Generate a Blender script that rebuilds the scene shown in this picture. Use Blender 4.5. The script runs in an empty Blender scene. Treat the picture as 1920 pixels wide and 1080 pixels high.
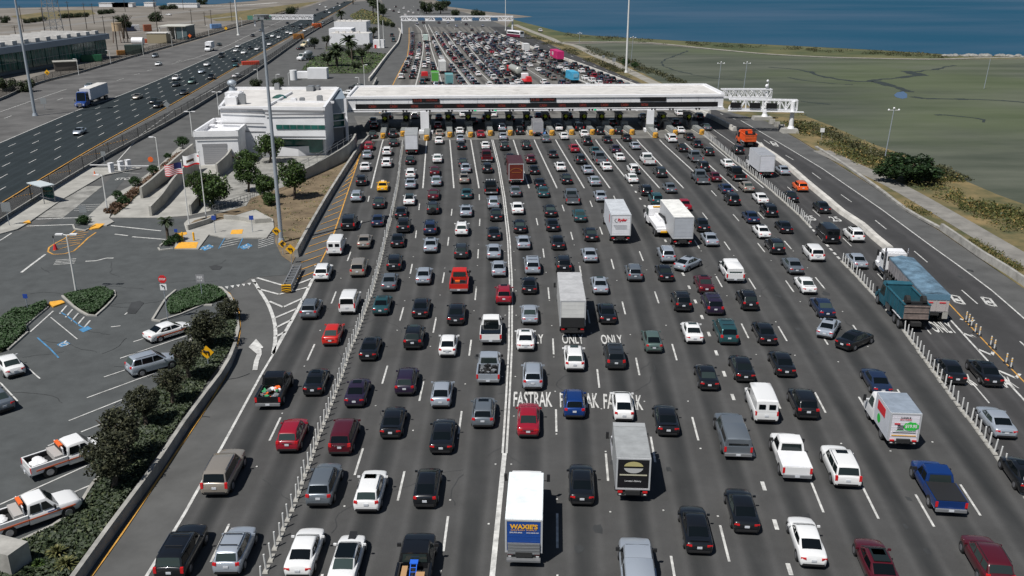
import bpy, math, random
from mathutils import Vector, Matrix, noise
sc = bpy.context.scene
# ---------------------------------------------------------------- camera, world, sun, exposure
CAMH = 32.7
PITCH = math.atan(600 / 1700)
cam_d = bpy.data.cameras.new("camera")
cam = bpy.data.objects.new("camera", cam_d)
sc.collection.objects.link(cam)
cam.location = (0, 0, CAMH)
cam.rotation_euler = (math.pi / 2 - PITCH, 0, 0)
cam_d.sensor_width = 36
cam_d.lens = 1700 / 1920 * 36
cam_d.clip_start = 0.5
cam_d.clip_end = 60000
sc.camera = cam
SX, SY = 0.42, 0.45          # metres a shadow falls right / ahead per metre of height
sund = Vector((-SX, -SY, 1)).normalized()
EL = math.asin(sund.z)
AZ = math.atan2(sund.x, sund.y)
w = bpy.data.worlds.new("World")
sc.world = w
w.use_nodes = True
nt = w.node_tree
bg = nt.nodes["Background"]
sky = nt.nodes.new("ShaderNodeTexSky")
sky.sky_type = 'NISHITA'
sky.sun_disc = False
sky.sun_elevation = EL
sky.sun_rotation = AZ
sky.air_density = 1.0
sky.dust_density = 0.6
nt.links.new(sky.outputs[0], bg.inputs[0])
bg.inputs[1].default_value = 0.05
sl = bpy.data.lights.new("sun", 'SUN')
sl.energy = 5.0
sl.angle = math.radians(0.5)
sl.color = (1.0, 0.975, 0.94)
so = bpy.data.objects.new("sun", sl)
sc.collection.objects.link(so)
so.rotation_euler = Vector((0, 0, 1)).rotation_difference(sund).to_euler()
sc.view_settings.view_transform = 'Standard'
sc.view_settings.look = 'None'
sc.view_settings.exposure = -0.03
sc.view_settings.gamma = 1
sc.cycles.max_bounces = 5
sc.cycles.caustics_reflective = False
sc.cycles.caustics_refractive = False
# ---------------------------------------------------------------- helpers
S_, C_ = math.sin(PITCH), math.cos(PITCH)
R = math.radians
rnd = random.Random(7)
def slope(y):
    v = (y - 540) / 1700
    return (S_ + v * C_) / (C_ - v * S_)
def P(x, y, z=0.0):
    """point of the ground (or of height z) seen at x, y of the survey picture"""
    v = (y - 540) / 1700
    D = (CAMH - z) / slope(y)
    return Vector(((x - 960) / 1700 * (D / (C_ - v * S_)), D, z))
def hgt(D, y):
    return CAMH - D * slope(y)
def pxof(X, Y, Z=0.0):
    d = CAMH - Z
    zc = Y * C_ + d * S_
    return 960 + X / zc * 1700, 540 + (d * C_ - Y * S_) / zc * 1700
def link(o):
    sc.collection.objects.link(o)
    return o
def tag(o, label=None, cat=None, group=None, kind=None):
    if label: o["label"] = label
    if cat: o["category"] = cat
    if group: o["group"] = group
    if kind: o["kind"] = kind
    return o
def empty(name, loc=(0, 0, 0), rz=0.0, label=None, cat=None, group=None):
    o = bpy.data.objects.new(name, None)
    o.empty_display_size = 0.2
    o.location = loc
    o.rotation_euler = (0, 0, rz)
    link(o)
    return tag(o, label, cat, group)
class MB:
    def __init__(s):
        s.v = []; s.f = []; s.m = []
    def add(s, vs, fs, mi=0, M=None):
        b = len(s.v)
        for p in vs:
            p = Vector(p)
            s.v.append(M @ p if M else p)
        for f in fs:
            s.f.append([b + i for i in f])
            s.m.append(mi)
        return s
    def box(s, cx, cy, cz, sx, sy, sz, mi=0, M=None, rz=0, tx=1.0, ty=1.0):
        c, n = math.cos(rz), math.sin(rz)
        vs = []
        for k, (dz, ax, ay) in enumerate(((-.5, 1, 1), (.5, tx, ty))):
            for (a, b) in ((-.5, -.5), (.5, -.5), (.5, .5), (-.5, .5)):
                x, y = a * sx * ax, b * sy * ay
                vs.append((cx + x * c - y * n, cy + x * n + y * c, cz + dz * sz))
        return s.add(vs, [(3, 2, 1, 0), (4, 5, 6, 7), (0, 1, 5, 4), (1, 2, 6, 5), (2, 3, 7, 6), (3, 0, 4, 7)], mi, M)
    def cyl(s, p0, p1, r0, r1=None, n=8, mi=0, caps=True, M=None, mcap=None):
        p0, p1 = Vector(p0), Vector(p1)
        if r1 is None: r1 = r0
        d = (p1 - p0).normalized()
        a = d.orthogonal().normalized(); b = d.cross(a)
        vs = []
        for p, r in ((p0, r0), (p1, r1)):
            for k in range(n):
                t = 2 * math.pi * k / n
                vs.append(p + (a * math.cos(t) + b * math.sin(t)) * r)
        fs = [(k, (k + 1) % n, n + (k + 1) % n, n + k) for k in range(n)]
        s.add(vs, fs, mi, M)
        if caps:
            s.add(vs[:n], [tuple(range(n))[::-1]], mi if mcap is None else mcap, M)
            s.add(vs[n:], [tuple(range(n))], mi if mcap is None else mcap, M)
        return s
    def tube(s, pts, r, n=6, mi=0):
        for i in range(len(pts) - 1):
            s.cyl(pts[i], pts[i + 1], r, r, n, mi)
        return s
    def poly(s, pts, mi=0):
        return s.add(pts, [tuple(range(len(pts)))], mi)
    def prism(s, pts, z0, z1, mi=0, mtop=None):
        n = len(pts)
        area = sum(pts[i][0] * pts[(i + 1) % n][1] - pts[(i + 1) % n][0] * pts[i][1] for i in range(n))
        if area < 0: pts = pts[::-1]
        vs = [(p[0], p[1], z0) for p in pts] + [(p[0], p[1], z1) for p in pts]
        s.add(vs, [(k, (k + 1) % n, n + (k + 1) % n, n + k) for k in range(n)], mi)
        s.add(vs[n:], [tuple(range(n))], mi if mtop is None else mtop)
        return s
    def sphere(s, c, r, mi=0, nu=8, nv=6, sc_=(1, 1, 1)):
        c = Vector(c); vs = []; fs = []
        for j in range(nv + 1):
            th = math.pi * j / nv
            for i in range(nu):
                ph = 2 * math.pi * i / nu
                vs.append(c + Vector((math.sin(th) * math.cos(ph) * r * sc_[0], math.sin(th) * math.sin(ph) * r * sc_[1], math.cos(th) * r * sc_[2])))
        for j in range(nv):
            for i in range(nu):
                a = j * nu + i; b = j * nu + (i + 1) % nu
                fs.append((a, a + nu, b + nu, b))
        return s.add(vs, fs, mi)
    def mesh(s, name, mats, smooth=None):
        me = bpy.data.meshes.new(name)
        me.from_pydata([tuple(p) for p in s.v], [], s.f)
        for m in mats: me.materials.append(m)
        if len(mats) > 1: me.polygons.foreach_set("material_index", s.m)
        if smooth is not None:
            me.polygons.foreach_set("use_smooth", [True] * len(me.polygons))
            me.set_sharp_from_angle(angle=R(smooth))
        me.update()
        return me
    def build(s, name, mats, parent=None, smooth=None):
        if not isinstance(mats, (list, tuple)): mats = [mats]
        o = bpy.data.objects.new(name, s.mesh(name, mats, smooth))
        link(o)
        if parent: o.parent = parent
        return o
# ---------------------------------------------------------------- materials
def srgb(r, g, b):
    f = lambda c: (c / 255) / 12.92 if c <= 10 else ((c / 255 + 0.055) / 1.055) ** 2.4
    return (f(r), f(g), f(b), 1)
def mat(name, col, rough=0.7, metal=0.0, spec=0.5, var=0.0, vscale=1.0, bump=0.0, bscale=8.0, col2=None, detail=4, stretch=None, coat=0.0, emit=None, es=1.0, lo=0.35, hi=0.65):
    m = bpy.data.materials.new(name)
    m.use_nodes = True
    N, Lk = m.node_tree.nodes, m.node_tree.links
    b = N["Principled BSDF"]
    col = tuple(col) if len(col) == 4 else tuple(col) + (1,)
    b.inputs["Base Color"].default_value = col
    b.inputs["Roughness"].default_value = rough
    b.inputs["Metallic"].default_value = metal
    b.inputs["Specular IOR Level"].default_value = spec
    b.inputs["Coat Weight"].default_value = coat
    b.inputs["Coat Roughness"].default_value = 0.04
    if emit:
        b.inputs["Emission Color"].default_value = tuple(emit) + (1,)
        b.inputs["Emission Strength"].default_value = es
    if var or col2 or bump:
        tc = N.new("ShaderNodeTexCoord")
        src = tc.outputs["Object"]
        if stretch:
            mp = N.new("ShaderNodeMapping"); mp.inputs["Scale"].default_value = stretch
            Lk.new(src, mp.inputs[0]); src = mp.outputs[0]
    if var or col2:
        n = N.new("ShaderNodeTexNoise"); n.inputs["Scale"].default_value = vscale
        n.inputs["Detail"].default_value = detail; n.inputs["Roughness"].default_value = 0.62
        Lk.new(src, n.inputs["Vector"])
        r = N.new("ShaderNodeValToRGB")
        r.color_ramp.elements[0].position = lo; r.color_ramp.elements[1].position = hi
        if col2:
            c2 = tuple(col2) if len(col2) == 4 else tuple(col2) + (1,)
            r.color_ramp.elements[0].color = col; r.color_ramp.elements[1].color = c2
        else:
            r.color_ramp.elements[0].color = tuple(c * (1 - var) for c in col[:3]) + (1,)
            r.color_ramp.elements[1].color = tuple(min(1, c * (1 + var)) for c in col[:3]) + (1,)
        Lk.new(n.outputs["Fac"], r.inputs["Fac"])
        Lk.new(r.outputs[0], b.inputs["Base Color"])
    if bump:
        n2 = N.new("ShaderNodeTexNoise"); n2.inputs["Scale"].default_value = bscale; n2.inputs["Detail"].default_value = 5
        Lk.new(src, n2.inputs["Vector"])
        bp = N.new("ShaderNodeBump"); bp.inputs["Strength"].default_value = bump; bp.inputs["Distance"].default_value = 0.1
        Lk.new(n2.outputs["Fac"], bp.inputs["Height"]); Lk.new(bp.outputs[0], b.inputs["Normal"])
    return m
def paintmat(name, metal, rough):
    m = bpy.data.materials.new(name); m.use_nodes = True
    N, Lk = m.node_tree.nodes, m.node_tree.links
    b = N["Principled BSDF"]
    oi = N.new("ShaderNodeObjectInfo")
    Lk.new(oi.outputs["Color"], b.inputs["Base Color"])
    b.inputs["Metallic"].default_value = metal; b.inputs["Roughness"].default_value = rough
    b.inputs["Coat Weight"].default_value = 0.6; b.inputs["Coat Roughness"].default_value = 0.05
    return m
def leafmat(name, c1, c2, c3=None):
    m = bpy.data.materials.new(name); m.use_nodes = True
    N, Lk = m.node_tree.nodes, m.node_tree.links
    b = N["Principled BSDF"]
    g = N.new("ShaderNodeNewGeometry")
    r = N.new("ShaderNodeValToRGB")
    r.color_ramp.elements[0].color = tuple(c1) + (1,)
    r.color_ramp.elements[1].color = tuple(c2) + (1,)
    if c3:
        e = r.color_ramp.elements.new(0.85); e.color = tuple(c2) + (1,); r.color_ramp.elements[-1].color = tuple(c3) + (1,)
    Lk.new(g.outputs["Random Per Island"], r.inputs["Fac"])
    Lk.new(r.outputs[0], b.inputs["Base Color"])
    b.inputs["Roughness"].default_value = 0.6
    b.inputs["Specular IOR Level"].default_value = 0.3
    return m
def oilasphalt(name, base, dark, stain=0.5):
    """asphalt with a band of dripped oil down the middle of each lane; lane number rides in the UV map"""
    m = mat(name, base, 0.85, spec=0.25)
    N, Lk = m.node_tree.nodes, m.node_tree.links
    b = N["Principled BSDF"]
    uv = N.new("ShaderNodeUVMap"); uv.uv_map = "lane"
    sp = N.new("ShaderNodeSeparateXYZ"); Lk.new(uv.outputs[0], sp.inputs[0])
    fr = N.new("ShaderNodeMath"); fr.operation = 'FRACT'; Lk.new(sp.outputs[0], fr.inputs[0])
    su = N.new("ShaderNodeMath"); su.operation = 'SUBTRACT'; Lk.new(fr.outputs[0], su.inputs[0]); su.inputs[1].default_value = 0.5
    ab = N.new("ShaderNodeMath"); ab.operation = 'ABSOLUTE'; Lk.new(su.outputs[0], ab.inputs[0])
    mr = N.new("ShaderNodeMapRange"); mr.interpolation_type = 'SMOOTHERSTEP'
    Lk.new(ab.outputs[0], mr.inputs[0]); mr.inputs[1].default_value = 0.33; mr.inputs[2].default_value = 0.03
    tc = N.new("ShaderNodeTexCoord")
    mp = N.new("ShaderNodeMapping"); mp.inputs["Scale"].default_value = (0.9, 0.16, 1); Lk.new(tc.outputs["Object"], mp.inputs[0])
    n = N.new("ShaderNodeTexNoise"); n.inputs["Scale"].default_value = 0.5; n.inputs["Detail"].default_value = 6; Lk.new(mp.outputs[0], n.inputs["Vector"])
    r = N.new("ShaderNodeMapRange"); Lk.new(n.outputs["Fac"], r.inputs[0]); r.inputs[1].default_value = 0.3; r.inputs[2].default_value = 0.66; r.inputs[3].default_value = 0.35; r.inputs[4].default_value = 1
    mu = N.new("ShaderNodeMath"); mu.operation = 'MULTIPLY'; Lk.new(mr.outputs[0], mu.inputs[0]); Lk.new(r.outputs[0], mu.inputs[1])
    mu2 = N.new("ShaderNodeMath"); mu2.operation = 'MULTIPLY'; Lk.new(mu.outputs[0], mu2.inputs[0]); mu2.inputs[1].default_value = stain
    n2 = N.new("ShaderNodeTexNoise"); n2.inputs["Scale"].default_value = 0.25; n2.inputs["Detail"].default_value = 8; n2.inputs["Roughness"].default_value = 0.7
    Lk.new(tc.outputs["Object"], n2.inputs["Vector"])
    cr = N.new("ShaderNodeValToRGB"); Lk.new(n2.outputs["Fac"], cr.inputs[0])
    cr.color_ramp.elements[0].position = 0.3; cr.color_ramp.elements[1].position = 0.72
    cr.color_ramp.elements[0].color = tuple(c * 0.82 for c in base[:3]) + (1,); cr.color_ramp.elements[1].color = tuple(c * 1.2 for c in base[:3]) + (1,)
    n3 = N.new("ShaderNodeTexNoise"); n3.inputs["Scale"].default_value = 14; n3.inputs["Detail"].default_value = 3; Lk.new(tc.outputs["Object"], n3.inputs["Vector"])
    g3 = N.new("ShaderNodeMapRange"); Lk.new(n3.outputs["Fac"], g3.inputs[0]); g3.inputs[3].default_value = 0.72; g3.inputs[4].default_value = 1.28
    mxg = N.new("ShaderNodeMix"); mxg.data_type = 'RGBA'; mxg.blend_type = 'MULTIPLY'; mxg.inputs[0].default_value = 1
    Lk.new(cr.outputs[0], mxg.inputs[6]); Lk.new(g3.outputs[0], mxg.inputs[7])
    wt_ = N.new("ShaderNodeMath"); wt_.operation = 'SUBTRACT'; Lk.new(ab.outputs[0], wt_.inputs[0]); wt_.inputs[1].default_value = .27
    wa = N.new("ShaderNodeMath"); wa.operation = 'ABSOLUTE'; Lk.new(wt_.outputs[0], wa.inputs[0])
    wm = N.new("ShaderNodeMapRange"); wm.interpolation_type = 'SMOOTHSTEP'; Lk.new(wa.outputs[0], wm.inputs[0]); wm.inputs[1].default_value = 0; wm.inputs[2].default_value = .12; wm.inputs[3].default_value = 1.16; wm.inputs[4].default_value = 1.0
    wx = N.new("ShaderNodeMix"); wx.data_type = 'RGBA'; wx.blend_type = 'MULTIPLY'; wx.inputs[0].default_value = 1; Lk.new(mxg.outputs[2], wx.inputs[6]); Lk.new(wm.outputs[0], wx.inputs[7]); mxg = wx
    mx = N.new("ShaderNodeMix"); mx.data_type = 'RGBA'
    Lk.new(mu2.outputs[0], mx.inputs[0]); Lk.new(mxg.outputs[2], mx.inputs[6]); mx.inputs[7].default_value = tuple(dark) + (1,)
    Lk.new(mx.outputs[2], b.inputs["Base Color"])
    return m
M = {}
M['paint'] = paintmat("car_paint", 0.0, 0.3)
M['metalpaint'] = paintmat("metallic_car_paint", 0.45, 0.3)
M['glass'] = mat("tinted_glass", (0.008, 0.011, 0.012), 0.08, spec=0.4)
_n = M['glass'].node_tree; _o = _n.nodes.new("ShaderNodeObjectInfo"); _r = _n.nodes.new("ShaderNodeValToRGB")
_r.color_ramp.elements[0].color = (.004, .006, .007, 1); _r.color_ramp.elements[0].position = .65; _r.color_ramp.elements[1].color = (.04, .058, .055, 1)
_n.links.new(_o.outputs["Random"], _r.inputs[0]); _n.links.new(_r.outputs[0], _n.nodes["Principled BSDF"].inputs["Base Color"])
M['green_glass'] = mat("green_glass", (0.02, 0.10, 0.085), 0.1, spec=0.6, var=0.4, vscale=0.6)
M['tyre'] = mat("tyre_rubber", (0.014, 0.014, 0.014), 0.85)
M['rim'] = mat("alloy_rim", (0.4, 0.4, 0.42), 0.35, 0.8)
M['black'] = mat("black_plastic", (0.015, 0.015, 0.016), 0.6)
M['chassis'] = mat("truck_chassis", (0.02, 0.02, 0.02), 0.7)
M['red_lamp'] = mat("red_lamp_lens", (0.45, 0.012, 0.015), 0.2, emit=(0.7, 0.02, 0.02), es=0.12)
M['clear_lamp'] = mat("clear_lamp_lens", (0.7, 0.7, 0.68), 0.15)
M['plate'] = mat("plate_white", (0.6, 0.62, 0.65), 0.5)
M['chrome'] = mat("chrome", (0.6, 0.6, 0.62), 0.2, 1.0)
M['plaza'] = oilasphalt("plaza_asphalt", (0.064, 0.0635, 0.062), (0.014, 0.016, 0.017), 0.74)
M['oldplaza'] = oilasphalt("worn_plaza_concrete", (0.13, 0.124, 0.113), (0.04, 0.039, 0.038), 0.7)
M['exitroad'] = oilasphalt("road_asphalt", (0.052, 0.051, 0.051), (0.03, 0.03, 0.03), 0.5)
M['highway'] = oilasphalt("highway_asphalt", (0.020, 0.027, 0.030), (0.012, 0.018, 0.019), 0.4)
M['oldhighway'] = mat("highway_concrete", (0.095, 0.092, 0.088), 0.9, var=0.3, vscale=0.12, stretch=(1, 1, 1), detail=10)
M['lot'] = mat("lot_asphalt", (0.076, 0.081, 0.081), 0.9, var=0.13, vscale=0.5, detail=14, spec=0.2, bump=.2, bscale=12)
M['lot_dark'] = mat("fresh_asphalt", (0.035, 0.037, 0.038), 0.9, var=0.25, vscale=0.5)
M['service'] = mat("service_asphalt", (0.082, 0.082, 0.079), 0.9, var=0.2, vscale=0.25, detail=10)
M['concrete'] = mat("concrete", (0.33, 0.32, 0.29), 0.9, var=0.18, vscale=0.35, detail=7)
M['concrete_dirty'] = mat("dirty_concrete", (0.24, 0.235, 0.215), 0.9, var=0.35, vscale=0.5, detail=8)
M['barrier'] = mat("barrier_concrete", (0.30, 0.29, 0.265), 0.9, var=0.3, vscale=0.6, detail=8)
M['pale_barrier'] = mat("pale_barrier_concrete", (0.5, 0.48, 0.44), 0.9, var=0.22, vscale=0.5, detail=6)
M['white_line'] = mat("white_road_paint", (0.5, 0.495, 0.47), 0.7, var=0.3, vscale=1.6, detail=9)
M['worn_line'] = mat("worn_road_paint", (0.3, 0.3, 0.29), 0.8, var=0.35, vscale=1.5)
M['yellow_line'] = mat("yellow_road_paint", (0.52, 0.27, 0.05), 0.7, var=0.25, vscale=1.0)
M['yellow_pad'] = mat("yellow_tactile_paint", (0.72, 0.36, 0.04), 0.7, var=0.12, vscale=3.0)
M['blue_line'] = mat("blue_road_paint", (0.06, 0.2, 0.36), 0.7, var=0.3, vscale=1.5)
M['white'] = mat("white_panel", (0.74, 0.74, 0.75), 0.55, var=0.05, vscale=0.5)
M['roof_white'] = mat("white_membrane", (0.56, 0.54, 0.51), 0.8, var=0.12, vscale=0.4, detail=10)
M['grey_trim'] = mat("grey_trim", (0.24, 0.24, 0.25), 0.6)
M['grey_metal'] = mat("grey_metal", (0.3, 0.31, 0.32), 0.45, 0.5)
M['pole'] = mat("galvanised_pole", (0.36, 0.40, 0.44), 0.5, 0.3)
M['pole_white'] = mat("white_pole", (0.66, 0.66, 0.64), 0.55)
M['wood'] = mat("weathered_wood", (0.05, 0.042, 0.036), 0.9)
M['bark'] = mat("bark", (0.09, 0.07, 0.052), 0.95, var=0.3, vscale=6)
M['display'] = mat("display_black", (0.006, 0.006, 0.007), 0.4)
M['led_red'] = mat("red_leds", (0.2, 0.02, 0.01), 0.6, emit=(0.6, 0.08, 0.05), es=0.12)
M['led_green'] = mat("green_leds", (0.0, 0.3, 0.12), 0.6, emit=(0.02, 0.7, 0.3), es=0.8)
M['yellow_sign'] = mat("yellow_sign", (0.8, 0.42, 0.01), 0.5)
M['lime_sign'] = mat("lime_sign", (0.6, 0.68, 0.03), 0.5)
M['orange'] = mat("safety_orange", (0.75, 0.13, 0.02), 0.55)
M['post'] = mat("white_plastic_post", (0.6, 0.6, 0.58), 0.5, var=0.12, vscale=3)
M['sign_back'] = mat("sign_back", (0.3, 0.32, 0.33), 0.45, 0.4)
M['stop_red'] = mat("stop_red", (0.55, 0.02, 0.025), 0.5)
M['sign_blue'] = mat("sign_blue", (0.02, 0.06, 0.3), 0.5)
M['sign_white'] = mat("sign_white", (0.75, 0.75, 0.75), 0.5)
M['text_black'] = mat("black_lettering", (0.01, 0.01, 0.01), 0.6)
M['text_white'] = mat("white_lettering", (0.7, 0.7, 0.7), 0.6)
M['text_red'] = mat("red_lettering", (0.6, 0.02, 0.03), 0.6)
M['text_gold'] = mat("gold_lettering", (0.8, 0.42, 0.03), 0.6)
M['leaf'] = leafmat("green_leaves", (0.02, 0.04, 0.012), (0.055, 0.095, 0.022), (0.10, 0.15, 0.03))
M['marsh_tuft'] = leafmat('marsh_tuft_blades', (0.045, 0.055, 0.03), (0.075, 0.085, 0.05), (0.10, 0.105, 0.07))
M['marsh_scrub'] = leafmat('marsh_scrub_leaves', (0.03, 0.035, 0.016), (0.07, 0.07, 0.03), (0.12, 0.10, 0.045))
M['leaf_dark'] = leafmat("dark_leaves", (0.015, 0.025, 0.012), (0.042, 0.06, 0.025), (0.085, 0.10, 0.04))
M['leaf_bronze'] = leafmat("bronze_leaves", (0.022, 0.026, 0.015), (0.05, 0.053, 0.028), (0.09, 0.088, 0.045))
M['leaf_deep'] = leafmat("deep_leaves", (0.008, 0.02, 0.006), (0.02, 0.045, 0.012), (0.04, 0.07, 0.018))
M['hedge'] = leafmat("hedge_leaves", (0.018, 0.042, 0.012), (0.03, 0.068, 0.018), (0.042, 0.085, 0.024))
M['scrub'] = leafmat("scrub_leaves", (0.035, 0.05, 0.015), (0.12, 0.115, 0.035), (0.30, 0.19, 0.07))
M['dry'] = leafmat("dry_shrub_leaves", (0.06, 0.035, 0.02), (0.14, 0.08, 0.045), (0.2, 0.13, 0.08))
M['yucca'] = leafmat("flax_leaves", (0.05, 0.06, 0.02), (0.14, 0.14, 0.05), (0.25, 0.22, 0.09))
# ---------------------------------------------------------------- shapes on the ground
def interp_x(line, y):
    if y <= line[0][1]:
        (x0, y0), (x1, y1) = line[0], line[1]
    elif y >= line[-1][1]:
        (x0, y0), (x1, y1) = line[-2], line[-1]
    else:
        for k in range(len(line) - 1):
            if line[k][1] <= y <= line[k + 1][1]:
                (x0, y0), (x1, y1) = line[k], line[k + 1]; break
    return x0 + (x1 - x0) * (y - y0) / (y1 - y0)
def ground(name, pts, m, z, kind='structure'):
    mb = MB()
    q = [P(*p) for p in pts]
    n = len(q)
    area = sum(q[i].x * q[(i + 1) % n].y - q[(i + 1) % n].x * q[i].y for i in range(n))
    if area < 0: q = q[::-1]
    mb.poly([(p.x, p.y, z) for p in q])
    o = mb.build(name, m)
    return tag(o, kind=kind)
def smooth_line(pts, step=2.5):
    """Catmull-Rom through ground points"""
    out = []
    n = len(pts)
    for i in range(n - 1):
        p0, p1, p2, p3 = pts[max(0, i - 1)], pts[i], pts[i + 1], pts[min(n - 1, i + 2)]
        k = max(1, int((p2 - p1).length / step))
        for j in range(k):
            t = j / k
            out.append(0.5 * ((2 * p1) + (p2 - p0) * t + (2 * p0 - 5 * p1 + 4 * p2 - p3) * t * t + (3 * p1 - p0 - 3 * p2 + p3) * t ** 3))
    out.append(pts[-1])
    return out
def ribbon(mb, pts, wid, z, mi=0):
    L = []
    n = len(pts)
    for i in range(n):
        a, b = pts[max(0, i - 1)], pts[min(n - 1, i + 1)]
        d = Vector((b.x - a.x, b.y - a.y, 0)).normalized()
        nn = Vector((-d.y, d.x, 0)) * wid / 2
        L.append((pts[i].x - nn.x, pts[i].y - nn.y, z)); L.append((pts[i].x + nn.x, pts[i].y + nn.y, z))
    mb.add(L, [(2 * i, 2 * i + 2, 2 * i + 3, 2 * i + 1) for i in range(n - 1)], mi)
def wall_mesh(mb, pts, th, z0, z1, mi=0, mtop=None, topth=None, z1b=None):
    """upright wall along ground points; topth narrows the top; z1b: height at the far end"""
    n = len(pts); topth = topth or th
    rows = []
    for i in range(n):
        a, b = pts[max(0, i - 1)], pts[min(n - 1, i + 1)]
        d = Vector((b.x - a.x, b.y - a.y, 0)).normalized()
        nn = Vector((-d.y, d.x, 0))
        zt = z1 if z1b is None else z1 + (z1b - z1) * i / (n - 1)
        c = Vector((pts[i].x, pts[i].y, 0))
        A = c - nn * th / 2; B = c + nn * th / 2; E = c + nn * topth / 2; F_ = c - nn * topth / 2
        rows.append([(A.x, A.y, z0), (B.x, B.y, z0), (E.x, E.y, zt), (F_.x, F_.y, zt)])
    vs = [p for r in rows for p in r]
    for i in range(n - 1):
        a, b = 4 * i, 4 * i + 4
        mb.add([vs[a], vs[a + 1], vs[a + 2], vs[a + 3], vs[b], vs[b + 1], vs[b + 2], vs[b + 3]],
               [(1, 5, 6, 2), (3, 7, 4, 0)], mi)
        mb.add([vs[a + 2], vs[a + 3], vs[b + 2], vs[b + 3]], [(0, 2, 3, 1)], mi if mtop is None else mtop)
    mb.add(rows[0], [(0, 1, 2, 3)], mi); mb.add(rows[-1], [(3, 2, 1, 0)], mi)
def dashes(mb, line, z, wid=0.15, on=3.66, period=14.63, start=0.0, y0=None, y1=None, mi=0):
    """line: ground points near to far"""
    d = start; acc = 0
    segs = []
    tot = 0
    pts = smooth_line(line, 3.0)
    cum = [0]
    for i in range(1, len(pts)): cum.append(cum[-1] + (pts[i] - pts[i - 1]).length)
    def at(s):
        s = max(0, min(cum[-1], s))
        for i in range(1, len(cum)):
            if s <= cum[i]:
                t = (s - cum[i - 1]) / max(1e-6, cum[i] - cum[i - 1])
                return pts[i - 1].lerp(pts[i], t)
        return pts[-1]
    s = start
    while s + on < cum[-1]:
        if s >= 0:
            ribbon(mb, [at(s), at(s + on)], wid, z, mi)
        s += period
def text_mesh(s, m, width, height, Mx, name, parent=None, bold=0.02, shear=0.0):
    cu = bpy.data.curves.new(name, 'FONT')
    cu.body = s; cu.align_x = 'CENTER'; cu.align_y = 'CENTER'; cu.offset = bold; cu.shear = shear
    cu.resolution_u = 3
    o = bpy.data.objects.new(name, cu); link(o)
    dg = bpy.context.evaluated_depsgraph_get()
    me = bpy.data.meshes.new_from_object(o.evaluated_get(dg))
    bpy.data.objects.remove(o)
    xs = [v.co.x for v in me.vertices]; ys = [v.co.y for v in me.vertices]
    if not xs: return None
    cx, cy = (min(xs) + max(xs)) / 2, (min(ys) + max(ys)) / 2
    fx, fy = width / (max(xs) - min(xs)), height / (max(ys) - min(ys))
    for v in me.vertices:
        v.co = Mx @ Vector(((v.co.x - cx) * fx, (v.co.y - cy) * fy, 0))
    me.materials.clear(); me.materials.append(m)
    me.name = name
    ob = bpy.data.objects.new(name, me); link(ob)
    if parent: ob.parent = parent
    return ob
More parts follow.
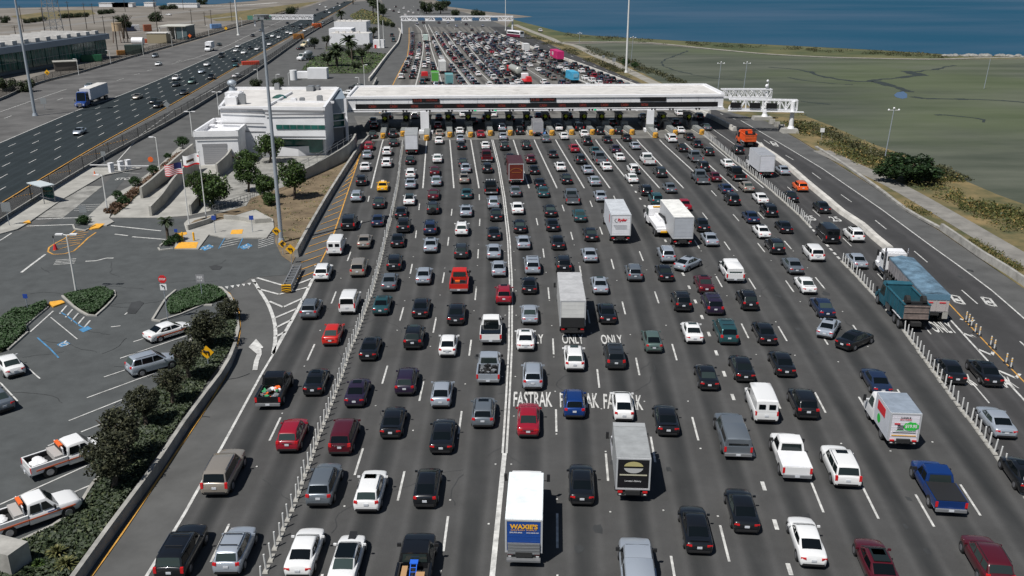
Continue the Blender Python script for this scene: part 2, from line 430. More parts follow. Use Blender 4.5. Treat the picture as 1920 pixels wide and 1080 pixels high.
# ---------------------------------------------------------------- lane lines of the plaza (survey picture points)
LN = {
'W': [(706, 205), (684, 262), (677, 285), (627, 435), (601, 487), (585, 525), (560, 577), (515, 660), (490, 702), (415, 840), (345, 965), (275, 1080)],
'A': [(733, 215), (716, 270), (695, 356), (690, 378), (678, 415), (656, 477), (626, 558), (586, 655), (518, 800), (412, 1020), (383, 1080)],
'B': [(765, 215), (757, 262), (752, 295), (745, 352), (740, 377), (732, 415), (724, 445), (712, 495), (700, 542), (687, 577), (671, 622), (656, 660), (630, 737), (602, 810), (575, 885), (546, 960), (517, 1027), (495, 1080)],
'C': [(802, 215), (800, 262), (793, 352), (787, 380), (774, 490), (757, 575), (724, 695), (675, 860), (607, 1070)],
'D': [(838, 215), (844, 270), (851, 352), (848, 388), (842, 440), (833, 512), (816, 605), (792, 725), (754, 905), (712, 1080)],
'E': [(874, 215), (884, 270), (898, 352), (900, 405), (897, 465), (893, 540), (883, 643), (864, 783), (836, 1000), (825, 1080)],
'F': [(911, 215), (923, 262), (935, 310), (945, 370), (954, 450), (958, 530), (957, 650), (952, 750), (946, 850), (931, 1000), (923, 1080)],
'G': [(947, 215), (965, 270), (992, 352), (1005, 407), (1018, 466), (1028, 541), (1037, 638), (1043, 780), (1045, 990), (1045, 1080)],
'H': [(982, 215), (1005, 270), (1044, 352), (1053, 381), (1070, 434), (1087, 500), (1103, 590), (1121, 700), (1138, 872), (1153, 1080)],
'I': [(1016, 215), (1046, 270), (1095, 352), (1106, 376), (1125, 427), (1147, 489), (1168, 571), (1195, 682), (1224, 840), (1261, 1060)],
'J': [(1050, 215), (1084, 270), (1143, 352), (1151, 368), (1174, 420), (1201, 476), (1230, 553), (1264, 657), (1303, 801), (1358, 1016), (1374, 1080)],
'K': [(1085, 215), (1122, 270), (1184, 347), (1200, 372), (1219, 402), (1240, 436), (1263, 482), (1284, 520), (1309, 577), (1336, 643), (1367, 725), (1404, 825), (1446, 957), (1484, 1080)],
'L': [(1120, 215), (1162, 270), (1236, 352), (1275, 405), (1305, 455), (1348, 527), (1397, 620), (1452, 740), (1532, 930), (1590, 1080)],
'M': [(1155, 215), (1201, 270), (1281, 352), (1321, 404), (1363, 460), (1409, 530), (1468, 626), (1539, 756), (1631, 940), (1700, 1080)],
'N': [(1195, 215), (1244, 270), (1301, 322), (1327, 350), (1380, 408), (1429, 466), (1484, 541), (1548, 639), (1623, 766), (1732, 954), (1804, 1080)],
'O': [(1232, 222), (1286, 270), (1382, 357), (1425, 402), (1477, 459), (1538, 531), (1601, 612), (1687, 737), (1818, 935), (1910, 1080)],
'X': [(1287, 228), (1330, 262), (1375, 300), (1440, 352), (1500, 405), (1540, 448), (1580, 492), (1605, 517), (1640, 555), (1690, 613), (1745, 690), (1800, 765), (1850, 830), (1900, 900), (1930, 945), (2020, 1080)],
'Q': [(1322, 232), (1379, 272), (1456, 333), (1484, 357), (1540, 408), (1600, 465), (1664, 533), (1752, 634), (1848, 748), (1960, 880), (2110, 1080)],
'R': [(1362, 235), (1415, 268), (1455, 295), (1515, 345), (1580, 400), (1615, 424), (1670, 470), (1720, 528), (1782, 600), (1855, 680), (1920, 750), (2200, 1080)],
'S': [(1389, 226), (1465, 270), (1540, 315), (1652, 392), (1740, 457), (1800, 500), (1860, 545), (1920, 597), (2050, 720), (2400, 1080)],
}
ORDER = list("WABCDEFGHIJKLMNOXQRS")
def gline(key, y0, y1, step=12):
    """ground points of a lane line, near to far (y0 > y1 in the survey picture)"""
    out = []
    y = y0
    while y > y1:
        out.append(P(interp_x(LN[key], y), y)); y -= step if y > 450 else step / 2
    out.append(P(interp_x(LN[key], y1), y1))
    return out
def lane_at(x, y):
    xs = [interp_x(LN[k], y) for k in ORDER]
    for i in range(len(xs) - 1):
        if xs[i] <= x < xs[i + 1]:
            return i, (x - xs[i]) / (xs[i + 1] - xs[i])
    return (0, -0.2) if x < xs[0] else (len(xs) - 2, 1.2)
def heading_at(x, y):
    i, t = lane_at(x, y)
    def q(yy):
        a, b = interp_x(LN[ORDER[i]], yy), interp_x(LN[ORDER[i + 1]], yy)
        return P(a + (b - a) * t, yy)
    d = q(y - 12) - q(y + 12)
    return math.atan2(-d.x, d.y)
def lane_sheet(name, keys, y0, y1, m, z, step=14):
    """road surface as a grid between lane lines, lane number in the UV map"""
    mb = MB(); ys = []
    y = y0
    while y > y1:
        ys.append(y); y -= step if y > 420 else step / 2
    ys.append(y1)
    n = len(keys); uvs = []
    vs = []
    for y in ys:
        for k in keys:
            p = P(interp_x(LN[k], y), y); vs.append((p.x, p.y, z))
    fs = []
    for j in range(len(ys) - 1):
        for i in range(n - 1):
            a = j * n + i
            fs.append((a, a + 1, a + 1 + n, a + n))
    mb.add(vs, fs)
    me = mb.mesh(name, [m])
    uvl = me.uv_layers.new(name="lane")
    for lp in me.loops:
        uvl.data[lp.index].uv = (lp.vertex_index % n, 0)
    o = bpy.data.objects.new(name, me); link(o)
    return tag(o, kind='structure')
# ---------------------------------------------------------------- ground, water, marsh
mb = MB()
mb.add([(-9000, -300, -0.16), (9000, -300, -0.16), (9000, 14000, -0.16), (-9000, 14000, -0.16)], [(0, 1, 2, 3)])
tag(mb.build("ground", mat("dry_earth", (0.12, 0.105, 0.085), 0.95, col2=(0.2, 0.18, 0.155), vscale=0.02, detail=9, lo=0.38, hi=0.6)), kind='structure')
wmat = mat("bay_water", (0.010, 0.065, 0.115), 0.55, spec=0.12, col2=(0.042, 0.088, 0.14), vscale=0.004, bump=0.5, bscale=0.35, stretch=(0.5, 1.0, 1), lo=0.4, hi=0.6)
def far(x, d): return Vector((x, d, 0))
shore = [P(*p) for p in [(2300, 122), (1920, 106), (1800, 103), (1640, 93), (1540, 88), (1440, 83), (1300, 77), (1170, 70), (1110, 66), (1060, 61), (1020, 52), (990, 44), (968, 38), (960, 34)]]
mb = MB()
pts = [(p.x, p.y, -0.10) for p in shore]
pts += [(P(1000, 31).x, P(1000, 31).y, -0.1), (P(965, 27).x, P(965, 27).y, -0.1), (P(900, 20).x, P(900, 20).y, -0.1), (P(840, 12).x, P(840, 12).y, -.1), (P(832, 4).x, P(832, 4).y, -.1), (P(800, -4).x, P(800, -4).y, -.1), (-100, 13500, -0.1), (8800, 13500, -0.1), (8800, 500, -0.1)]
pts = [pts[i] for i in range(len(pts))]
mb.poly(pts)
mb.f[0] = mb.f[0][::-1]
wat = mb.build("bay_water", wmat); tag(wat, kind='structure')
mb = MB()
lw = [P(*p) for p in [(-200, 16), (0, 15), (100, 13), (200, 11.5), (300, 10.5), (400, 8), (480, 1), (520, -6)]]
mb.poly([(p.x, p.y, -0.1) for p in lw] + [(-300, 13500, -.1), (-8800, 13500, -.1), (-8800, 900, -.1)])
tag(mb.build("bay_water_beyond_the_yard", wmat), kind='structure')
VEG = mat("roadside_vegetation", (0.05, 0.06, 0.022), 0.95, col2=(0.24, 0.17, 0.075), vscale=0.16, detail=8, lo=0.35, hi=0.7)
VEG2 = mat("shore_vegetation", (0.045, 0.062, 0.022), 0.95, col2=(0.13, 0.12, 0.05), vscale=0.035, detail=9, lo=0.38, hi=0.66)
ground("shore_strip", [(962, 36), (975, 40), (1060, 61.5), (1110, 66.5), (1170, 70.5), (1300, 77.5), (1440, 83.5), (1540, 88.5), (1640, 93.5), (1800, 103.5), (1920, 106.5), (2300, 122.5), (2300, 128), (1920, 110), (1760, 111), (1690, 110.5), (1560, 107.5), (1440, 101.5), (1340, 92.5), (1220, 80.5), (1150, 78.5), (1040, 78.5), (1000, 68), (950, 50)], VEG2, -0.07)
marsh_m = mat("marsh_grass", (0.04, 0.05, 0.032), 0.95, col2=(0.095, 0.102, 0.075), vscale=0.06, detail=14, stretch=(0.3, 1, 1), lo=0.36, hi=0.64, bump=.6, bscale=.8)
N, Lk = marsh_m.node_tree.nodes, marsh_m.node_tree.links
_n = N.new("ShaderNodeTexNoise"); _n.inputs["Scale"].default_value = 0.011; _n.inputs["Detail"].default_value = 5
_tc = N.new("ShaderNodeTexCoord"); Lk.new(_tc.outputs["Object"], _n.inputs["Vector"])
_r = N.new("ShaderNodeValToRGB"); _r.color_ramp.elements[0].position = 0.45; _r.color_ramp.elements[1].position = 0.6
_r.color_ramp.elements[0].color = (0, 0, 0, 1); _r.color_ramp.elements[1].color = (0.5, 0.5, 0.5, 1)
Lk.new(_n.outputs["Fac"], _r.inputs[0])
_mx = N.new("ShaderNodeMix"); _mx.data_type = 'RGBA'
_old = [l for l in marsh_m.node_tree.links if l.to_node.name == "Principled BSDF" and l.to_socket.name == "Base Color"][0].from_socket
Lk.new(_r.outputs[0], _mx.inputs[0]); Lk.new(_old, _mx.inputs[6]); _mx.inputs[7].default_value = (0.07, 0.095, 0.03, 1)
Lk.new(_mx.outputs[2], N["Principled BSDF"].inputs["Base Color"])
ground("marsh", [(1062, 83), (1150, 80), (1220, 82), (1340, 93.5), (1440, 102.5), (1560, 108.5), (1690, 111.5), (1760, 112), (1920, 111), (2500, 140), (3300, 520), (1920, 385), (1870, 365), (1800, 335), (1740, 305), (1640, 272), (1560, 237), (1500, 214), (1440, 207), (1350, 187), (1262, 167), (1180, 127), (1130, 108)], marsh_m, -0.06)
mb = MB()
for pts, wd in (([(1515, 133), (1530, 139), (1560, 146), (1600, 152), (1628, 152)], 2.0), ([(1628, 152), (1645, 149), (1695, 145), (1720, 140)], 2.0), ([(1700, 133), (1725, 141)], 3.0),
                ([(1640, 152), (1670, 160), (1690, 166), (1700, 172)], 2.4), ([(1704, 180), (1735, 184), (1790, 185), (1850, 187), (1990, 196)], 2.2), ([(1720, 134), (1750, 130), (1790, 122)], 1.4),
                ([(1440, 126), (1480, 128), (1515, 134)], 0.8), ([(1480, 145), (1540, 155), (1600, 158)], 0.8), ([(1500, 190), (1560, 196)], 0.9), ([(1750, 215), (1830, 220), (1850, 230)], 0.9), ([(1290, 95), (1240, 118), (1300, 140), (1390, 150)], 0.7)):
    q = smooth_line([P(*p) for p in pts], 3); q = [p + Vector((rnd.uniform(-.5, .5), rnd.uniform(-1.2, 1.2), 0)) for p in q]
    for i in range(len(q) - 1): ribbon(mb, [q[i], q[i + 1]], wd * rnd.uniform(.5, 1.7), -0.04 + i * 1e-4)
tag(mb.build("marsh_creeks", mat("creek_mud", (0.028, 0.033, 0.025), 0.5)), kind='structure')
ground("marsh_pond", [(1676, 178), (1682, 173), (1694, 171), (1701, 176), (1701, 183), (1692, 185), (1680, 182)], mat("pond_water", (0.06, 0.11, 0.2), 0.3), -0.03)
sand_m = mat("trail_gravel", (0.25, 0.235, 0.20), 0.95, var=0.25, vscale=0.3, detail=7)
mb = MB()
ribbon(mb, smooth_line([P(*p) for p in [(1050, 79), (1090, 78), (1150, 78), (1220, 80), (1340, 92), (1440, 101), (1560, 107), (1690, 110), (1760, 110.5), (1920, 108.5), (2300, 125)]], 6), 3.2, -0.02)
ribbon(mb, smooth_line([P(*p) for p in [(965, 46), (1000, 60), (1030, 71), (1048, 79), (1080, 86), (1115, 103), (1150, 118), (1200, 143), (1250, 166), (1300, 188), (1370, 210)]], 5), 3.6, -0.02)
tag(mb.build("shore_trail", sand_m), kind='structure')
mb = MB()
for k in range(90):      # boulders of the shore revetment
    x = rnd.uniform(1770, 2050); y = 104.5 + (x - 1770) * 0.010 + rnd.uniform(-0.8, 1.4)
    p = P(x, y)
    mb.sphere((p.x, p.y, 0.1), rnd.uniform(.5, 1.3), 0, 6, 4, (1.3, 1, .7))
tag(mb.build("shore_rocks", M['concrete_dirty']), "pale boulders piled along the far edge of the marsh", "rocks", kind='stuff')
ground("roadside_verge", [(955, 52), (1000, 70), (1040, 86), (1100, 112), (1200, 158), (1262, 180), (1380, 213), (1440, 228), (1500, 262), (1560, 300), (1640, 350), (1700, 395), (1760, 430), (1840, 485), (1920, 540), (2300, 810), (2700, 810), (2300, 500), (1925, 384), (1870, 364), (1800, 334), (1740, 304), (1640, 271), (1560, 236), (1500, 213), (1440, 206), (1350, 186), (1262, 166), (1180, 124), (1130, 105), (1075, 84), (1040, 76), (1000, 66), (965, 48)], VEG, -0.05)
mb = MB()
ribbon(mb, smooth_line([P(*p) for p in [(1540, 282), (1600, 310), (1680, 348), (1760, 393), (1840, 440), (1920, 487), (2100, 590)]], 5), 3.4, -0.025)
tag(mb.build("bay_footpath", mat("footpath_gravel", (0.2, 0.19, 0.17), 0.95, var=0.2, vscale=0.4)), kind='structure')
# ---------------------------------------------------------------- paved surfaces
ground("plaza_apron", [(700, 268), (690, 262), (668, 288), (655, 310), (617, 370), (575, 440), (545, 500), (540, 515), (470, 520), (430, 545), (445, 575), (448, 610), (444, 650), (425, 692), (380, 760), (290, 890), (210, 1000), (120, 1120), (1000, 1400), (2400, 1200), (2560, 1000), (1924, 543), (1840, 487), (1760, 432), (1700, 397), (1640, 352), (1560, 302), (1500, 264), (1440, 228), (1380, 213), (1300, 188), (1200, 158), (1045, 91), (955, 52), (900, 30), (860, 21), (800, 6), (770, -6), (712, -6), (718, 8), (740, 30), (750, 62), (732, 92), (700, 140), (690, 160), (662, 215)], M['service'], -0.03)
lane_sheet("plaza_road", list("WABCDEFGHIJKLMNOX"), 1240, 200, M['plaza'], 0.0)
lane_sheet("exit_road", list("XQRS"), 1240, 222, M['exitroad'], 0.004)
# paved apron between the booths
mb = MB()
mb.poly([tuple(P(*p)[:2]) + (0.012,) for p in [(684, 264), (1345, 258), (1280, 212), (664, 218)]])
tag(mb.build("booth_slab", mat('slab_concrete', (.13, .126, .115), .9, var=.3, vscale=.3, detail=8)), kind='structure')
FAR = {
'a': [(767, 50), (767, 80), (764, 105), (740, 152), (722, 190), (708, 220)],
'b': [(770, 41), (784, 50), (790, 57.5), (794, 80), (793, 97), (786, 135), (778, 165), (765, 200)],
'c': [(796, 44), (804, 65), (808, 90), (820, 127), (830, 162), (836, 200)],
'd': [(804, 48), (810, 59), (821, 80), (837, 106), (849, 121), (880, 160), (905, 205)],
'e': [(815, 52), (825, 67), (844, 95), (865, 120), (902, 160), (940, 205)],
'f': [(824, 50), (840, 67), (870, 107), (928, 162), (972, 205)],
'g': [(840, 50), (862, 67), (881, 90), (899, 112), (945, 160), (985, 205)],
'h': [(850, 50), (871, 68), (900, 102), (927, 128), (965, 162), (1015, 205)],
'i': [(862, 50), (884, 70), (927, 112), (985, 162), (1045, 205)],
'j': [(872, 50), (895, 70), (935, 104), (1010, 162), (1080, 205)],
'k': [(884, 50), (905, 70), (955, 108), (1040, 162), (1115, 205)],
'l': [(896, 50), (915, 72), (980, 105), (1030, 125), (1075, 145), (1120, 164), (1190, 205)],
'm': [(908, 50), (930, 72), (990, 98), (1060, 128), (1140, 164), (1225, 205)],
'n': [(918, 50), (940, 67), (993, 89), (1061, 115), (1189, 164), (1285, 205)],
}
LN.update(FAR)
lane_sheet("plaza_road_beyond", list("abcdefghijklmn"), 214, 50, M['oldplaza'], 0.006, step=10)
LN['o'] = [(935, 50), (965, 62), (1040, 92), (1120, 126), (1215, 164), (1330, 205), (1400, 232)]
LN['p'] = [(953, 50), (985, 63), (1050, 92), (1140, 130), (1240, 172), (1330, 202), (1440, 238)]
lane_sheet("exit_road_beyond", ['n', 'o', 'p'], 226, 50, M['exitroad'], 0.008, step=10)
ground("road_to_the_bridge", [(745, 50), (765, 50), (955, 52), (900, 30), (860, 21), (800, 6), (770, -6), (712, -6), (718, 8), (735, 28)], M['service'], 0.0)
# ---------------------------------------------------------------- plaza markings
mb = MB()
Z1 = 0.018
def solid(key, y0, y1, wid=0.15, off=0.0):
    pts = smooth_line(gline(key, y0, y1), 4)
    if off:
        q = []
        for i, p in enumerate(pts):
            a, b = pts[max(0, i - 1)], pts[min(len(pts) - 1, i + 1)]
            d = (b - a).normalized(); q.append(p + Vector((-d.y, d.x, 0)) * off)
        pts = q
    ribbon(mb, pts, wid, Z1)
for k in "ACDEGHI": solid(k, 353, 262, 0.22)
for k in "JLM": solid(k, 353, 262, 0.22)
solid('K', 345, 262, 0.22); solid('N', 323, 262, 0.22); solid('O', 358, 268, 0.22)
solid('W', 1240, 660, 0.2); 
solid('F', 850, 262, 0.16, 0.14); solid('F', 850, 262, 0.16, -0.14); solid('F', 1240, 850, 0.32)
solid('X', 352, 268, 0.2, 0.7)
solid('Q', 272, 240, 0.15)
solid('R', 1240, 596, 0.18); solid('S', 1240, 226, 0.17)
def dash_px(key, ys, wid=0.15):
    for (ya, yb) in ys:
        ribbon(mb, [P(interp_x(LN[key], ya), ya), P(interp_x(LN[key], yb), yb)], wid, Z1)
def dash_auto(key, near_start, y_end, wid=0.15, on=3.66, period=14.63):
    """regular dashes on and on towards y_end, one of them beginning at near_start"""
    D0 = P(0, near_start).y; Dend = P(0, y_end).y
    def yof(D): return pxof(0, D)[1]
    D = D0
    while D > 36: D -= period * 0.985
    while D + on < Dend:
        if D > 30:
            dash_px(key, [(yof(D), yof(D + on))], wid)
        D += period * 0.985
dash_auto('A', 1054, 362); dash_auto('C', 891, 362); dash_auto('D', 939, 375); dash_auto('E', 1034, 353)
dash_auto('G', 1028, 395); dash_auto('H', 902, 365); dash_auto('I', 867, 365); dash_auto('J', 826, 360)
dash_auto('L', 961, 375); dash_auto('M', 973, 390); dash_auto('N', 988, 340); dash_auto('O', 967, 385)
dash_auto('Q', 756, 330, 0.12); dash_auto('X', 640, 455, 0.12, 1.2, 2.0) if False else None
D = 30
while D < 150:
    y = pxof(0, D)[1]; y2 = pxof(0, D + 1.1)[1]
    if y2 > 345: dash_px('K', [(y, y2)], 0.26)
    D += 4.45
D = 86
while D < 122:      # short worn dashes beside the right-hand posts
    y = pxof(0, D)[1]; y2 = pxof(0, D + 1.0)[1]
    dash_px('X', [(y, y2)], 0.3); D += 1.7
# gore between the ramp and the plaza
def stripe(pts, wid, tgt=None, z=Z1, mi=0):
    ribbon(tgt or mb, smooth_line([P(*p) for p in pts], 1.5), wid, z, mi)
stripe([(474, 524), (487, 545), (500, 565), (510, 588), (516, 612), (516, 640), (512, 664)], 0.35)
stripe([(587, 522), (560, 577), (513, 662)], 0.35)
for a, b, c in (((482, 541), (523, 552), (580, 538)), ((505, 565), (531, 576), (566, 560))):
    stripe([a, b], 0.3); stripe([b, c], 0.3)
stripe([(516, 596), (556, 579)], 0.3); stripe([(518, 614), (546, 600)], 0.3); stripe([(518, 631), (535, 622)], 0.3)
stripe([(559, 532), (585, 522)], 0.3)
stripe([(482, 521), (533, 536)], 0.3)
for k in range(6):      # yield line teeth
    x = 425 + k * 10.5; y = 537.5 - k * 1.6
    a, b, c = P(x - 3.6, y), P(x + 3.6, y - 0.8), P(x + 1.5, y + 4.5)
    mb.poly([(a.x, a.y, Z1), (c.x, c.y, Z1), (b.x, b.y, Z1)])
# curved arrow on the ramp
stripe([(478, 694), (481, 677), (486, 665), (486, 657), (482, 651)], 0.42)
mb.poly([tuple(P(*p)[:2]) + (Z1 + .004,) for p in [(466, 651), (482, 664), (487, 655), (494, 652), (484, 640), (480, 636)]])
# small markings in the lanes near the booths and on the right
stripe([(645, 590), (651, 589)], 0.2); 
for (x, y) in ((1795, 562), (1854, 566), (1426, 271), (1452, 270)):
    s_ = 1.0 if y > 400 else 0.55
    q = [(x - 14 * s_, y - 9 * s_), (x + 2 * s_, y - 6 * s_), (x + 14 * s_, y + 9 * s_), (x - 3 * s_, y + 5 * s_), (x - 14 * s_, y - 9 * s_)]
    stripe(q[0:2], .25); stripe(q[1:3], .25); stripe(q[2:4], .25); stripe(q[3:5], .25)
    stripe([(x - 4 * s_, y - 2 * s_), (x + 4 * s_, y + 3 * s_)], .4)
# gore chevrons on the right
stripe([(1720, 540), (1782, 600)], 0.2)
for (x0, y0, x1, y1, x2, y2) in ((1800, 598, 1820, 604, 1826, 600), (1806, 625, 1828, 633, 1820, 628), (1834, 655, 1860, 666, 1862, 660), (1872, 695, 1905, 709, 1912, 701)):
    stripe([(x0, y0), (x1, y1)], .28); stripe([(x1, y1), (x2, y2)], .28)
# dashes of the lane on the far right
for (a, b) in (((1473, 291), (1488, 300)), ((1523, 324), (1539, 336)), ((1577, 365), (1597, 379)), ((1641, 413), (1662, 430)), ((1714, 471), (1739, 492)), ((1803, 544), (1833, 570)), ((1912, 640), (1950, 675)), ((1432, 262), (1444, 270))):
    stripe([a, b], .14)
# bright lines beyond the canopy
def fsolid(key, y0, y1, wid=0.25): ribbon(mb, smooth_line(gline(key, y0, y1, 6), 5), wid, 0.026)
for k in "bcd": fsolid(k, 208, 46, 0.32)
for k in "efg": fsolid(k, 208, 60, 0.26)
fsolid('h', 208, 70, 0.22); fsolid('i', 208, 72, 0.6); fsolid('k', 208, 90, 0.22); fsolid('l', 208, 72, 0.6)
for k in "jm":
    for yy in range(60, 205, 7): ribbon(mb, [P(interp_x(LN[k], yy + 2), yy + 2), P(interp_x(LN[k], yy), yy)], .2, 0.026)
for yy in range(60, 225, 9): ribbon(mb, [P(interp_x(LN['o'], yy + 2), yy + 2), P(interp_x(LN['o'], yy), yy)], .2, 0.026)
for yy in range(12, 56, 6):
    for f in (.25, .5, .75):
        xa = 718 + (yy - 8) * .8 + f * (60 + (yy - 8) * 2.9)
        ribbon(mb, [P(xa + 1.8 * f, yy + 1.2), P(xa, yy)], .3, 0.026)
tag(mb.build("lane_markings", M['white_line']), kind='structure')
mb = MB()
def flat_y(pts, wid): ribbon(mb, smooth_line([P(*p) for p in pts], 2), wid, Z1 + .004)
flat_y([(680, 272), (677, 285), (652, 360), (627, 435), (612, 470), (603, 488), (601, 492)], 0.16)
for t in range(22):      # diagonal hatching beside the wall
    yy = 290 + t * 7 + t * t * 0.24
    if yy > 515: break
    xr = interp_x(LN['W'], yy); wx = interp_x([(668, 288), (617, 370), (575, 440), (545, 500), (535, 540)], yy + 6)
    flat_y([(wx + 6 + yy * .012, yy + 8 + t * .35), (xr - 1, yy)], 0.15)
flat_y([(415, 540), (430, 550), (441, 566), (448, 585), (450, 610), (447, 640), (436, 676), (425, 702), (394, 754), (350, 820), (290, 909), (232, 996), (172, 1080), (140, 1125)], 0.14)
flat_y([(1777, 567), (1810, 602), (1860, 655), (1920, 716), (2000, 800)], 0.13)
fa = gline('a', 212, 52, 6); ribbon(mb, smooth_line(fa, 5), 0.25, 0.026)
tag(mb.build("yellow_markings", M['yellow_line']), kind='structure')
# lettering on the road
def road_text(s, px, py, wid, hh, rot, m=None):
    p = P(px, py)
    text_mesh(s, m or M['white_line'], wid, hh, Matrix.Translation((p.x, p.y, 0.03)) @ Matrix.Rotation(rot, 4, 'Z'), "road_lettering", None, 0.018)["kind"] = 'structure'
h = heading_at
road_text("FASTRAK", 999, 749, 3.1, 2.7, h(999, 749)); road_text("FASTRAK", 1086, 751, 3.1, 2.7, h(1086, 751)); road_text("FASTRAK", 1168, 754, 3.1, 2.7, h(1168, 754) - .03)
road_text("ONLY", 999, 636, 2.0, 2.3, h(999, 636)); road_text("ONLY", 1074, 636, 2.0, 2.3, h(1074, 636)); road_text("ONLY", 1147, 637, 2.0, 2.3, h(1147, 637))
road_text("ONLY", 1766, 614, 2.1, 2.9, h(1766, 614)); road_text("25", 1519, 409, 1.3, 2.6, h(1519, 409)); road_text("25", 1566, 411, 1.3, 2.6, h(1566, 411))
road_text("FASTRAK", 1792, 711, 2.8, 2.3, h(1792, 711)); road_text("FASTRAK", 1868, 716, 2.8, 2.3, h(1868, 716)); road_text("STOP", 235, 335.5, 3.0, 1.7, 0.15)
# patch of fresh asphalt and old cracks
mb = MB()
for q in ([(392, 500), (403, 497), (417, 500), (412, 506), (398, 506)], [(238, 585), (246, 567), (262, 564), (270, 568), (254, 588), (240, 588)]):
    pts = [P(*p) for p in q]; mb.poly([(p.x, p.y, .02) for p in pts][::-1])
for k in range(26):
    x, y = rnd.uniform(900, 1850), rnd.uniform(430, 1040)
    p = P(x, y); r_ = rnd.uniform(.15, .5)
    mb.poly([(p.x + math.cos(a) * r_ * rnd.uniform(.6, 1.2), p.y + math.sin(a) * r_ * rnd.uniform(.8, 2.2), .012) for a in [i * math.pi / 4 for i in range(8)]])
for k in range(46):      # cracks and sealed joints
    lot_ = k < 24; x, y = (rnd.uniform(20, 420), rnd.uniform(500, 800)) if lot_ else (rnd.uniform(500, 1850), rnd.uniform(420, 1050))
    p = P(x, y); a = rnd.uniform(0, 3.14) if lot_ or rnd.random() < .4 else 1.57 + rnd.uniform(-.3, .1); pts = [p]
    for j in range(rnd.randint(5, 14)): a += rnd.uniform(-.5, .5); pts.append(pts[-1] + Vector((math.cos(a), math.sin(a), 0)) * rnd.uniform(.3, .8))
    ribbon(mb, pts, rnd.uniform(.03, .08), .011 + k * 1e-5)
tag(mb.build("asphalt_patches", M['lot_dark']), kind='structure')
mb = MB()
for k in "ACDEGHIJLMNO":      # raised reflectors between the dashes
    D = 34 + rnd.random()
    while D < 110:
        y = pxof(0, D)[1]; p = P(interp_x(LN[k], y), y)
        mb.box(p.x, p.y, .03, .12, .12, .03); D += 7.2 * rnd.uniform(.9, 1.3)
for s_ in (-.55, .55):
    D = 34
    while D < 110:
        y = pxof(0, D)[1]; p = P(interp_x(LN['F'], y), y); mb.box(p.x + s_, p.y, .03, .12, .12, .03); D += 7.2
tag(mb.build("road_reflectors", M['white_line']), "small white reflectors dotted between the lane dashes", "reflectors", kind='stuff')
# ---------------------------------------------------------------- vehicles
def lerp(a, b, t): return a + (b - a) * t
def loft(mb, secs, mi=0, mfun=None, cap0=None, cap1=None):
    """secs: list of (y, [(x, z) ...]) half outlines from bottom middle to top middle; mirrored"""
    n = len(secs[0][1]); ring = 2 * n - 2
    vs = []
    for y, h_ in secs:
        r = [(x, y, z) for x, z in h_] + [(-x, y, z) for x, z in h_[-2:0:-1]]
        vs += r
    b = len(mb.v)
    mb.v += [Vector(p) for p in vs]
    for j in range(len(secs) - 1):
        for i in range(ring):
            a = b + j * ring + i; c = b + j * ring + (i + 1) % ring
            k = i if i < n - 1 else ring - 1 - i
            mb.f.append([a, c, c + ring, a + ring]); mb.m.append(mfun(k, j) if mfun else mi)
    for j, fl in ((0, False), (len(secs) - 1, True)):
        mb.f.append([b + j * ring + i for i in (range(ring - 1, -1, -1) if fl else range(ring))]); mb.m.append(mi)
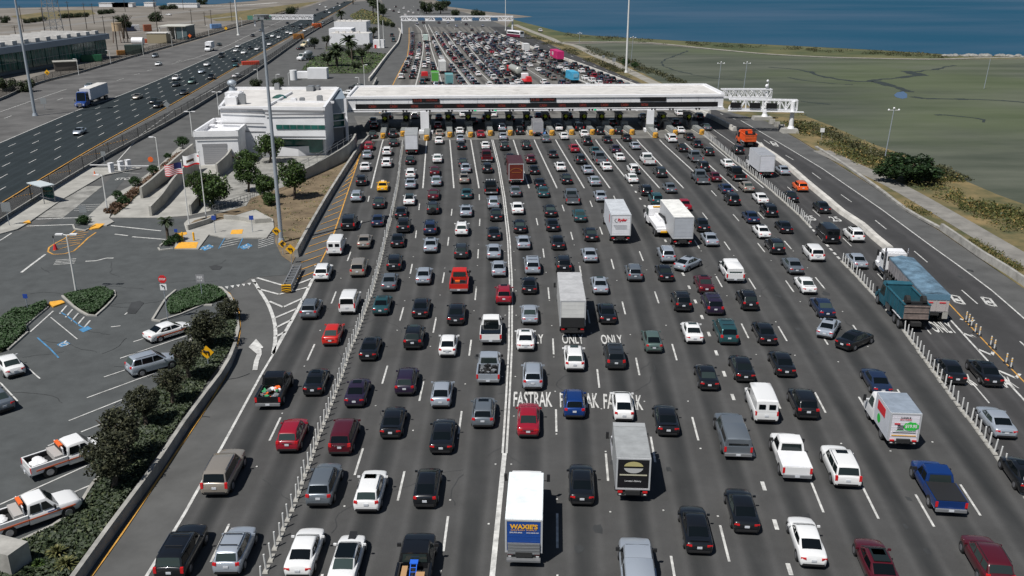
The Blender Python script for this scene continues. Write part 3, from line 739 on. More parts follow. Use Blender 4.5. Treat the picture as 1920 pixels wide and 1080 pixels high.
CAR = {
# L, W, ground gap, belt, roof, stations (t, width, top), rear glass foot y, roof rear y, roof front y, windscreen foot y, tumble, roof z drop rear
's': dict(L=4.8, W=1.84, g=.2, zb=.96, zr=1.45, st=[(-1, .72, .60), (-.985, .84, .80), (-.955, .92, .97), (-.89, .975, 1.02), (-.62, 1, 1.03), (-.3, 1, .98), (.2, 1, .97), (.5, 1, .98), (.62, .975, .94), (.8, .92, .84), (.9, .82, .74), (.96, .66, .62), (1, .42, .46)], cab=[(-1.72, 1.0), (-1.0, 1.37), (-.45, 1.44), (.3, 1.43), (1.15, .97)], hr=.70, bp=-.12, sides=(-1.25, .85)),
'h': dict(L=4.5, W=1.76, g=.18, zb=.98, zr=1.48, st=[(-1, .72, .60), (-.985, .84, .8), (-.95, .93, 1.0), (-.88, .98, 1.07), (-.5, 1, 1.04), (.2, 1, .98), (.55, 1, .97), (.7, .99, .88), (.84, .91, .78), (.93, .74, .65), (1, .44, .46)], cab=[(-2.02, 1.06), (-1.15, 1.39), (-.5, 1.47), (.25, 1.48), (1.4, .97)], hr=.68, bp=-.1, sides=(-1.4, 1.0)),
'u': dict(L=4.65, W=1.9, g=.24, zb=1.08, zr=1.70, st=[(-1, .76, .66), (-.985, .88, .9), (-.955, .94, 1.08), (-.9, .985, 1.12), (-.5, 1, 1.10), (.2, 1, 1.08), (.52, 1, 1.08), (.64, .975, 1.03), (.82, .93, .95), (.91, .84, .85), (.97, .68, .7), (1, .48, .55)], cab=[(-2.2, 1.12), (-1.88, 1.60), (-1.3, 1.69), (.2, 1.69), (1.12, 1.08)], hr=.74, bp=-.2, sides=(-1.95, .85)),
'U': dict(L=5.2, W=2.02, g=.28, zb=1.16, zr=1.88, st=[(-1, .9, .75), (-.99, .96, 1.0), (-.97, .98, 1.16), (-.94, .99, 1.2), (-.5, 1, 1.18), (.3, 1, 1.16), (.5, 1, 1.16), (.6, .99, 1.14), (.84, .95, 1.08), (.93, .86, 1.0), (.98, .74, .86), (1, .58, .66)], cab=[(-2.5, 1.2), (-2.28, 1.80), (-1.6, 1.87), (.35, 1.87), (1.15, 1.15)], hr=.78, bp=-.1, sides=(-2.3, .9)),
'm': dict(L=5.0, W=1.96, g=.2, zb=1.05, zr=1.74, st=[(-1, .78, .66), (-.985, .9, .9), (-.96, .95, 1.08), (-.91, .985, 1.12), (-.4, 1, 1.08), (.3, 1, 1.05), (.6, 1, 1.02), (.74, .97, .93), (.87, .88, .83), (.95, .7, .7), (1, .46, .52)], cab=[(-2.4, 1.12), (-2.12, 1.66), (-1.4, 1.73), (.55, 1.73), (1.75, 1.02)], hr=.76, bp=.1, sides=(-2.15, 1.3)),
'v': dict(L=5.5, W=2.02, g=.26, zb=1.2, zr=2.15, st=[(-1, .95, .8), (-.99, .98, 1.1), (-.98, .99, 1.2), (-.94, 1, 1.2), (-.4, 1, 1.2), (.4, 1, 1.18), (.62, 1, 1.15), (.78, .98, 1.06), (.93, .94, .95), (.98, .88, .8), (1, .78, .6)], cab=[(-2.72, 1.22), (-2.64, 2.08), (-2.3, 2.15), (.9, 2.15), (1.85, 1.15)], hr=.86, bp=.45, sides=(.35, 1.4)),
'V': dict(L=4.9, W=1.84, g=.2, zb=1.15, zr=1.86, st=[(-1, .94, .8), (-.99, .98, 1.05), (-.98, .99, 1.15), (-.94, 1, 1.16), (-.4, 1, 1.14), (.4, 1, 1.1), (.66, 1, 1.05), (.8, .97, .96), (.93, .92, .84), (.98, .85, .7), (1, .75, .55)], cab=[(-2.42, 1.17), (-2.32, 1.80), (-2.0, 1.86), (.6, 1.85), (1.7, 1.06)], hr=.82, bp=.3, sides=(-2.1, 1.25)),
}
PARTS = {}
def refine(pts, n):
    """rounds a profile: n pieces per span, through every given point"""
    out = []
    for i in range(len(pts) - 1):
        p0, p1, p2, p3 = pts[max(0, i - 1)], pts[i], pts[i + 1], pts[min(len(pts) - 1, i + 2)]
        for j in range(n):
            t = j / n; q = []
            for a, b, c, d in zip(p0, p1, p2, p3):
                cr = .5 * (2 * b + (c - a) * t + (2 * a - 5 * b + 4 * c - d) * t * t + (3 * b - a - 3 * c + d) * t ** 3)
                q.append(min(max(cr, min(b, c) - .02), max(b, c) + .02) * .75 + (b + (c - b) * t) * .25)
            q[0] = p1[0] + (p2[0] - p1[0]) * t
            out.append(tuple(q))
    out.append(tuple(pts[-1]))
    return out
def wheel_mesh(r=.33, wd=.24, n=14):
    mb = MB()
    mb.cyl((-wd / 2, 0, 0), (wd / 2, 0, 0), r, r, n, 0)
    for s_ in (-1, 1):
        mb.cyl((s_ * wd / 2, 0, 0), (s_ * (wd / 2 + .012), 0, 0), r * .64, r * .6, n, 1)
    return mb
def car_parts(k):
    c = CAR[k]; L, W, g = c['L'], c['W'], c['g']; hw = W / 2; zb, zr = c['zb'], c['zr']
    body = MB(); secs = []
    for t, wf, zt in refine(c['st'], 2):
        h_ = hw * wf
        gg = g + (.16 if abs(t) > .99 else .06 if abs(t) > .97 else 0)
        lo_ = gg + .08; sp_ = zt - lo_
        secs.append((t * L / 2, [(0, gg), (h_ * .84, gg), (h_ * .945, lo_), (h_ * .995, lo_ + sp_ * .4), (h_, lo_ + sp_ * .62), (h_ * .975, zt - sp_ * .18), (h_ * .925, zt - sp_ * .07), (h_ * .80, zt - .015), (h_ * .42, zt + .018), (0, zt + .03)]))
    loft(body, secs, 0, lambda i, j: 1 if i <= 1 else 0)
    hb = hw * .90; hr = hw * c['hr'] * 1.03
    cab = c['cab']
    PL = {'v': .985, 'V': .97, 'U': .94, 'm': .91}.get(k, .87)
    def pl(y):      # the cabin narrows towards nose and tail
        y0, y1 = cab[0][0], cab[-1][0]; u = abs((y - (y0 + y1) / 2) / ((y1 - y0) / 2)); return 1 - (1 - PL) * u ** 2.2
    def wt(z): return lerp(hb, hr, max(0, min(1, (z - zb) / (zr - zb))))
    cs = []
    for y, z in refine(cab, 3):
        w_ = wt(z) * pl(y); lo = zb - .1; hbb = hb * pl(y)
        zz = max(z, lo + .05)
        cs.append((y, [(0, lo), (hbb, lo), (lerp(hbb, w_, .5) + .008, lerp(zb - .04, zz - .05, .5)), (w_ + .005, zz - .06), (w_ - .035, zz - .02), (w_ - .1, zz), (w_ * .5, zz + .016), (0, zz + .022)]))
    loft(body, cs, 0)
    R_ = .335 if k not in 'Uv' else .38
    wx, wyf, wyr = hw - .13, L * .31, -L * .295
    for sx in (-1, 1):
        for wy in (wyf, wyr):
            body.cyl((sx * (hw - .2), wy, R_ + .02), (sx * (hw + .004), wy, R_ + .02), R_ + .055, R_ + .055, 16, 1)
    # bumper and grille
    body.box(0, -L / 2 + .0, g + .2, W * .74, .07, .14, 1)
    body.box(0, L / 2 - .03, g + .28, W * .6, .08, .2, 1)
    parts = []
    parts.append(("body", body.mesh(k + "_body", [M['paint'], M['black']], 42), (0, 0, 0), 'paint'))
    def glass_quad(mb, a, b, s0, s1, f0, f1, up):
        (y0, z0), (y1, z1) = a, b
        d = Vector((0, y1 - y0, z1 - z0)).normalized()
        nrm = Vector((0, -d.z, d.y)) if up > 0 else Vector((0, d.z, -d.y))
        if nrm.z < 0: nrm = -nrm
        rows = []
        full = refine(cab, 3); seg = full[-4:] if a is cab[-1] or b is cab[-1] else full[:4]
        if a is cab[-1]: seg = seg[::-1]
        for j in range(5):
            u = lerp(s0, s1, j / 4) * 3; i_ = min(2, int(u)); y, z = lerp(seg[i_][0], seg[i_ + 1][0], u - i_), lerp(seg[i_][1], seg[i_ + 1][1], u - i_)
            w_ = wt(z) * pl(y) * lerp(f0, f1, j / 4)
            rows.append([Vector((x, y, z + (.022 if abs(x) < .1 * w_ else .017 if abs(x) < .6 * w_ else .002))) + nrm * .014 for x in (-w_, -w_ * .5, 0, w_ * .5, w_)])
        vs = [p for r in rows for p in r]
        fs = []
        for j in range(4):
            for i in range(4):
                fs.append((j * 5 + i, j * 5 + i + 1, j * 5 + i + 6, j * 5 + i + 5))
        base = len(mb.v); mb.add(vs, fs)
        # face outwards
        f0_ = mb.f[-1]; n_ = (mb.v[f0_[1]] - mb.v[f0_[0]]).cross(mb.v[f0_[2]] - mb.v[f0_[1]])
        if n_.dot(nrm) < 0:
            for q in range(len(mb.f) - 16, len(mb.f)): mb.f[q] = mb.f[q][::-1]
    gm = [M['glass']]
    mb = MB(); glass_quad(mb, cab[-1], cab[-2], .06, .97, .93, .92, 1)
    parts.append(("windshield", mb.mesh(k + "_windshield", gm, 60), (0, 0, 0), None))
    if k == 'v':
        mb = MB()
        for s_ in (-1, 1): mb.box(s_ * .42, -2.71, 1.62, .55, .05, .42, 0)
        parts.append(("rear_window", mb.mesh("v_rw", gm), (0, 0, 0), None))
    else:
        mb = MB(); glass_quad(mb, cab[0], cab[1], .08, .95, .9, .88, 1)
        parts.append(("rear_window", mb.mesh(k + "_rw", gm, 60), (0, 0, 0), None))
    ya, yb_ = c['sides']; ztop = zr - .115; zbot = zb + .02
    kf = (cab[-1][0] - cab[-2][0]) / (cab[-1][1] - cab[-2][1])
    for sx in (-1, 1):
        mb = MB()
        def X(z): return sx * (lerp(hb, wt(zr) + .005, max(0, (z - zb + .04) / (zr - .055 - zb + .04))) + .018)
        segs = []
        f_top = cab[-2][0] + .06; f_bot = f_top - kf * (ztop - zbot) * .78
        r_bot = max(ya, cab[0][0] + .2); r_top = max(cab[1][0] + .05, r_bot + .12) if k in 'sh' else r_bot + .1
        if k == 'v': r_bot = r_top = .35
        bp = c['bp']
        cuts = [(r_bot, r_top), (bp - .04, bp - .04), (bp + .04, bp + .04), (f_bot, f_top)]
        if k in 'uUmV': 
            c1 = lerp(r_bot, bp, .42)
            cuts = [(r_bot, r_top), (c1 - .04, c1 - .04), (c1 + .04, c1 + .04), (bp - .04, bp - .04), (bp + .04, bp + .04), (f_bot, f_top)]
        if k == 'v': cuts = [(.35, .35), (f_bot, f_top)]
        for q in range(0, len(cuts), 2):
            (b0, t0), (b1, t1) = cuts[q], cuts[q + 1]
            v4 = [(X(z_) * pl(y_), y_, z_) for z_, y_ in ((zbot, b0), (zbot, b1), (ztop, t1), (ztop, t0))]
            mb.add(v4, [(0, 1, 2, 3) if sx > 0 else (3, 2, 1, 0)])
        parts.append(("side_window", mb.mesh(k + "_sw", gm), (0, 0, 0), None))
    zt_ = {'s': .82, 'h': .92, 'u': 1.0, 'U': 1.02, 'm': 1.0, 'v': 1.05, 'V': 1.05}[k]
    tall = {'s': .12, 'h': .16, 'u': .18, 'U': .42, 'm': .28, 'v': .36, 'V': .5}[k]
    tw = {'s': .36, 'h': .24, 'u': .26, 'U': .2, 'm': .26, 'v': .14, 'V': .14}[k]
    for sx in (-1, 1):
        mb = MB(); mb.box(0, 0, 0, tw, .14, tall, 0, tx=.92, rz=sx * (.28 if k in 'shum' else 0))
        parts.append(("tail_light", mb.mesh(k + "_tl", [M['red_lamp']]), (sx * (hw * (.90 if k in 'shum' else .95) - tw / 2), -L / 2 + (.1 if k in 'shum' else .06), zt_), None))
    for sx in (-1, 1):
        mb = MB(); mb.box(0, 0, 0, .3, .12, .12, 0, rz=-sx * .45)
        parts.append(("headlight", mb.mesh(k + "_hl", [M['clear_lamp']]), (sx * (hw * .6), L / 2 - .2, .5 if k in 'sh' else .62), None))
    mb = MB(); mb.box(0, 0, 0, .32, .03, .16, 0)
    parts.append(("license_plate", mb.mesh(k + "_lp", [M['plate']]), (0, -L / 2 - .012, .70 if k in 'sh' else .84), None))
    for sx in (-1, 1):
        mb = MB(); mb.box(0, 0, 0, .2, .1, .13, 0)
        parts.append(("side_mirror", mb.mesh(k + "_mi", [M['paint']]), (sx * (hw + .06), cab[-1][0] - .35, zb + .07), 'paint'))
    wm = wheel_mesh(R_).mesh(k + "_wheel", [M['tyre'], M['rim']], 40)
    for sx in (-1, 1):
        for wy in (wyf, wyr):
            parts.append(("wheel", wm, (sx * (hw - .105), wy, R_), None))
    if k in 'uU':
        for sx in (-1, 1):
            mb = MB(); mb.cyl((0, -1.7 if k == 'u' else -2.0, 0), (0, .1, 0), .022, .022, 5, 0)
            parts.append(("roof_rail", mb.mesh(k + "_rail", [M['chrome' if k == 'U' else 'black']]), (sx * (hr - .06), 0, zr + .035), None))
    return parts
def pickup_parts(long=False):
    L, W = 5.85, 2.02; hw = W / 2
    cabshift = 0
    body = MB()
    st = [(-.5, 1, 1.1), (.3, 1, 1.1), (1.1, 1, 1.1), (1.35, .99, 1.12), (2.3, .965, 1.07), (2.6, .9, 1.0), (2.8, .78, .9), (2.92, .62, .66)]
    secs = []
    for y, wf, zt in st:
        h_ = hw * wf; gg = .34 + (.1 if y > 2.7 else 0)
        secs.append((y, [(0, gg), (h_ * .88, gg), (h_ * .97, gg + .1), (h_, .72), (h_ * .985, zt - .12), (h_ * .9, zt - .02), (0, zt + .02)]))
    loft(body, secs, 0, lambda i, j: 1 if i == 0 else 0)
    cab = [(-.52, 1.12), (-.42, 1.78), (-.1, 1.86), (.72, 1.86), (1.42, 1.1)]
    hb, hr = hw * .92, hw * .78
    def wt(z): return lerp(hb, hr, max(0, min(1, (z - 1.1) / .76)))
    cs = []
    for y, z in cab:
        w_ = wt(z); zz = max(z, 1.08)
        cs.append((y, [(0, 1.0), (hb, 1.0), (lerp(hb, w_, .5), lerp(1.06, zz - .05, .5)), (w_, zz - .06), (w_ - .05, zz - .01), (0, zz + .018)]))
    loft(body, cs, 0)
    R_ = .39
    for sx in (-1, 1):
        body.cyl((sx * (hw - .2), 1.9, R_ + .02), (sx * (hw + .004), 1.9, R_ + .02), R_ + .06, R_ + .06, 16, 1)
    parts = [("body", body.mesh("pickup_body", [M['paint'], M['black']], 42), (0, 0, 0), 'paint')]
    bed = MB()
    bed.box(0, -1.72, .66, W - .06, 2.36, .16, 1)
    bed.box(0, -1.72, .765, W - .3, 2.3, .03, 1)
    for sx in (-1, 1):
        bed.box(sx * (hw - .07), -1.72, .86, .14, 2.36, .62, 0, tx=.9)
        bed.box(sx * (hw - .19), -1.72, .9, .08, 2.3, .5, 1)
        bed.cyl((sx * (hw - .2), -1.78, R_ + .02), (sx * (hw + .006), -1.78, R_ + .02), R_ + .06, R_ + .06, 16, 1)
    bed.box(0, -.56, .9, W - .2, .06, .5, 0)
    bed.box(0, -1.0, .33, 1.0, 3.4, .2, 1)
    parts.append(("cargo_bed", bed.mesh("bed", [M['paint'], M['black']]), (0, 0, 0), 'paint'))
    mb = MB(); mb.box(0, 0, 0, W - .3, .09, .56, 0)
    parts.append(("tailgate", mb.mesh("tailgate", [M['paint']]), (0, -2.88, .88), 'paint'))
    mb = MB(); mb.box(0, 0, 0, W - .12, .16, .2, 0)
    parts.append(("rear_bumper", mb.mesh("bumper", [M['grey_metal']]), (0, -2.98, .52), None))
    mb = MB(); mb.add([(-.72, -.56, 1.2), (.72, -.56, 1.2), (.66, -.455, 1.7), (-.66, -.455, 1.7)], [(3, 2, 1, 0)]); mb.f[-1] = [0, 1, 2, 3]
    parts.append(("rear_window", mb.mesh("p_rw", [M['glass']]), (0, 0, 0), None))
    mb = MB(); mb.add([(-.8, 1.40, 1.17), (.8, 1.40, 1.17), (.68, .79, 1.84), (-.68, .79, 1.84)], [(1, 0, 3, 2)])
    parts.append(("windshield", mb.mesh("p_ws", [M['glass']]), (0, 0, 0), None))
    for sx in (-1, 1):
        mb = MB()
        def X(z): return sx * (lerp(hb, hr, (z - 1.1) / .7) + .03)
        for (b0, t0, b1, t1) in ((-.4, -.3, .3, .3), (.38, .38, 1.08, .7)):
            v4 = [(X(1.16), b0, 1.16), (X(1.16), b1, 1.16), (X(1.7), t1, 1.7), (X(1.7), t0, 1.7)]
            mb.add(v4, [(0, 1, 2, 3) if sx > 0 else (3, 2, 1, 0)])
        parts.append(("side_window", mb.mesh("p_sw", [M['glass']]), (0, 0, 0), None))
        mb = MB(); mb.box(0, 0, 0, .16, .08, .4, 0); parts.append(("tail_light", mb.mesh("p_tl", [M['red_lamp']]), (sx * (hw - .1), -2.9, .92), None))
        mb = MB(); mb.box(0, 0, 0, .3, .12, .18, 0); parts.append(("headlight", mb.mesh("p_hl", [M['clear_lamp']]), (sx * (hw - .42), 2.80, .72), None))
        mb = MB(); mb.box(0, 0, 0, .24, .12, .22, 0); parts.append(("side_mirror", mb.mesh("p_mi", [M['black']]), (sx * (hw + .09), 1.12, 1.22), None))
    mb = MB(); mb.box(0, 0, 0, .32, .03, .16, 0); parts.append(("license_plate", mb.mesh("p_lp", [M['plate']]), (0, -3.07, .55), None))
    wm = wheel_mesh(R_, .28).mesh("p_wheel", [M['tyre'], M['rim']], 40)
    for sx in (-1, 1):
        for wy in (1.9, -1.78): parts.append(("wheel", wm, (sx * (hw - .12), wy, R_), None))
    return parts
for k in CAR: PARTS[k] = car_parts(k)
PARTS['p'] = pickup_parts()
def joined(k, lite=False):
    """every part of a vehicle in one mesh, for the far ones"""
    vs, fs, ms, mats = [], [], [], []
    for nm, me, off, _ in PARTS[k]:
        if lite and nm in ("side_mirror", "roof_rail", "headlight"): continue
        b = len(vs); o = Vector(off)
        vs += [tuple(v.co + o) for v in me.vertices]
        for p in me.polygons:
            mt = me.materials[p.material_index]
            if mt not in mats: mats.append(mt)
            fs.append([b + i for i in p.vertices]); ms.append(mats.index(mt))
    me = bpy.data.meshes.new(k + "_whole"); me.from_pydata(vs, [], fs)
    for m in mats: me.materials.append(m)
    me.polygons.foreach_set("material_index", ms)
    me.polygons.foreach_set("use_smooth", [True] * len(fs)); me.set_sharp_from_angle(angle=R(40))
    return me
WHOLE = {k: joined(k) for k in PARTS}
NAMES = {'s': 'sedan', 'h': 'hatchback', 'u': 'sport_utility_car', 'U': 'sport_utility_car', 'm': 'minivan', 'v': 'cargo_van', 'V': 'cargo_van', 'p': 'pickup_truck'}
WORD = {'s': 'sedan', 'h': 'hatchback', 'u': 'SUV', 'U': 'SUV', 'm': 'minivan', 'v': 'van', 'V': 'van', 'p': 'pickup'}
CATS = {'s': 'car', 'h': 'car', 'u': 'car', 'U': 'car', 'm': 'car', 'v': 'van', 'V': 'van', 'p': 'pickup truck'}
COL = {  # colour, metallic, word
'k': ((.006, .007, .009), 0, 'black'), 'd': ((.035, .04, .045), 1, 'charcoal'), 'g': ((.17, .195, .22), 1, 'grey'), 'l': ((.44, .485, .54), 1, 'silver'),
'w': ((.74, .74, .73), 0, 'white'), 'b': ((.01, .05, .22), 1, 'blue'), 'n': ((.012, .022, .055), 0, 'navy'), 'r': ((.26, .008, .02), 0, 'red'), 'R': ((.5, .02, .012), 0, 'red'),
'M': ((.07, .006, .012), 0, 'maroon'), 't': ((.03, .10, .11), 1, 'teal'), 'G': ((.12, .18, .16), 1, 'green'), 'y': ((.8, .42, .01), 0, 'yellow'),
'o': ((.75, .11, .01), 0, 'orange'), 'e': ((.36, .32, .27), 1, 'beige'), 'B': ((.05, .35, .75), 0, 'bright-blue'), 'P': ((.02, .012, .03), 0, 'purple-black')}
METAL = {}
def paint_slot(o, col):
    c, mt, _ = COL[col]
    o.color = c + (1,)
    if mt:
        for i, s_ in enumerate(o.material_slots):
            if s_.material == M['paint']:
                s_.link = 'OBJECT'; s_.material = M['metalpaint']
def spawn(k, x, y, rz, col, label, group=None, full=True, scale=1.0, name=None, cat=None, z=0.012):
    if full:
        root = empty(name or NAMES[k], (x, y, z), rz, label, cat or CATS[k], group)
        for nm, me, off, pt in PARTS[k]:
            o = bpy.data.objects.new(nm, me); link(o)
            o.location = off; o.parent = root
            if pt: paint_slot(o, col)
        q = (1, .97, .97) if k == 'p' else (.92, .95, .91)
        root.scale = (q[0] * scale * rnd.uniform(.975, 1.015), q[1] * scale * rnd.uniform(.94, 1.04), q[2] * scale * rnd.uniform(.95, 1.05))
        return root
    o = bpy.data.objects.new(name or NAMES[k], WHOLE[k]); link(o)
    o.location = (x, y, z); o.rotation_euler = (0, 0, rz); o.scale = (.92 * scale, .95 * scale, .92 * scale)
    paint_slot(o, col)
    return tag(o, label, cat or CATS[k], group)
def sub(root, name, mb, mats, smooth=None):
    return mb.build(name, mats, root, smooth)
def flatmat(name, c, rough=.5, **k): 
    if name not in M: M[name] = mat(name, c, rough, **k)
    return M[name]
def truck_cab(root, yf, W, m, zt=2.5, ln=1.9, hood=.9):
    """cab whose nose is at yf, with a short sloping bonnet"""
    mb = MB(); hw = W / 2; yb = yf - ln
    cs = [(yb, zt - .1), (yb + .1, zt), (yf - hood - .45, zt), (yf - hood, 1.5), (yf - .15, 1.3), (yf, 1.0)]
    secs = [(y, [(0, .55), (hw, .55), (hw, min(z, 1.3) * .8), (hw * (.9 if z > 1.6 else .98), z - .08), (hw * .84 if z > 1.6 else hw * .9, z), (0, z + .02)]) for y, z in cs]
    loft(mb, secs, 0)
    sub(root, "cab", mb, [m, M['black']], 40)
    mb = MB(); mb.add([(-hw * .85, yf - hood - .02, 1.58), (hw * .85, yf - hood - .02, 1.58), (hw * .8, yf - hood - .43, zt - .08), (-hw * .8, yf - hood - .43, zt - .08)], [(0, 1, 2, 3)])
    for v in mb.v: v.y += .03; v.z += .02
    sub(root, "windshield", mb, M['glass'])
    for sx in (-1, 1):
        mb = MB(); q = [(sx * (hw + .01), yb + .25, 1.45), (sx * (hw + .01), yf - hood - .15, 1.45), (sx * (hw * .91 + .02), yf - hood - .42, zt - .3), (sx * (hw * .91 + .02), yb + .3, zt - .3)]
        mb.add(q, [(0, 1, 2, 3) if sx > 0 else (3, 2, 1, 0)]); sub(root, "side_window", mb, M['glass'])
        mb = MB(); mb.box(sx * (hw + .3), yf - hood - .1, 1.75, .2, .1, .5); mb.cyl((sx * hw, yf - hood - .1, 1.55), (sx * (hw + .3), yf - hood - .1, 1.55), .025, None, 5)
        sub(root, "side_mirror", mb, M['black'])
        mb = MB(); mb.box(sx * (hw - .3), yf + .005, .85, .35, .06, .2); sub(root, "headlight", mb, M['clear_lamp'])
def truck_wheels(root, ys, W, r=.48, dual=()):
    me = wheel_mesh(r, .3).mesh("truck_wheel", [M['tyre'], M['rim']], 40)
    me2 = wheel_mesh(r, .52).mesh("dual_wheel", [M['tyre'], M['rim']], 40)
    for y in ys:
        for sx in (-1, 1):
            o = bpy.data.objects.new("wheel", me2 if y in dual else me); link(o); o.parent = root
            o.location = (sx * (W / 2 - (.27 if y in dual else .16)), y, r)
def box_truck(px, py, rz, label, lb=6.5, hb=2.7, z0=1.05, W=2.45, boxc=(.6, .6, .6), roofc=None, doorc=None, cabc=(.7, .7, .7), gate=False, name="box_truck", zref=2.0, over=False):
    """px, py: picture point of the middle of the rear face at height zref"""
    p = P(px, py, zref)
    d = Vector((-math.sin(rz), math.cos(rz), 0))
    root = empty(name, (p.x, p.y, 0.012), rz, label, "truck", "box trucks among the queuing traffic")
    bm = mat("box_panel", boxc, .45, var=.06, vscale=.8); rm = mat("box_roof", roofc or boxc, .5, var=.12, vscale=1.2); dm = mat("box_door", doorc or boxc, .5, var=.06, vscale=1.0)
    mb = MB(); mb.box(0, lb / 2, z0 + hb / 2, W, lb, hb); 
    sub(root, "cargo_box", mb, bm)
    mb = MB(); mb.box(0, lb / 2, z0 + hb + .015, W - .04, lb - .04, .03)
    for i in range(int(lb / .8)): mb.box(0, .4 + i * .8, z0 + hb + .035, W - .1, .03, .012)
    sub(root, "box_roof", mb, rm)
    mb = MB(); mb.box(0, -.02, z0 + hb / 2, W - .24, .04, hb - .24)
    for i in range(5): mb.box(0, -.045, z0 + .35 + i * (hb - .5) / 4.6, W - .26, .012, .02)
    door = sub(root, "rear_door", mb, dm)
    mb = MB()
    for sx in (-1, 1): mb.box(sx * (W / 2 - .05), -.03, z0 + hb / 2, .1, .07, hb)
    mb.box(0, -.03, z0 + hb - .05, W - .2, .06, .1); mb.box(0, -.03, z0 + .06, W - .2, .06, .12)
    sub(root, "door_frame", mb, flatmat("door_frame_alloy", (.45, .46, .47)))
    mb = MB(); mb.box(0, lb / 2 + .6, .8, .95, lb + 1.6, .3); mb.box(0, .0, .62, W - .3, .16, .22)
    for i in range(5): mb.box(-.8 + i * .4, -.09, .62, .16, .02, .06, 1)
    sub(root, "chassis", mb, [M['chassis'], M['text_white']])
    for sx in (-1, 1):
        mb = MB(); mb.box(sx * (W / 2 - .3), -.1, .82, .3, .06, .12); sub(root, "tail_light", mb, M['red_lamp'])
    if gate:
        mb = MB(); mb.box(0, -.12, z0 + .32, W - .3, .07, .75)
        for i in range(4): mb.box(0, -.16, z0 + .02 + i * .2, W - .3, .02, .03)
        mb.box(0, -.25, .5, W - .2, .3, .12)
        sub(root, "lift_gate", mb, flatmat("gate_alloy", (.32, .33, .34), .4, metal=.6))
    if over:
        mb = MB(); mb.box(0, lb + .45, z0 + hb * .74, W - .02, .9, hb * .5, ty=.6); sub(root, "wind_deflector", mb, bm)
    truck_cab(root, lb + 2.55, 2.15, mat("cab_paint", cabc, .35), zt=2.45, ln=2.3)
    truck_wheels(root, (lb + 1.5, 1.6), W - .1, .46, (1.6,))
    return root
def face_text(root, s, m, wd, ht, x, y, z, bold=.02, side=None, shear=0.0):
    """lettering on the rear face (side None) or on the left/right side (side -1/1) of a vehicle"""
    if side is None: Mx = Matrix.Translation((x, y, z)) @ Matrix.Rotation(R(90), 4, 'X')
    elif side < 0: Mx = Matrix.Translation((x, y, z)) @ Matrix.Rotation(R(-90), 4, 'Z') @ Matrix.Rotation(R(90), 4, 'X')
    else: Mx = Matrix.Translation((x, y, z)) @ Matrix.Rotation(R(90), 4, 'Z') @ Matrix.Rotation(R(90), 4, 'X')
    return text_mesh(s, m, wd, ht, Mx, "lettering", root, bold, shear)
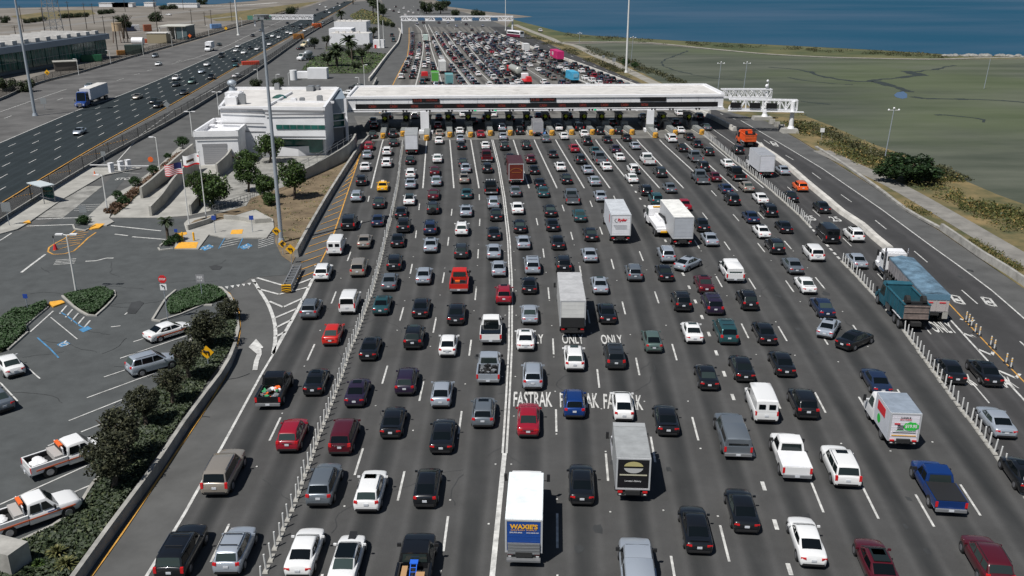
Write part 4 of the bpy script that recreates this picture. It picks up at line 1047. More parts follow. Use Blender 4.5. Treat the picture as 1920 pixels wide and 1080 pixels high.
# ---------------------------------------------------------------- traffic: every vehicle at its own place (survey x, y, type, colour)
CARS = """699,252,s,k 692,272,u,r 689,289,s,l 685,311,s,w 678,336,u,k 669,365,u,l 655,413,U,k 631,455,v,w 606,506,u,w 584,574,u,g 549,809,u,r 625,622,h,R
702,234,s,k 737,249,u,d 738,266,s,k 726,282,u,w 725,303,u,w 718,348,s,y 711,378,s,d 709,411,s,n 684,450,s,e 673,497,m,e 656,561,V,w 594,711,s,k 516,724,p,k
421,877,U,e 342,1024,U,k 442,1023,u,l
769,299,s,k 770,323,u,w 770,343,s,l 768,373,s,w 752,396,s,k 757,420,u,k 746,448,s,k 740,488,u,k 731,525,s,g 717,568,s,t 695,648,s,k 671,731,s,P 646,809,m,M 609,901,u,g 573,1028,s,w
823,262,s,w 824,248,s,e 821,234,s,r 820,296,s,w 815,319,s,M 818,338,s,l 813,363,s,M 812,387,u,d 807,424,u,n 808,457,s,l 795,514,s,l 790,573,s,k 777,627,u,k 763,708,u,P 738,786,s,k 696,912,u,w 652,1044,s,w
862,244,s,w 863,259,s,l 865,272,s,k 868,303,s,k 873,314,s,l 870,333,s,e 875,361,s,t 874,393,s,l 866,426,u,w 865,467,u,d 862,522,p,R 856,585,s,k 841,643,h,w 829,733,h,l 831,811,s,k 802,907,h,k 780,1052,p,k
901,250,s,r 910,272,s,w 912,292,p,M 913,313,u,k 920,349,p,k 925,378,u,l 930,401,s,k 926,435,s,k 926,469,s,l 935,501,s,l 945,548,u,r 921,612,p,w 917,682,p,l 907,766,u,g
941,238,u,l 943,255,s,l 945,272,u,k 956,295,s,k 966,357,s,g 970,389,s,w 974,422,s,k 981,452,s,l 998,493,m,l 992,531,s,k 993,585,s,l 985,632,s,w 999,698,u,l 991,782,s,r
974,244,u,k 986,271,u,k 994,296,u,M 1001,317,s,k 1012,342,s,k 1018,358,s,t 1031,393,s,k 1035,419,s,k 1045,452,s,k 1056,492,u,k 1076,665,u,w 1076,750,u,b 1090,901,s,k
1015,247,s,B 1023,259,s,g 1036,287,s,d 1050,311,s,w 1061,334,s,k 1071,367,p,g 1086,402,s,t 1107,437,s,k 1105,475,s,l 1124,531,s,l 1137,583,s,k 1152,661,m,d 1167,755,h,w
1047,238,s,w 1057,254,s,w 1076,277,s,r 1087,297,u,d 1101,317,s,l 1114,338,s,l 1125,366,s,l 1188,507,u,g 1222,635,h,G 1248,782,s,k 1303,985,s,k
1085,236,U,k 1095,250,s,w 1100,263,u,k 1115,282,s,t 1124,296,p,g 1136,311,s,w 1184,333,s,w 1210,354,u,k 1229,371,u,t 1249,474,u,l 1245,508,s,k 1277,561,u,k 1297,619,s,w 1324,702,s,k
1124,244,u,k 1138,260,s,k 1153,278,s,P 1161,293,s,w 1187,315,u,w 1282,382,s,r 1315,420,s,k 1291,492,h,l,40 1330,446,s,l
1158,243,u,k 1174,257,s,k 1190,272,s,l 1213,297,p,w 1237,321,u,d 1255,351,s,g 1319,530,s,M 1335,564,m,P 1360,616,m,t 1390,686,s,k 1427,748,v,w 1390,950,s,k 1511,1008,s,w 1372,808,p,g
1273,211,s,w 1310,217,u,k 1323,237,s,g 1275,243,s,w 1258,257,m,w 1292,255,s,k 1306,268,s,k 1278,276,s,k 1327,282,u,k 1303,292,p,g 1363,305,s,w 1312,331,p,g 1339,330,s,M 1383,279,u,k 1266,229,s,n
1317,310,u,k 1380,325,p,k 1360,352,s,n 1372,371,u,k 1399,349,s,e 1425,370,s,w 1407,405,s,n 1441,392,u,k 1427,432,s,w 1467,318,s,l 1500,347,u,o 1481,367,s,k 1540,387,s,k 1551,434,v,k 1600,437,u,w 1469,423,s,k 1452,458,u,k
1525,470,m,w 1485,495,s,g 1509,531,s,w 1605,486,s,l 1541,573,s,n 1554,611,s,l,24 1604,635,s,k,46 1465,677,s,k 1505,750,u,k 1642,710,s,n 1779,690,s,k 1845,694,s,k 1866,786,s,l 1432,620,s,k 1400,558,u,k
1370,505,p,w 1480,848,p,w 1575,865,U,w 1756,904,p,b 1643,1053,s,M 1850,1042,u,M 1914,884,s,k 1195,1062,p,l
778,215,u,w 728,216,s,k 823,219,s,k 847,221,u,n 868,213,s,w 888,225,s,k 910,221,u,d 925,213,s,w 958,222,s,k 993,222,s,k 1024,216,s,d 1066,216,s,k 1009,216,s,n 1126,218,s,k 1205,218,s,l 1148,229,s,k 700,226,s,n 1226,233,u,k 1240,216,s,w 985,233,s,k"""
SPEC = {}
cars = []
for tok in CARS.split():
    q = tok.split(',')
    x, y = float(q[0]), float(q[1]); k, c = q[2], q[3]
    dh = float(q[4]) if len(q) > 4 else 0
    cars.append([x, y, k, c, dh])
ORD = ['zeroth', 'first', 'second', 'third', 'fourth', 'fifth', 'sixth', 'seventh', 'eighth', 'ninth', 'tenth', 'eleventh', 'twelfth', 'thirteenth', 'fourteenth', 'fifteenth', 'sixteenth', 'seventeenth', 'eighteenth', 'nineteenth', 'twentieth', 'twenty-first', 'twenty-second', 'twenty-third', 'twenty-fourth', 'twenty-fifth', 'twenty-sixth', 'twenty-seventh', 'twenty-eighth', 'twenty-ninth', 'thirtieth']
lanes = {}
TRUCKS = [(771, 270, 'truck', 'white'), (968, 330, 'truck', 'maroon'), (1009, 237, 'truck', 'grey'), (1072, 575, 'truck', 'grey'), (982, 960, 'truck', 'blue'), (1160, 415, 'truck', 'white'), (1186, 860, 'truck', 'black'), (1270, 425, 'truck', 'white'), (1690, 790, 'truck', 'white'), (1712, 585, 'dumper', 'teal'), (1430, 305, 'truck', 'grey'), (1400, 262, 'dumper', 'orange')]
allv = [(c[0], c[1], WORD[c[2]], COL[c[3]][2], i) for i, c in enumerate(cars)] + [t + (None,) for t in TRUCKS]
for v in allv: lanes.setdefault(lane_at(v[0], v[1])[0], []).append(v)
LANEWORD = {i: ORD[i + 1] + " lane from the left" for i in range(19)}
LANEWORD[6] = "lane just right of the double line"; LANEWORD[5] = "lane just left of the double line"
LANEWORD[15] = "last lane left of the right posts"; LANEWORD[16] = "first lane right of the posts"; LANEWORD[17] = "lane beside the median barrier"
LANEWORD[1] = "lane just left of the white posts"; LANEWORD[2] = "lane just right of the left posts"; LANEWORD[0] = "outermost left lane"
labels = {}
cand = []
for ln, vs in lanes.items():
    vs.sort(key=lambda v: v[1])
    for j, v in enumerate(vs):
        if v[4] is None: continue
        me_ = v[3] + " " + v[2]
        ah = vs[j - 1] if j > 0 else None
        bh = vs[j + 1] if j + 1 < len(vs) else None
        o = []
        if ah and bh: o.append(f"{me_} behind a {ah[3]} {ah[2]} and ahead of a {bh[3]} {bh[2]}")
        if ah: o.append(f"{me_} behind a {ah[3]} {ah[2]}, {LANEWORD[ln]}")
        if bh: o.append(f"{me_} ahead of a {bh[3]} {bh[2]}, {LANEWORD[ln]}")
        if len(vs) - j <= 12: o.append(f"{me_}, {ORD[len(vs) - j]} vehicle up from the bottom, {LANEWORD[ln]}")
        o.append(f"{me_}, {ORD[j + 1]} vehicle back from the canopy, {LANEWORD[ln]}")
        cand.append((v[4], o))
from collections import Counter
cnt = Counter(l for _, o in cand for l in set(o))
for i, o in cand:
    good = [l for l in o if cnt[l] == 1 and len(l.split()) <= 16]
    labels[i] = good[0] if good else o[-1]
bot = {'s': .62, 'h': .65, 'u': .75, 'U': .85, 'm': .8, 'v': 1.0, 'V': .9, 'p': .8}
placed = []
for i, (x, y, k, c, dh) in enumerate(cars):
    p = P(x, y, bot[k])
    rz = heading_at(x, y + 4) - R(dh)
    root = spawn(k, p.x, p.y, rz, c, labels[i], "vehicles queuing at the toll plaza", True, scale=rnd.uniform(.97, 1.02))
    placed.append((root, x, y, k, c))
def nearest(x, y):
    return min(placed, key=lambda q: (q[1] - x) ** 2 + (q[2] - y) ** 2)[0]
def kid(root, name): return [o for o in bpy.data.objects if o.parent == root and o.name.split('.')[0] == name]
# black roofs, pickup covers and loads
def black_roof(root, k, z=None, y0=-1.0, y1=.3, hw_=.62):
    mb = MB(); mb.box(0, (y0 + y1) / 2, .012, hw_ * 2, y1 - y0, .045)
    o = sub(root, "sunroof", mb, M['glass']); o.location = (0, 0, z)
for (x, y) in ((652, 1044), (768, 373)): black_roof(nearest(x, y), 's', 1.462, -1.05, .35, .6)
for (x, y, z) in ((696, 912, 1.712), (1575, 865, 1.892), (866, 426, 1.712), (907, 766, 1.712), (985, 632, 1.462), (1600, 437, 1.712), (1297, 619, 1.462)): black_roof(nearest(x, y), 'u', z, -.35, .15, .42)
black_roof(nearest(1643, 1053), 's', 1.462, -.95, .3, .5)
r0 = nearest(652, 1044); mb = MB(); mb.box(0, 1.75, .965, .5, 1.0, .03); sub(r0, "hood_stripe", mb, M['black'])
r0 = nearest(718, 348); mb = MB(); mb.box(0, -.2, 1.56, .5, .22, .18); sub(r0, "roof_sign", mb, M['sign_white'])
def cover(root, m): mb = MB(); mb.box(0, -1.72, 1.19, 1.86, 2.3, .04); sub(root, "bed_cover", mb, m)
for (x, y, m) in ((921, 612, 'glass'), (1480, 848, 'white'), (1756, 904, 'black'), (1370, 505, 'white')): cover(nearest(x, y), M[m])
for (x, y, c) in ((1372, 808, 'g'), (1370, 505, 'w'), (1195, 1062, 'l')):
    r0 = nearest(x, y); mb = MB(); loft(mb, [(-2.86, [(0, 1.15), (.93, 1.15), (.88, 1.6), (.8, 1.72), (0, 1.74)]), (-2.7, [(0, 1.15), (.93, 1.15), (.82, 1.78), (.74, 1.85), (0, 1.88)]), (-.56, [(0, 1.15), (.93, 1.15), (.82, 1.78), (.74, 1.85), (0, 1.88)])])
    o = sub(r0, "camper_shell", mb, [M['paint']], 40); paint_slot(o, c)
    mb = MB(); mb.add([(-.7, -2.89, 1.25), (.7, -2.89, 1.25), (.62, -2.8, 1.68), (-.62, -2.8, 1.68)], [(0, 1, 2, 3)]); sub(o, "rear_window", mb, M['glass'])
    for sx in (-1, 1):
        mb = MB(); q = [(sx * .935, -2.5, 1.28), (sx * .935, -.75, 1.28), (sx * .87, -.75, 1.68), (sx * .87, -2.5, 1.68)]; mb.add(q, [(0, 1, 2, 3) if sx > 0 else (3, 2, 1, 0)]); sub(o, "side_window", mb, M['glass'])
def load(root, name, label, fn, mats):
    mb = MB(); fn(mb); o = mb.build(name, mats); o.location = root.location; o.rotation_euler = root.rotation_euler; o.scale = root.scale
    return tag(o, label, "load")
def junk(mb):
    for k in range(34): mb.box(rnd.uniform(-.65, .65), rnd.uniform(-2.6, -.8), .84 + rnd.uniform(0, .28), rnd.uniform(.1, .4), rnd.uniform(.1, .5), rnd.uniform(.06, .2), rnd.choice((0, 0, 1, 2, 3)), rz=rnd.uniform(0, 3))
load(nearest(516, 724), "junk_pile", "heap of scrap and bags in the black pickup at left", junk, [M['grey_metal'], M['white'], flatmat("green_bag", (.05, .3, .12)), M['orange']])
load(nearest(917, 682), "tool_pile", "jumble of grey tools in the bed of the silver pickup", junk, [M['black'], M['black'], M['grey_metal'], M['grey_metal']])
CARD = flatmat("cardboard", (.42, .25, .12))
load(nearest(862, 522), "cargo_bundle", "small dark bundle lying in the bright red pickup bed", lambda mb: (mb.box(-.2, -1.1, .87, .5, .3, .16, 1), mb.box(.3, -1.2, .88, .5, .35, .2, 0)), [M['black'], M['orange']])
r0 = nearest(780, 1052)
load(r0, "cardboard_box", "long cardboard box in the black pickup, left of the hand truck", lambda mb: mb.box(-.5, -1.6, 1.02, .32, 1.3, .42, 0), [CARD])
load(r0, "cardboard_box", "square cardboard box in the black pickup, right of the hand truck", lambda mb: mb.box(.42, -1.75, 1.0, .5, .6, .4, 0), [CARD])
def dolly(mb):
    for sx in (-.17, .17): mb.tube([(sx, -2.0, .95), (sx, -.95, 1.42), (sx * .9, -.78, 1.42)], .03)
    for t in (0, .25, .5, .75, 1): mb.cyl((-.17, -2 + t * 1.05, .95 + t * .47), (.17, -2 + t * 1.05, .95 + t * .47), .025)
    mb.box(0, -.85, 1.44, .46, .4, .05); mb.cyl((-.25, -2.02, .92), (.25, -2.02, .92), .1, None, 8, 1)
load(r0, "hand_truck", "blue metal hand truck lying on the boxes in the pickup", dolly, [flatmat("hand_truck_blue", (.02, .12, .6)), M['tyre']])
for (root, x, y, k, c) in placed:      # glass roofs, racks and spoilers that make the cars differ
    q = rnd.random(); zr_ = CAR[k]['zr'] if k in CAR else 0
    if k in 'shu' and q < .2: black_roof(root, k, zr_ + .012, -.35, .2, .38)
    elif k in 'uUm' and q < .4:
        for yy in (-1.3, -.1): mb = MB(); mb.box(0, yy, zr_ + .09, 1.15, .06, .04); sub(root, "roof_rack", mb, M['black' if q < .3 else 'chrome'])
    if k in 'sh' and q > .8: mb = MB(); mb.box(0, -2.12 if k == 's' else -2.0, 1.10, 1.2, .16, .04); o = sub(root, "spoiler", mb, [M['paint']]); paint_slot(o, c)
    if k in 'shum' and .4 < q < .75: mb = MB(); mb.box(0, -CAR[k]['L'] / 2 - .012, (.82 if k in 'sh' else 1.0), .8, .03, .035); sub(root, "chrome_strip", mb, M['chrome'])
# spare wheel of the white off-roader, light bar of the black pickup
r0 = nearest(1187, 315); mb = MB(); mb.cyl((.25, -2.55, 1.0), (.25, -2.33, 1.0), .36, None, 14); sub(r0, "spare_wheel", mb, M['tyre'])
r0 = nearest(812, 387); mb = MB(); mb.cyl((0, -2.55, 1.0), (0, -2.33, 1.0), .36, None, 14); sub(r0, "spare_wheel", mb, M['tyre'])
r0 = nearest(920, 349); mb = MB()
for a in (-.6, -.2, .2, .6): mb.box(a, .1, 1.95, .2, .12, .12)
sub(r0, "light_bar", mb, M['clear_lamp'])
# ---------------------------------------------------------------- trucks
T = box_truck(982, 1008, heading_at(982, 1010), "white roofed box truck with a blue rear door lettered in gold", lb=5.1, hb=2.2, z0=.85, W=2.15, boxc=(.66, .7, .7), roofc=(.78, .82, .82), doorc=(.01, .06, .27), cabc=(.6, .6, .6), gate=True, zref=1.85)
face_text(T, "WAXIE'S", M['text_gold'], 1.6, .33, -.0, -.075, 2.62, .045)
face_text(T, "SANITARY SUPPLY", M['text_gold'], 1.5, .08, .0, -.075, 2.38, .01)
face_text(T, "800.995.4466", M['text_white'], .72, .1, -.45, -.075, 2.22, .015); face_text(T, "www.waxie.com", M['text_white'], .72, .1, .5, -.075, 2.22, .015)
T = box_truck(1164, 429, heading_at(1164, 440), "white rental box truck with red lettering on its rear door", lb=8.0, hb=2.7, z0=1.1, W=2.5, boxc=(.62, .64, .68), roofc=(.5, .52, .54), doorc=(.72, .72, .74), zref=2.0, gate=False)
face_text(T, "Ryder", M['text_red'], 1.2, .48, .15, -.075, 3.1, .04, shear=.25)
mb = MB()
for k in range(9):
    a0, a1 = R(120 + k * 15), R(135 + k * 15)
    mb.add([(-.35 + .48 * math.cos(a0), -.078, 3.08 + .28 * math.sin(a0)), (-.35 + .48 * math.cos(a1), -.078, 3.08 + .28 * math.sin(a1)), (-.35 + .42 * math.cos(a1), -.078, 3.08 + .24 * math.sin(a1)), (-.35 + .42 * math.cos(a0), -.078, 3.08 + .24 * math.sin(a0))], [(3, 2, 1, 0)])
sub(T, "emblem", mb, M['text_black'])
mb = MB()
for k in range(4): mb.box(-.1 + .05 * k, -.072, 2.45 - k * .15, 1.7 - .1 * k, .01, .025)
sub(T, "door_stripes", mb, M['grey_metal'])
face_text(T, "R", M['text_red'], .8, 1.0, -1.26, 1.6, 2.9, .05, side=-1)
T = box_truck(1187, 895, heading_at(1187, 900) + .01, "grey roofed box truck whose black rear door carries a round emblem", lb=4.1, hb=2.3, z0=.95, W=2.2, boxc=(.35, .36, .36), roofc=(.3, .31, .31), doorc=(.008, .008, .01), cabc=(.7, .7, .72), gate=False, zref=1.85, over=True)
mb = MB()
for (a0, a1, m_) in ((8, 172, 0), (188, 352, 1)):
    pts = [(.62 * math.cos(R(a0 + (a1 - a0) * t / 10)), -.078, 2.62 + (.4 if m_ == 0 else .42) * math.sin(R(a0 + (a1 - a0) * t / 10)) - (.0 if m_ == 0 else .02)) for t in range(11)]
    mb.poly(pts[::1], m_)
for f in (0, 1): mb.f[f] = mb.f[f][::-1] if False else mb.f[f]
mb.box(0, -.078, 2.05, 1.75, .012, .09, 2)
mb.f[0] = mb.f[0][::-1]; mb.f[1] = mb.f[1][::-1]
sub(T, "emblem", mb, [flatmat("emblem_gold", (.45, .4, .18)), flatmat("emblem_silver", (.45, .45, .44)), flatmat("emblem_band", (.5, .48, .36))])
face_text(T, "Loretta's Bakery", M['text_white'], 1.05, .17, 0, -.078, 1.6, .01)
T = box_truck(1313, 0, 0, "x") if False else None
T = box_truck(1281, 434, heading_at(1289, 440) + .05, "white semi-trailer behind a white tow truck, blank rear door", lb=9.0, hb=2.75, z0=1.15, W=2.5, boxc=(.5, .51, .52), roofc=(.74, .73, .69), doorc=(.42, .44, .47), cabc=(.7, .7, .7), zref=2.1)
T = box_truck(1074, 591, heading_at(1075, 590), "long grey box truck with pale rear shutter and black tailgate", lb=8.2, hb=2.55, z0=1.1, W=2.4, boxc=(.45, .45, .44), roofc=(.42, .42, .42), doorc=(.6, .6, .58), cabc=(.7, .7, .7), zref=2.2, gate=False)
mb = MB(); mb.box(0, -.14, 1.5, 2.2, .1, .95); mb.box(0, -.2, .62, 2.2, .3, .14); sub(T, "lift_gate", mb, M['black'])
T = box_truck(968, 327, heading_at(968, 330), "maroon box truck with gilt arch on its rear, right of the double line", lb=7, hb=2.6, z0=.9, W=2.4, boxc=(.09, .012, .014), roofc=(.06, .02, .025), doorc=(.13, .02, .012), cabc=(.08, .01, .012), zref=1.8)
mb = MB()
for k in range(10):
    a0, a1 = R(180 - k * 18), R(162 - k * 18)
    mb.add([(.95 * math.cos(a0), -.078, 2.3 + .5 * math.sin(a0)), (.95 * math.cos(a1), -.078, 2.3 + .5 * math.sin(a1)), (.85 * math.cos(a1), -.078, 2.3 + .42 * math.sin(a1)), (.85 * math.cos(a0), -.078, 2.3 + .42 * math.sin(a0))], [(0, 1, 2, 3)])
mb.box(0, -.076, 2.1, 1.5, .012, .08)
sub(T, "gilt_arch", mb, flatmat("gilt", (.35, .12, .03)))
T = box_truck(771, 269, heading_at(771, 275), "grey roofed white box truck rolling up to the toll booths", lb=8, hb=2.7, z0=1.1, W=2.4, boxc=(.5, .5, .5), roofc=(.3, .31, .31), doorc=(.66, .67, .7), zref=2.2)
T = box_truck(1009, 240, heading_at(1009, 242), "small grey box truck waiting under the canopy's front edge", lb=5, hb=2.2, z0=.8, W=2.1, boxc=(.3, .3, .32), roofc=(.2, .2, .21), doorc=(.33, .33, .35), zref=1.8)
T = box_truck(1438, 312, heading_at(1438, 318), "large white box truck in the lane beside the median barrier", lb=7.0, hb=2.7, z0=1.1, W=2.5, boxc=(.62, .63, .66), roofc=(.3, .31, .33), doorc=(.6, .61, .65), zref=2.0)
T = box_truck(1696, 801, heading_at(1696, 805) + .03, "rental moving truck with a green price splash on its rear door", lb=3.3, hb=2.2, z0=.75, W=2.15, boxc=(.6, .62, .66), roofc=(.24, .28, .33), doorc=(.68, .66, .7), cabc=(.7, .7, .7), zref=1.85)
mb = MB(); mb.poly([(.42 + (.52 + .04 * (i % 2)) * math.cos(i * math.pi / 9) , -.078, 1.95 + (.31 + .05 * (i % 2)) * math.sin(i * math.pi / 9)) for i in range(18)]); sub(T, "price_splash", mb, flatmat("price_green", (.03, .5, .06)))
face_text(T, "$19.95", M['text_white'], .82, .3, .42, -.085, 1.95, .04)
face_text(T, "U-HAUL", M['text_black'], .75, .14, 0, -.078, 2.62, .03); face_text(T, "MOVE YOURSELF", M['text_red'], .8, .11, .0, -.078, 2.46, .02)
mb = MB(); mb.box(-.55, -.075, 2.12, .4, .012, .1, 0)
for k in range(3): mb.box(-.3, -.075, 1.98 - k * .14, .45, .012, .05, 1)
mb.box(0, -.075, 1.45, 1.6, .012, .03, 1); mb.box(.1, -.075, 1.6, 1.4, .012, .03, 2); mb.box(0, -.075, 1.2, 1.7, .012, .06, 3)
sub(T, "door_graphics", mb, [M['text_red'], M['text_black'], flatmat("pale_green", (.3, .55, .35)), M['text_gold']])
mb = MB(); mb.box(-1.085, 1.9, 2.3, .012, 1.7, .7, 0); sub(T, "side_panel", mb, M['text_red'])
mb = MB(); mb.cyl((-1.085, 2.2, 1.4), (-1.09, 2.2, 1.4), .35, None, 14); sub(T, "round_badge", mb, M['price_green'])
# the white tow truck ahead of the semi-trailer
h0 = heading_at(1238, 400)
p = P(1247, 432, 1.0)
T = empty("tow_truck", (p.x, p.y, .012), h0 + .03, "white tow truck with tapering wrecker deck beside the tall white trailer", "truck")
truck_cab(T, 8.4, 2.35, M['white'], 2.6, 3.0, 1.2)
mb = MB(); mb.box(0, 2.7, 1.25, 2.3, 5.2, .5, ty=.98); mb.box(0, 3.4, 1.75, 1.1, 3.2, .5, tx=.7); mb.box(0, .4, 1.0, 2.0, 1.1, .4); sub(T, "wrecker_deck", mb, M['white'])
mb = MB(); mb.tube([(0, 4.2, 2.1), (0, .8, 2.5), (0, -.3, 2.0)], .14); sub(T, "boom", mb, M['black'])
mb = MB(); mb.box(0, 5.5, 2.72, 1.2, .22, .12); sub(T, "light_bar", mb, M['yellow_sign'])
mb = MB(); mb.box(0, 3.6, .75, .9, 7.5, .3); mb.box(0, -.2, .85, 1.2, .1, .2, 1); sub(T, "chassis", mb, [M['chassis'], M['yellow_sign']])
truck_wheels(T, (7.2, 2.0, .8), 2.4, .5, (2.0, .8))
# the white tractor with the blue-covered dump trailer
h0 = heading_at(1712, 530) + .03
p = P(1752, 585, 1.2)
T = empty("tipper_semi_truck", (p.x, p.y, .012), h0, "white semi truck pulling a long grey trailer under a blue tarpaulin", "truck")
mb = MB()
loft(mb, [(0, [(0, 1.1), (.95, 1.15), (1.18, 1.5), (1.26, 2.8), (1.2, 2.85), (0, 2.85)]), (11.6, [(0, 1.3), (.95, 1.35), (1.18, 1.7), (1.26, 2.95), (1.2, 3.0), (0, 3.0)])])
for k in range(14):
    for sx in (-1, 1): mb.box(sx * 1.245, .4 + k * .83, 2.1, .05, .06, 1.3)
sub(T, "trailer_body", mb, mat("alloy_trailer", (.36, .34, .35), .5, .3, var=.15, vscale=1.0))
mb = MB(); loft(mb, [(t * 11.5, [(0, 2.84 + t * .15), (1.28, 2.84 + t * .15), (1.26, 2.98 + t * .15), (.6, 3.14 + t * .15 + .05 * math.sin(t * 30)), (0, 3.2 + t * .15 + .05 * math.cos(t * 26))]) for t in [i / 14 for i in range(15)]])
sub(T, "tarpaulin", mb, mat("blue_tarpaulin", (.11, .18, .24), .55, var=.35, vscale=.9, bump=.4, bscale=3))
mb = MB(); mb.box(0, -.06, 2.05, 2.4, .08, 1.5, 0); mb.box(0, -.11, 2.75, 2.45, .06, .55, 1, tx=.98); mb.box(-.6, -.12, 2.2, .6, .04, .1, 2); mb.box(.6, -.12, 2.2, .6, .04, .1, 2)
for sx in (-1, 0, 1): mb.box(sx * .9, -.11, 1.9, .08, .04, 1.1, 0)
sub(T, "tailgate", mb, [flatmat("tailgate_alloy", (.42, .38, .37)), flatmat("tarp_flap", (.10, .2, .28)), M['text_red']])
for sx in (-1, 1):
    mb = MB(); mb.box(sx * 1.0, -.05, .95, .5, .05, .8); sub(T, "mud_flap", mb, M['concrete'])
mb = MB(); mb.box(0, 6, 1.0, .9, 12, .3); mb.box(0, 13.5, .95, .9, 4.5, .3); sub(T, "chassis", mb, M['chassis'])
truck_wheels(T, (.9, 2.1, 11.2, 12.4, 16.6), 2.45, .5, (.9, 2.1, 11.2, 12.4))
mb = MB(); mb.box(0, 14.1, 2.1, 2.3, 1.7, 1.9, tx=.96); mb.box(0, 14.0, 3.1, 2.1, 1.3, .25, tx=.9); mb.box(0, 15.9, 1.55, 1.9, 2.0, 1.0, tx=.85); mb.box(0, 15.9, 1.0, 2.3, 1.4, .4); sub(T, "cab", mb, M['white'])
mb = MB(); mb.box(0, 13.24, 2.45, 1.7, .03, .5); sub(T, "rear_window", mb, M['glass'])
mb = MB(); mb.box(0, 14.97, 2.5, 1.9, .03, .7); sub(T, "windshield", mb, M['glass'])
for sx in (-1, 1):
    mb = MB(); mb.box(sx * 1.17, 14.2, 2.45, .03, .9, .65); sub(T, "side_window", mb, M['glass'])
    mb = MB(); mb.cyl((sx * 1.2, 13.1, 1.2), (sx * 1.2, 13.1, 3.7), .09); sub(T, "exhaust_stack", mb, M['chrome'])
    mb = MB(); mb.cyl((sx * 1.0, 12.9, .9), (sx * 1.0, 14.6, .9), .3, None, 10); sub(T, "fuel_tank", mb, M['chrome'])
    mb = MB(); mb.box(sx * 1.45, 14.9, 2.6, .22, .12, .7); sub(T, "side_mirror", mb, M['black'])
def dump_truck(px, py, h0, label, c, gatec, ln=5.2, sc_=1.0):
    p = P(px, py, 1.2)
    T = empty("dump_truck", (p.x, p.y, .012), h0, label, "truck"); T.scale = (sc_,) * 3
    pm = mat("dumper_paint", c, .45, var=.15, vscale=1); gm = mat("dumper_gate", gatec, .6, var=.3, vscale=1.5)
    mb = MB()
    for sx in (-1, 1): mb.box(sx * 1.17, ln / 2, 2.0, .1, ln, 1.4); mb.box(sx * 1.17, ln / 2, 2.72, .2, ln + .1, .08)
    for sx in (-1, 1):
        for k in range(5): mb.box(sx * 1.25, .5 + k * ln / 5, 2.0, .08, .1, 1.35)
    mb.box(0, ln, 2.15, 2.3, .1, 1.7); mb.box(0, ln / 2, 1.28, 2.3, ln, .1, 1); mb.box(0, ln + .35, 3.0, 2.4, .9, .08)
    sub(T, "dump_bed", mb, [pm, gm], None)
    mb = MB(); mb.box(0, 0, 1.95, 2.3, .1, 1.35)
    mb.box(0, -.08, 2.55, 2.4, .06, .08); mb.box(0, -.08, 1.95, 2.3, .06, .07); mb.box(0, -.08, 1.35, 2.3, .06, .1)
    sub(T, "tailgate", mb, gm)
    for sx in (-1, 1):
        mb = MB(); mb.cyl((sx * .75 - .18, .7, 2.95), (sx * .75 + .18, .7, 2.95), .45, None, 12); sub(T, "lifted_wheel", mb, M['tyre'])
    mb = MB(); mb.box(0, .55, 2.7, 1.6, .3, .25); mb.box(0, .1, 2.62, 2.2, .15, .15); sub(T, "lift_axle", mb, M['black'])
    truck_cab(T, ln + 3.4, 2.3, pm, 2.75, 3.0, 1.2)
    mb = MB(); mb.box(0, ln / 2 + 1, .9, .9, ln + 3, .35); sub(T, "chassis", mb, M['chassis'])
    for sx in (-1, 1):
        mb = MB(); mb.box(sx * 1.05, ln - .9, .95, .35, 1.4, .6); sub(T, "fuel_tank", mb, M['chrome'])
        mb = MB(); mb.box(sx * 1.1, 1.6, 1.15, .35, 2.4, .06); sub(T, "mud_guard", mb, flatmat("mud_guard_white", (.5, .5, .52)))
    truck_wheels(T, (.9, 2.2, ln + 2.4), 2.45, .5, (.9, 2.2))
    return T
dump_truck(1716, 600, heading_at(1712, 600) + .02, "teal dump truck with a rusty tailgate beside the right-hand posts", (.02, .095, .13), (.17, .135, .12))
T = dump_truck(1407, 266, heading_at(1400, 270), "orange dump truck near the gantry in the exit lanes", (.75, .1, .02), (.55, .09, .02), 3.6, .95)
# ---------------------------------------------------------------- vehicles under and beyond the canopy
far_lines = [LN[k] for k in "abcdefghijklmn"]
PALETTE = "kkkkkkkwwwwwwwllllgggdddnneMrt"
KINDS = "sssssuuuuhmup"
special = [(893 - 50, 0)]
nf = 0; far_list = []
def fx(key, y): return interp_x(LN[key], y)
for li in range(13):
    a, b = "abcdefghijklmn"[li], "abcdefghijklmn"[li + 1]
    D = P(0, 206).y + rnd.uniform(0, 5)
    sub_n = 2 if li in (10,) else 1
    while D < P(0, 64).y:
        y = pxof(0, D)[1]
        xa, xb = fx(a, y), fx(b, y)
        wlane = (xb - xa) / 1700 * (D * C_ + CAMH * S_)
        n_ = 2 if wlane > 5.6 else 1
        if li == 0 and y > 150: D += 7; continue
        for q in range(n_):
            x = lerp(xa, xb, (q + .5) / n_) + rnd.uniform(-.3, .3)
            if rnd.random() < (.93 if y < 150 else .85):
                p = P(x, y)
                y2 = y - 6; xx2 = lerp(fx(a, y2), fx(b, y2), (q + .5) / n_); d = P(xx2, y2) - P(x, y)
                far_list.append((p.x, p.y + rnd.uniform(-.8, .8), math.atan2(-d.x, d.y), rnd.choice(KINDS), rnd.choice(PALETTE), li, x, y))
        D += rnd.choice((6.6, 7.2, 7.8, 9))
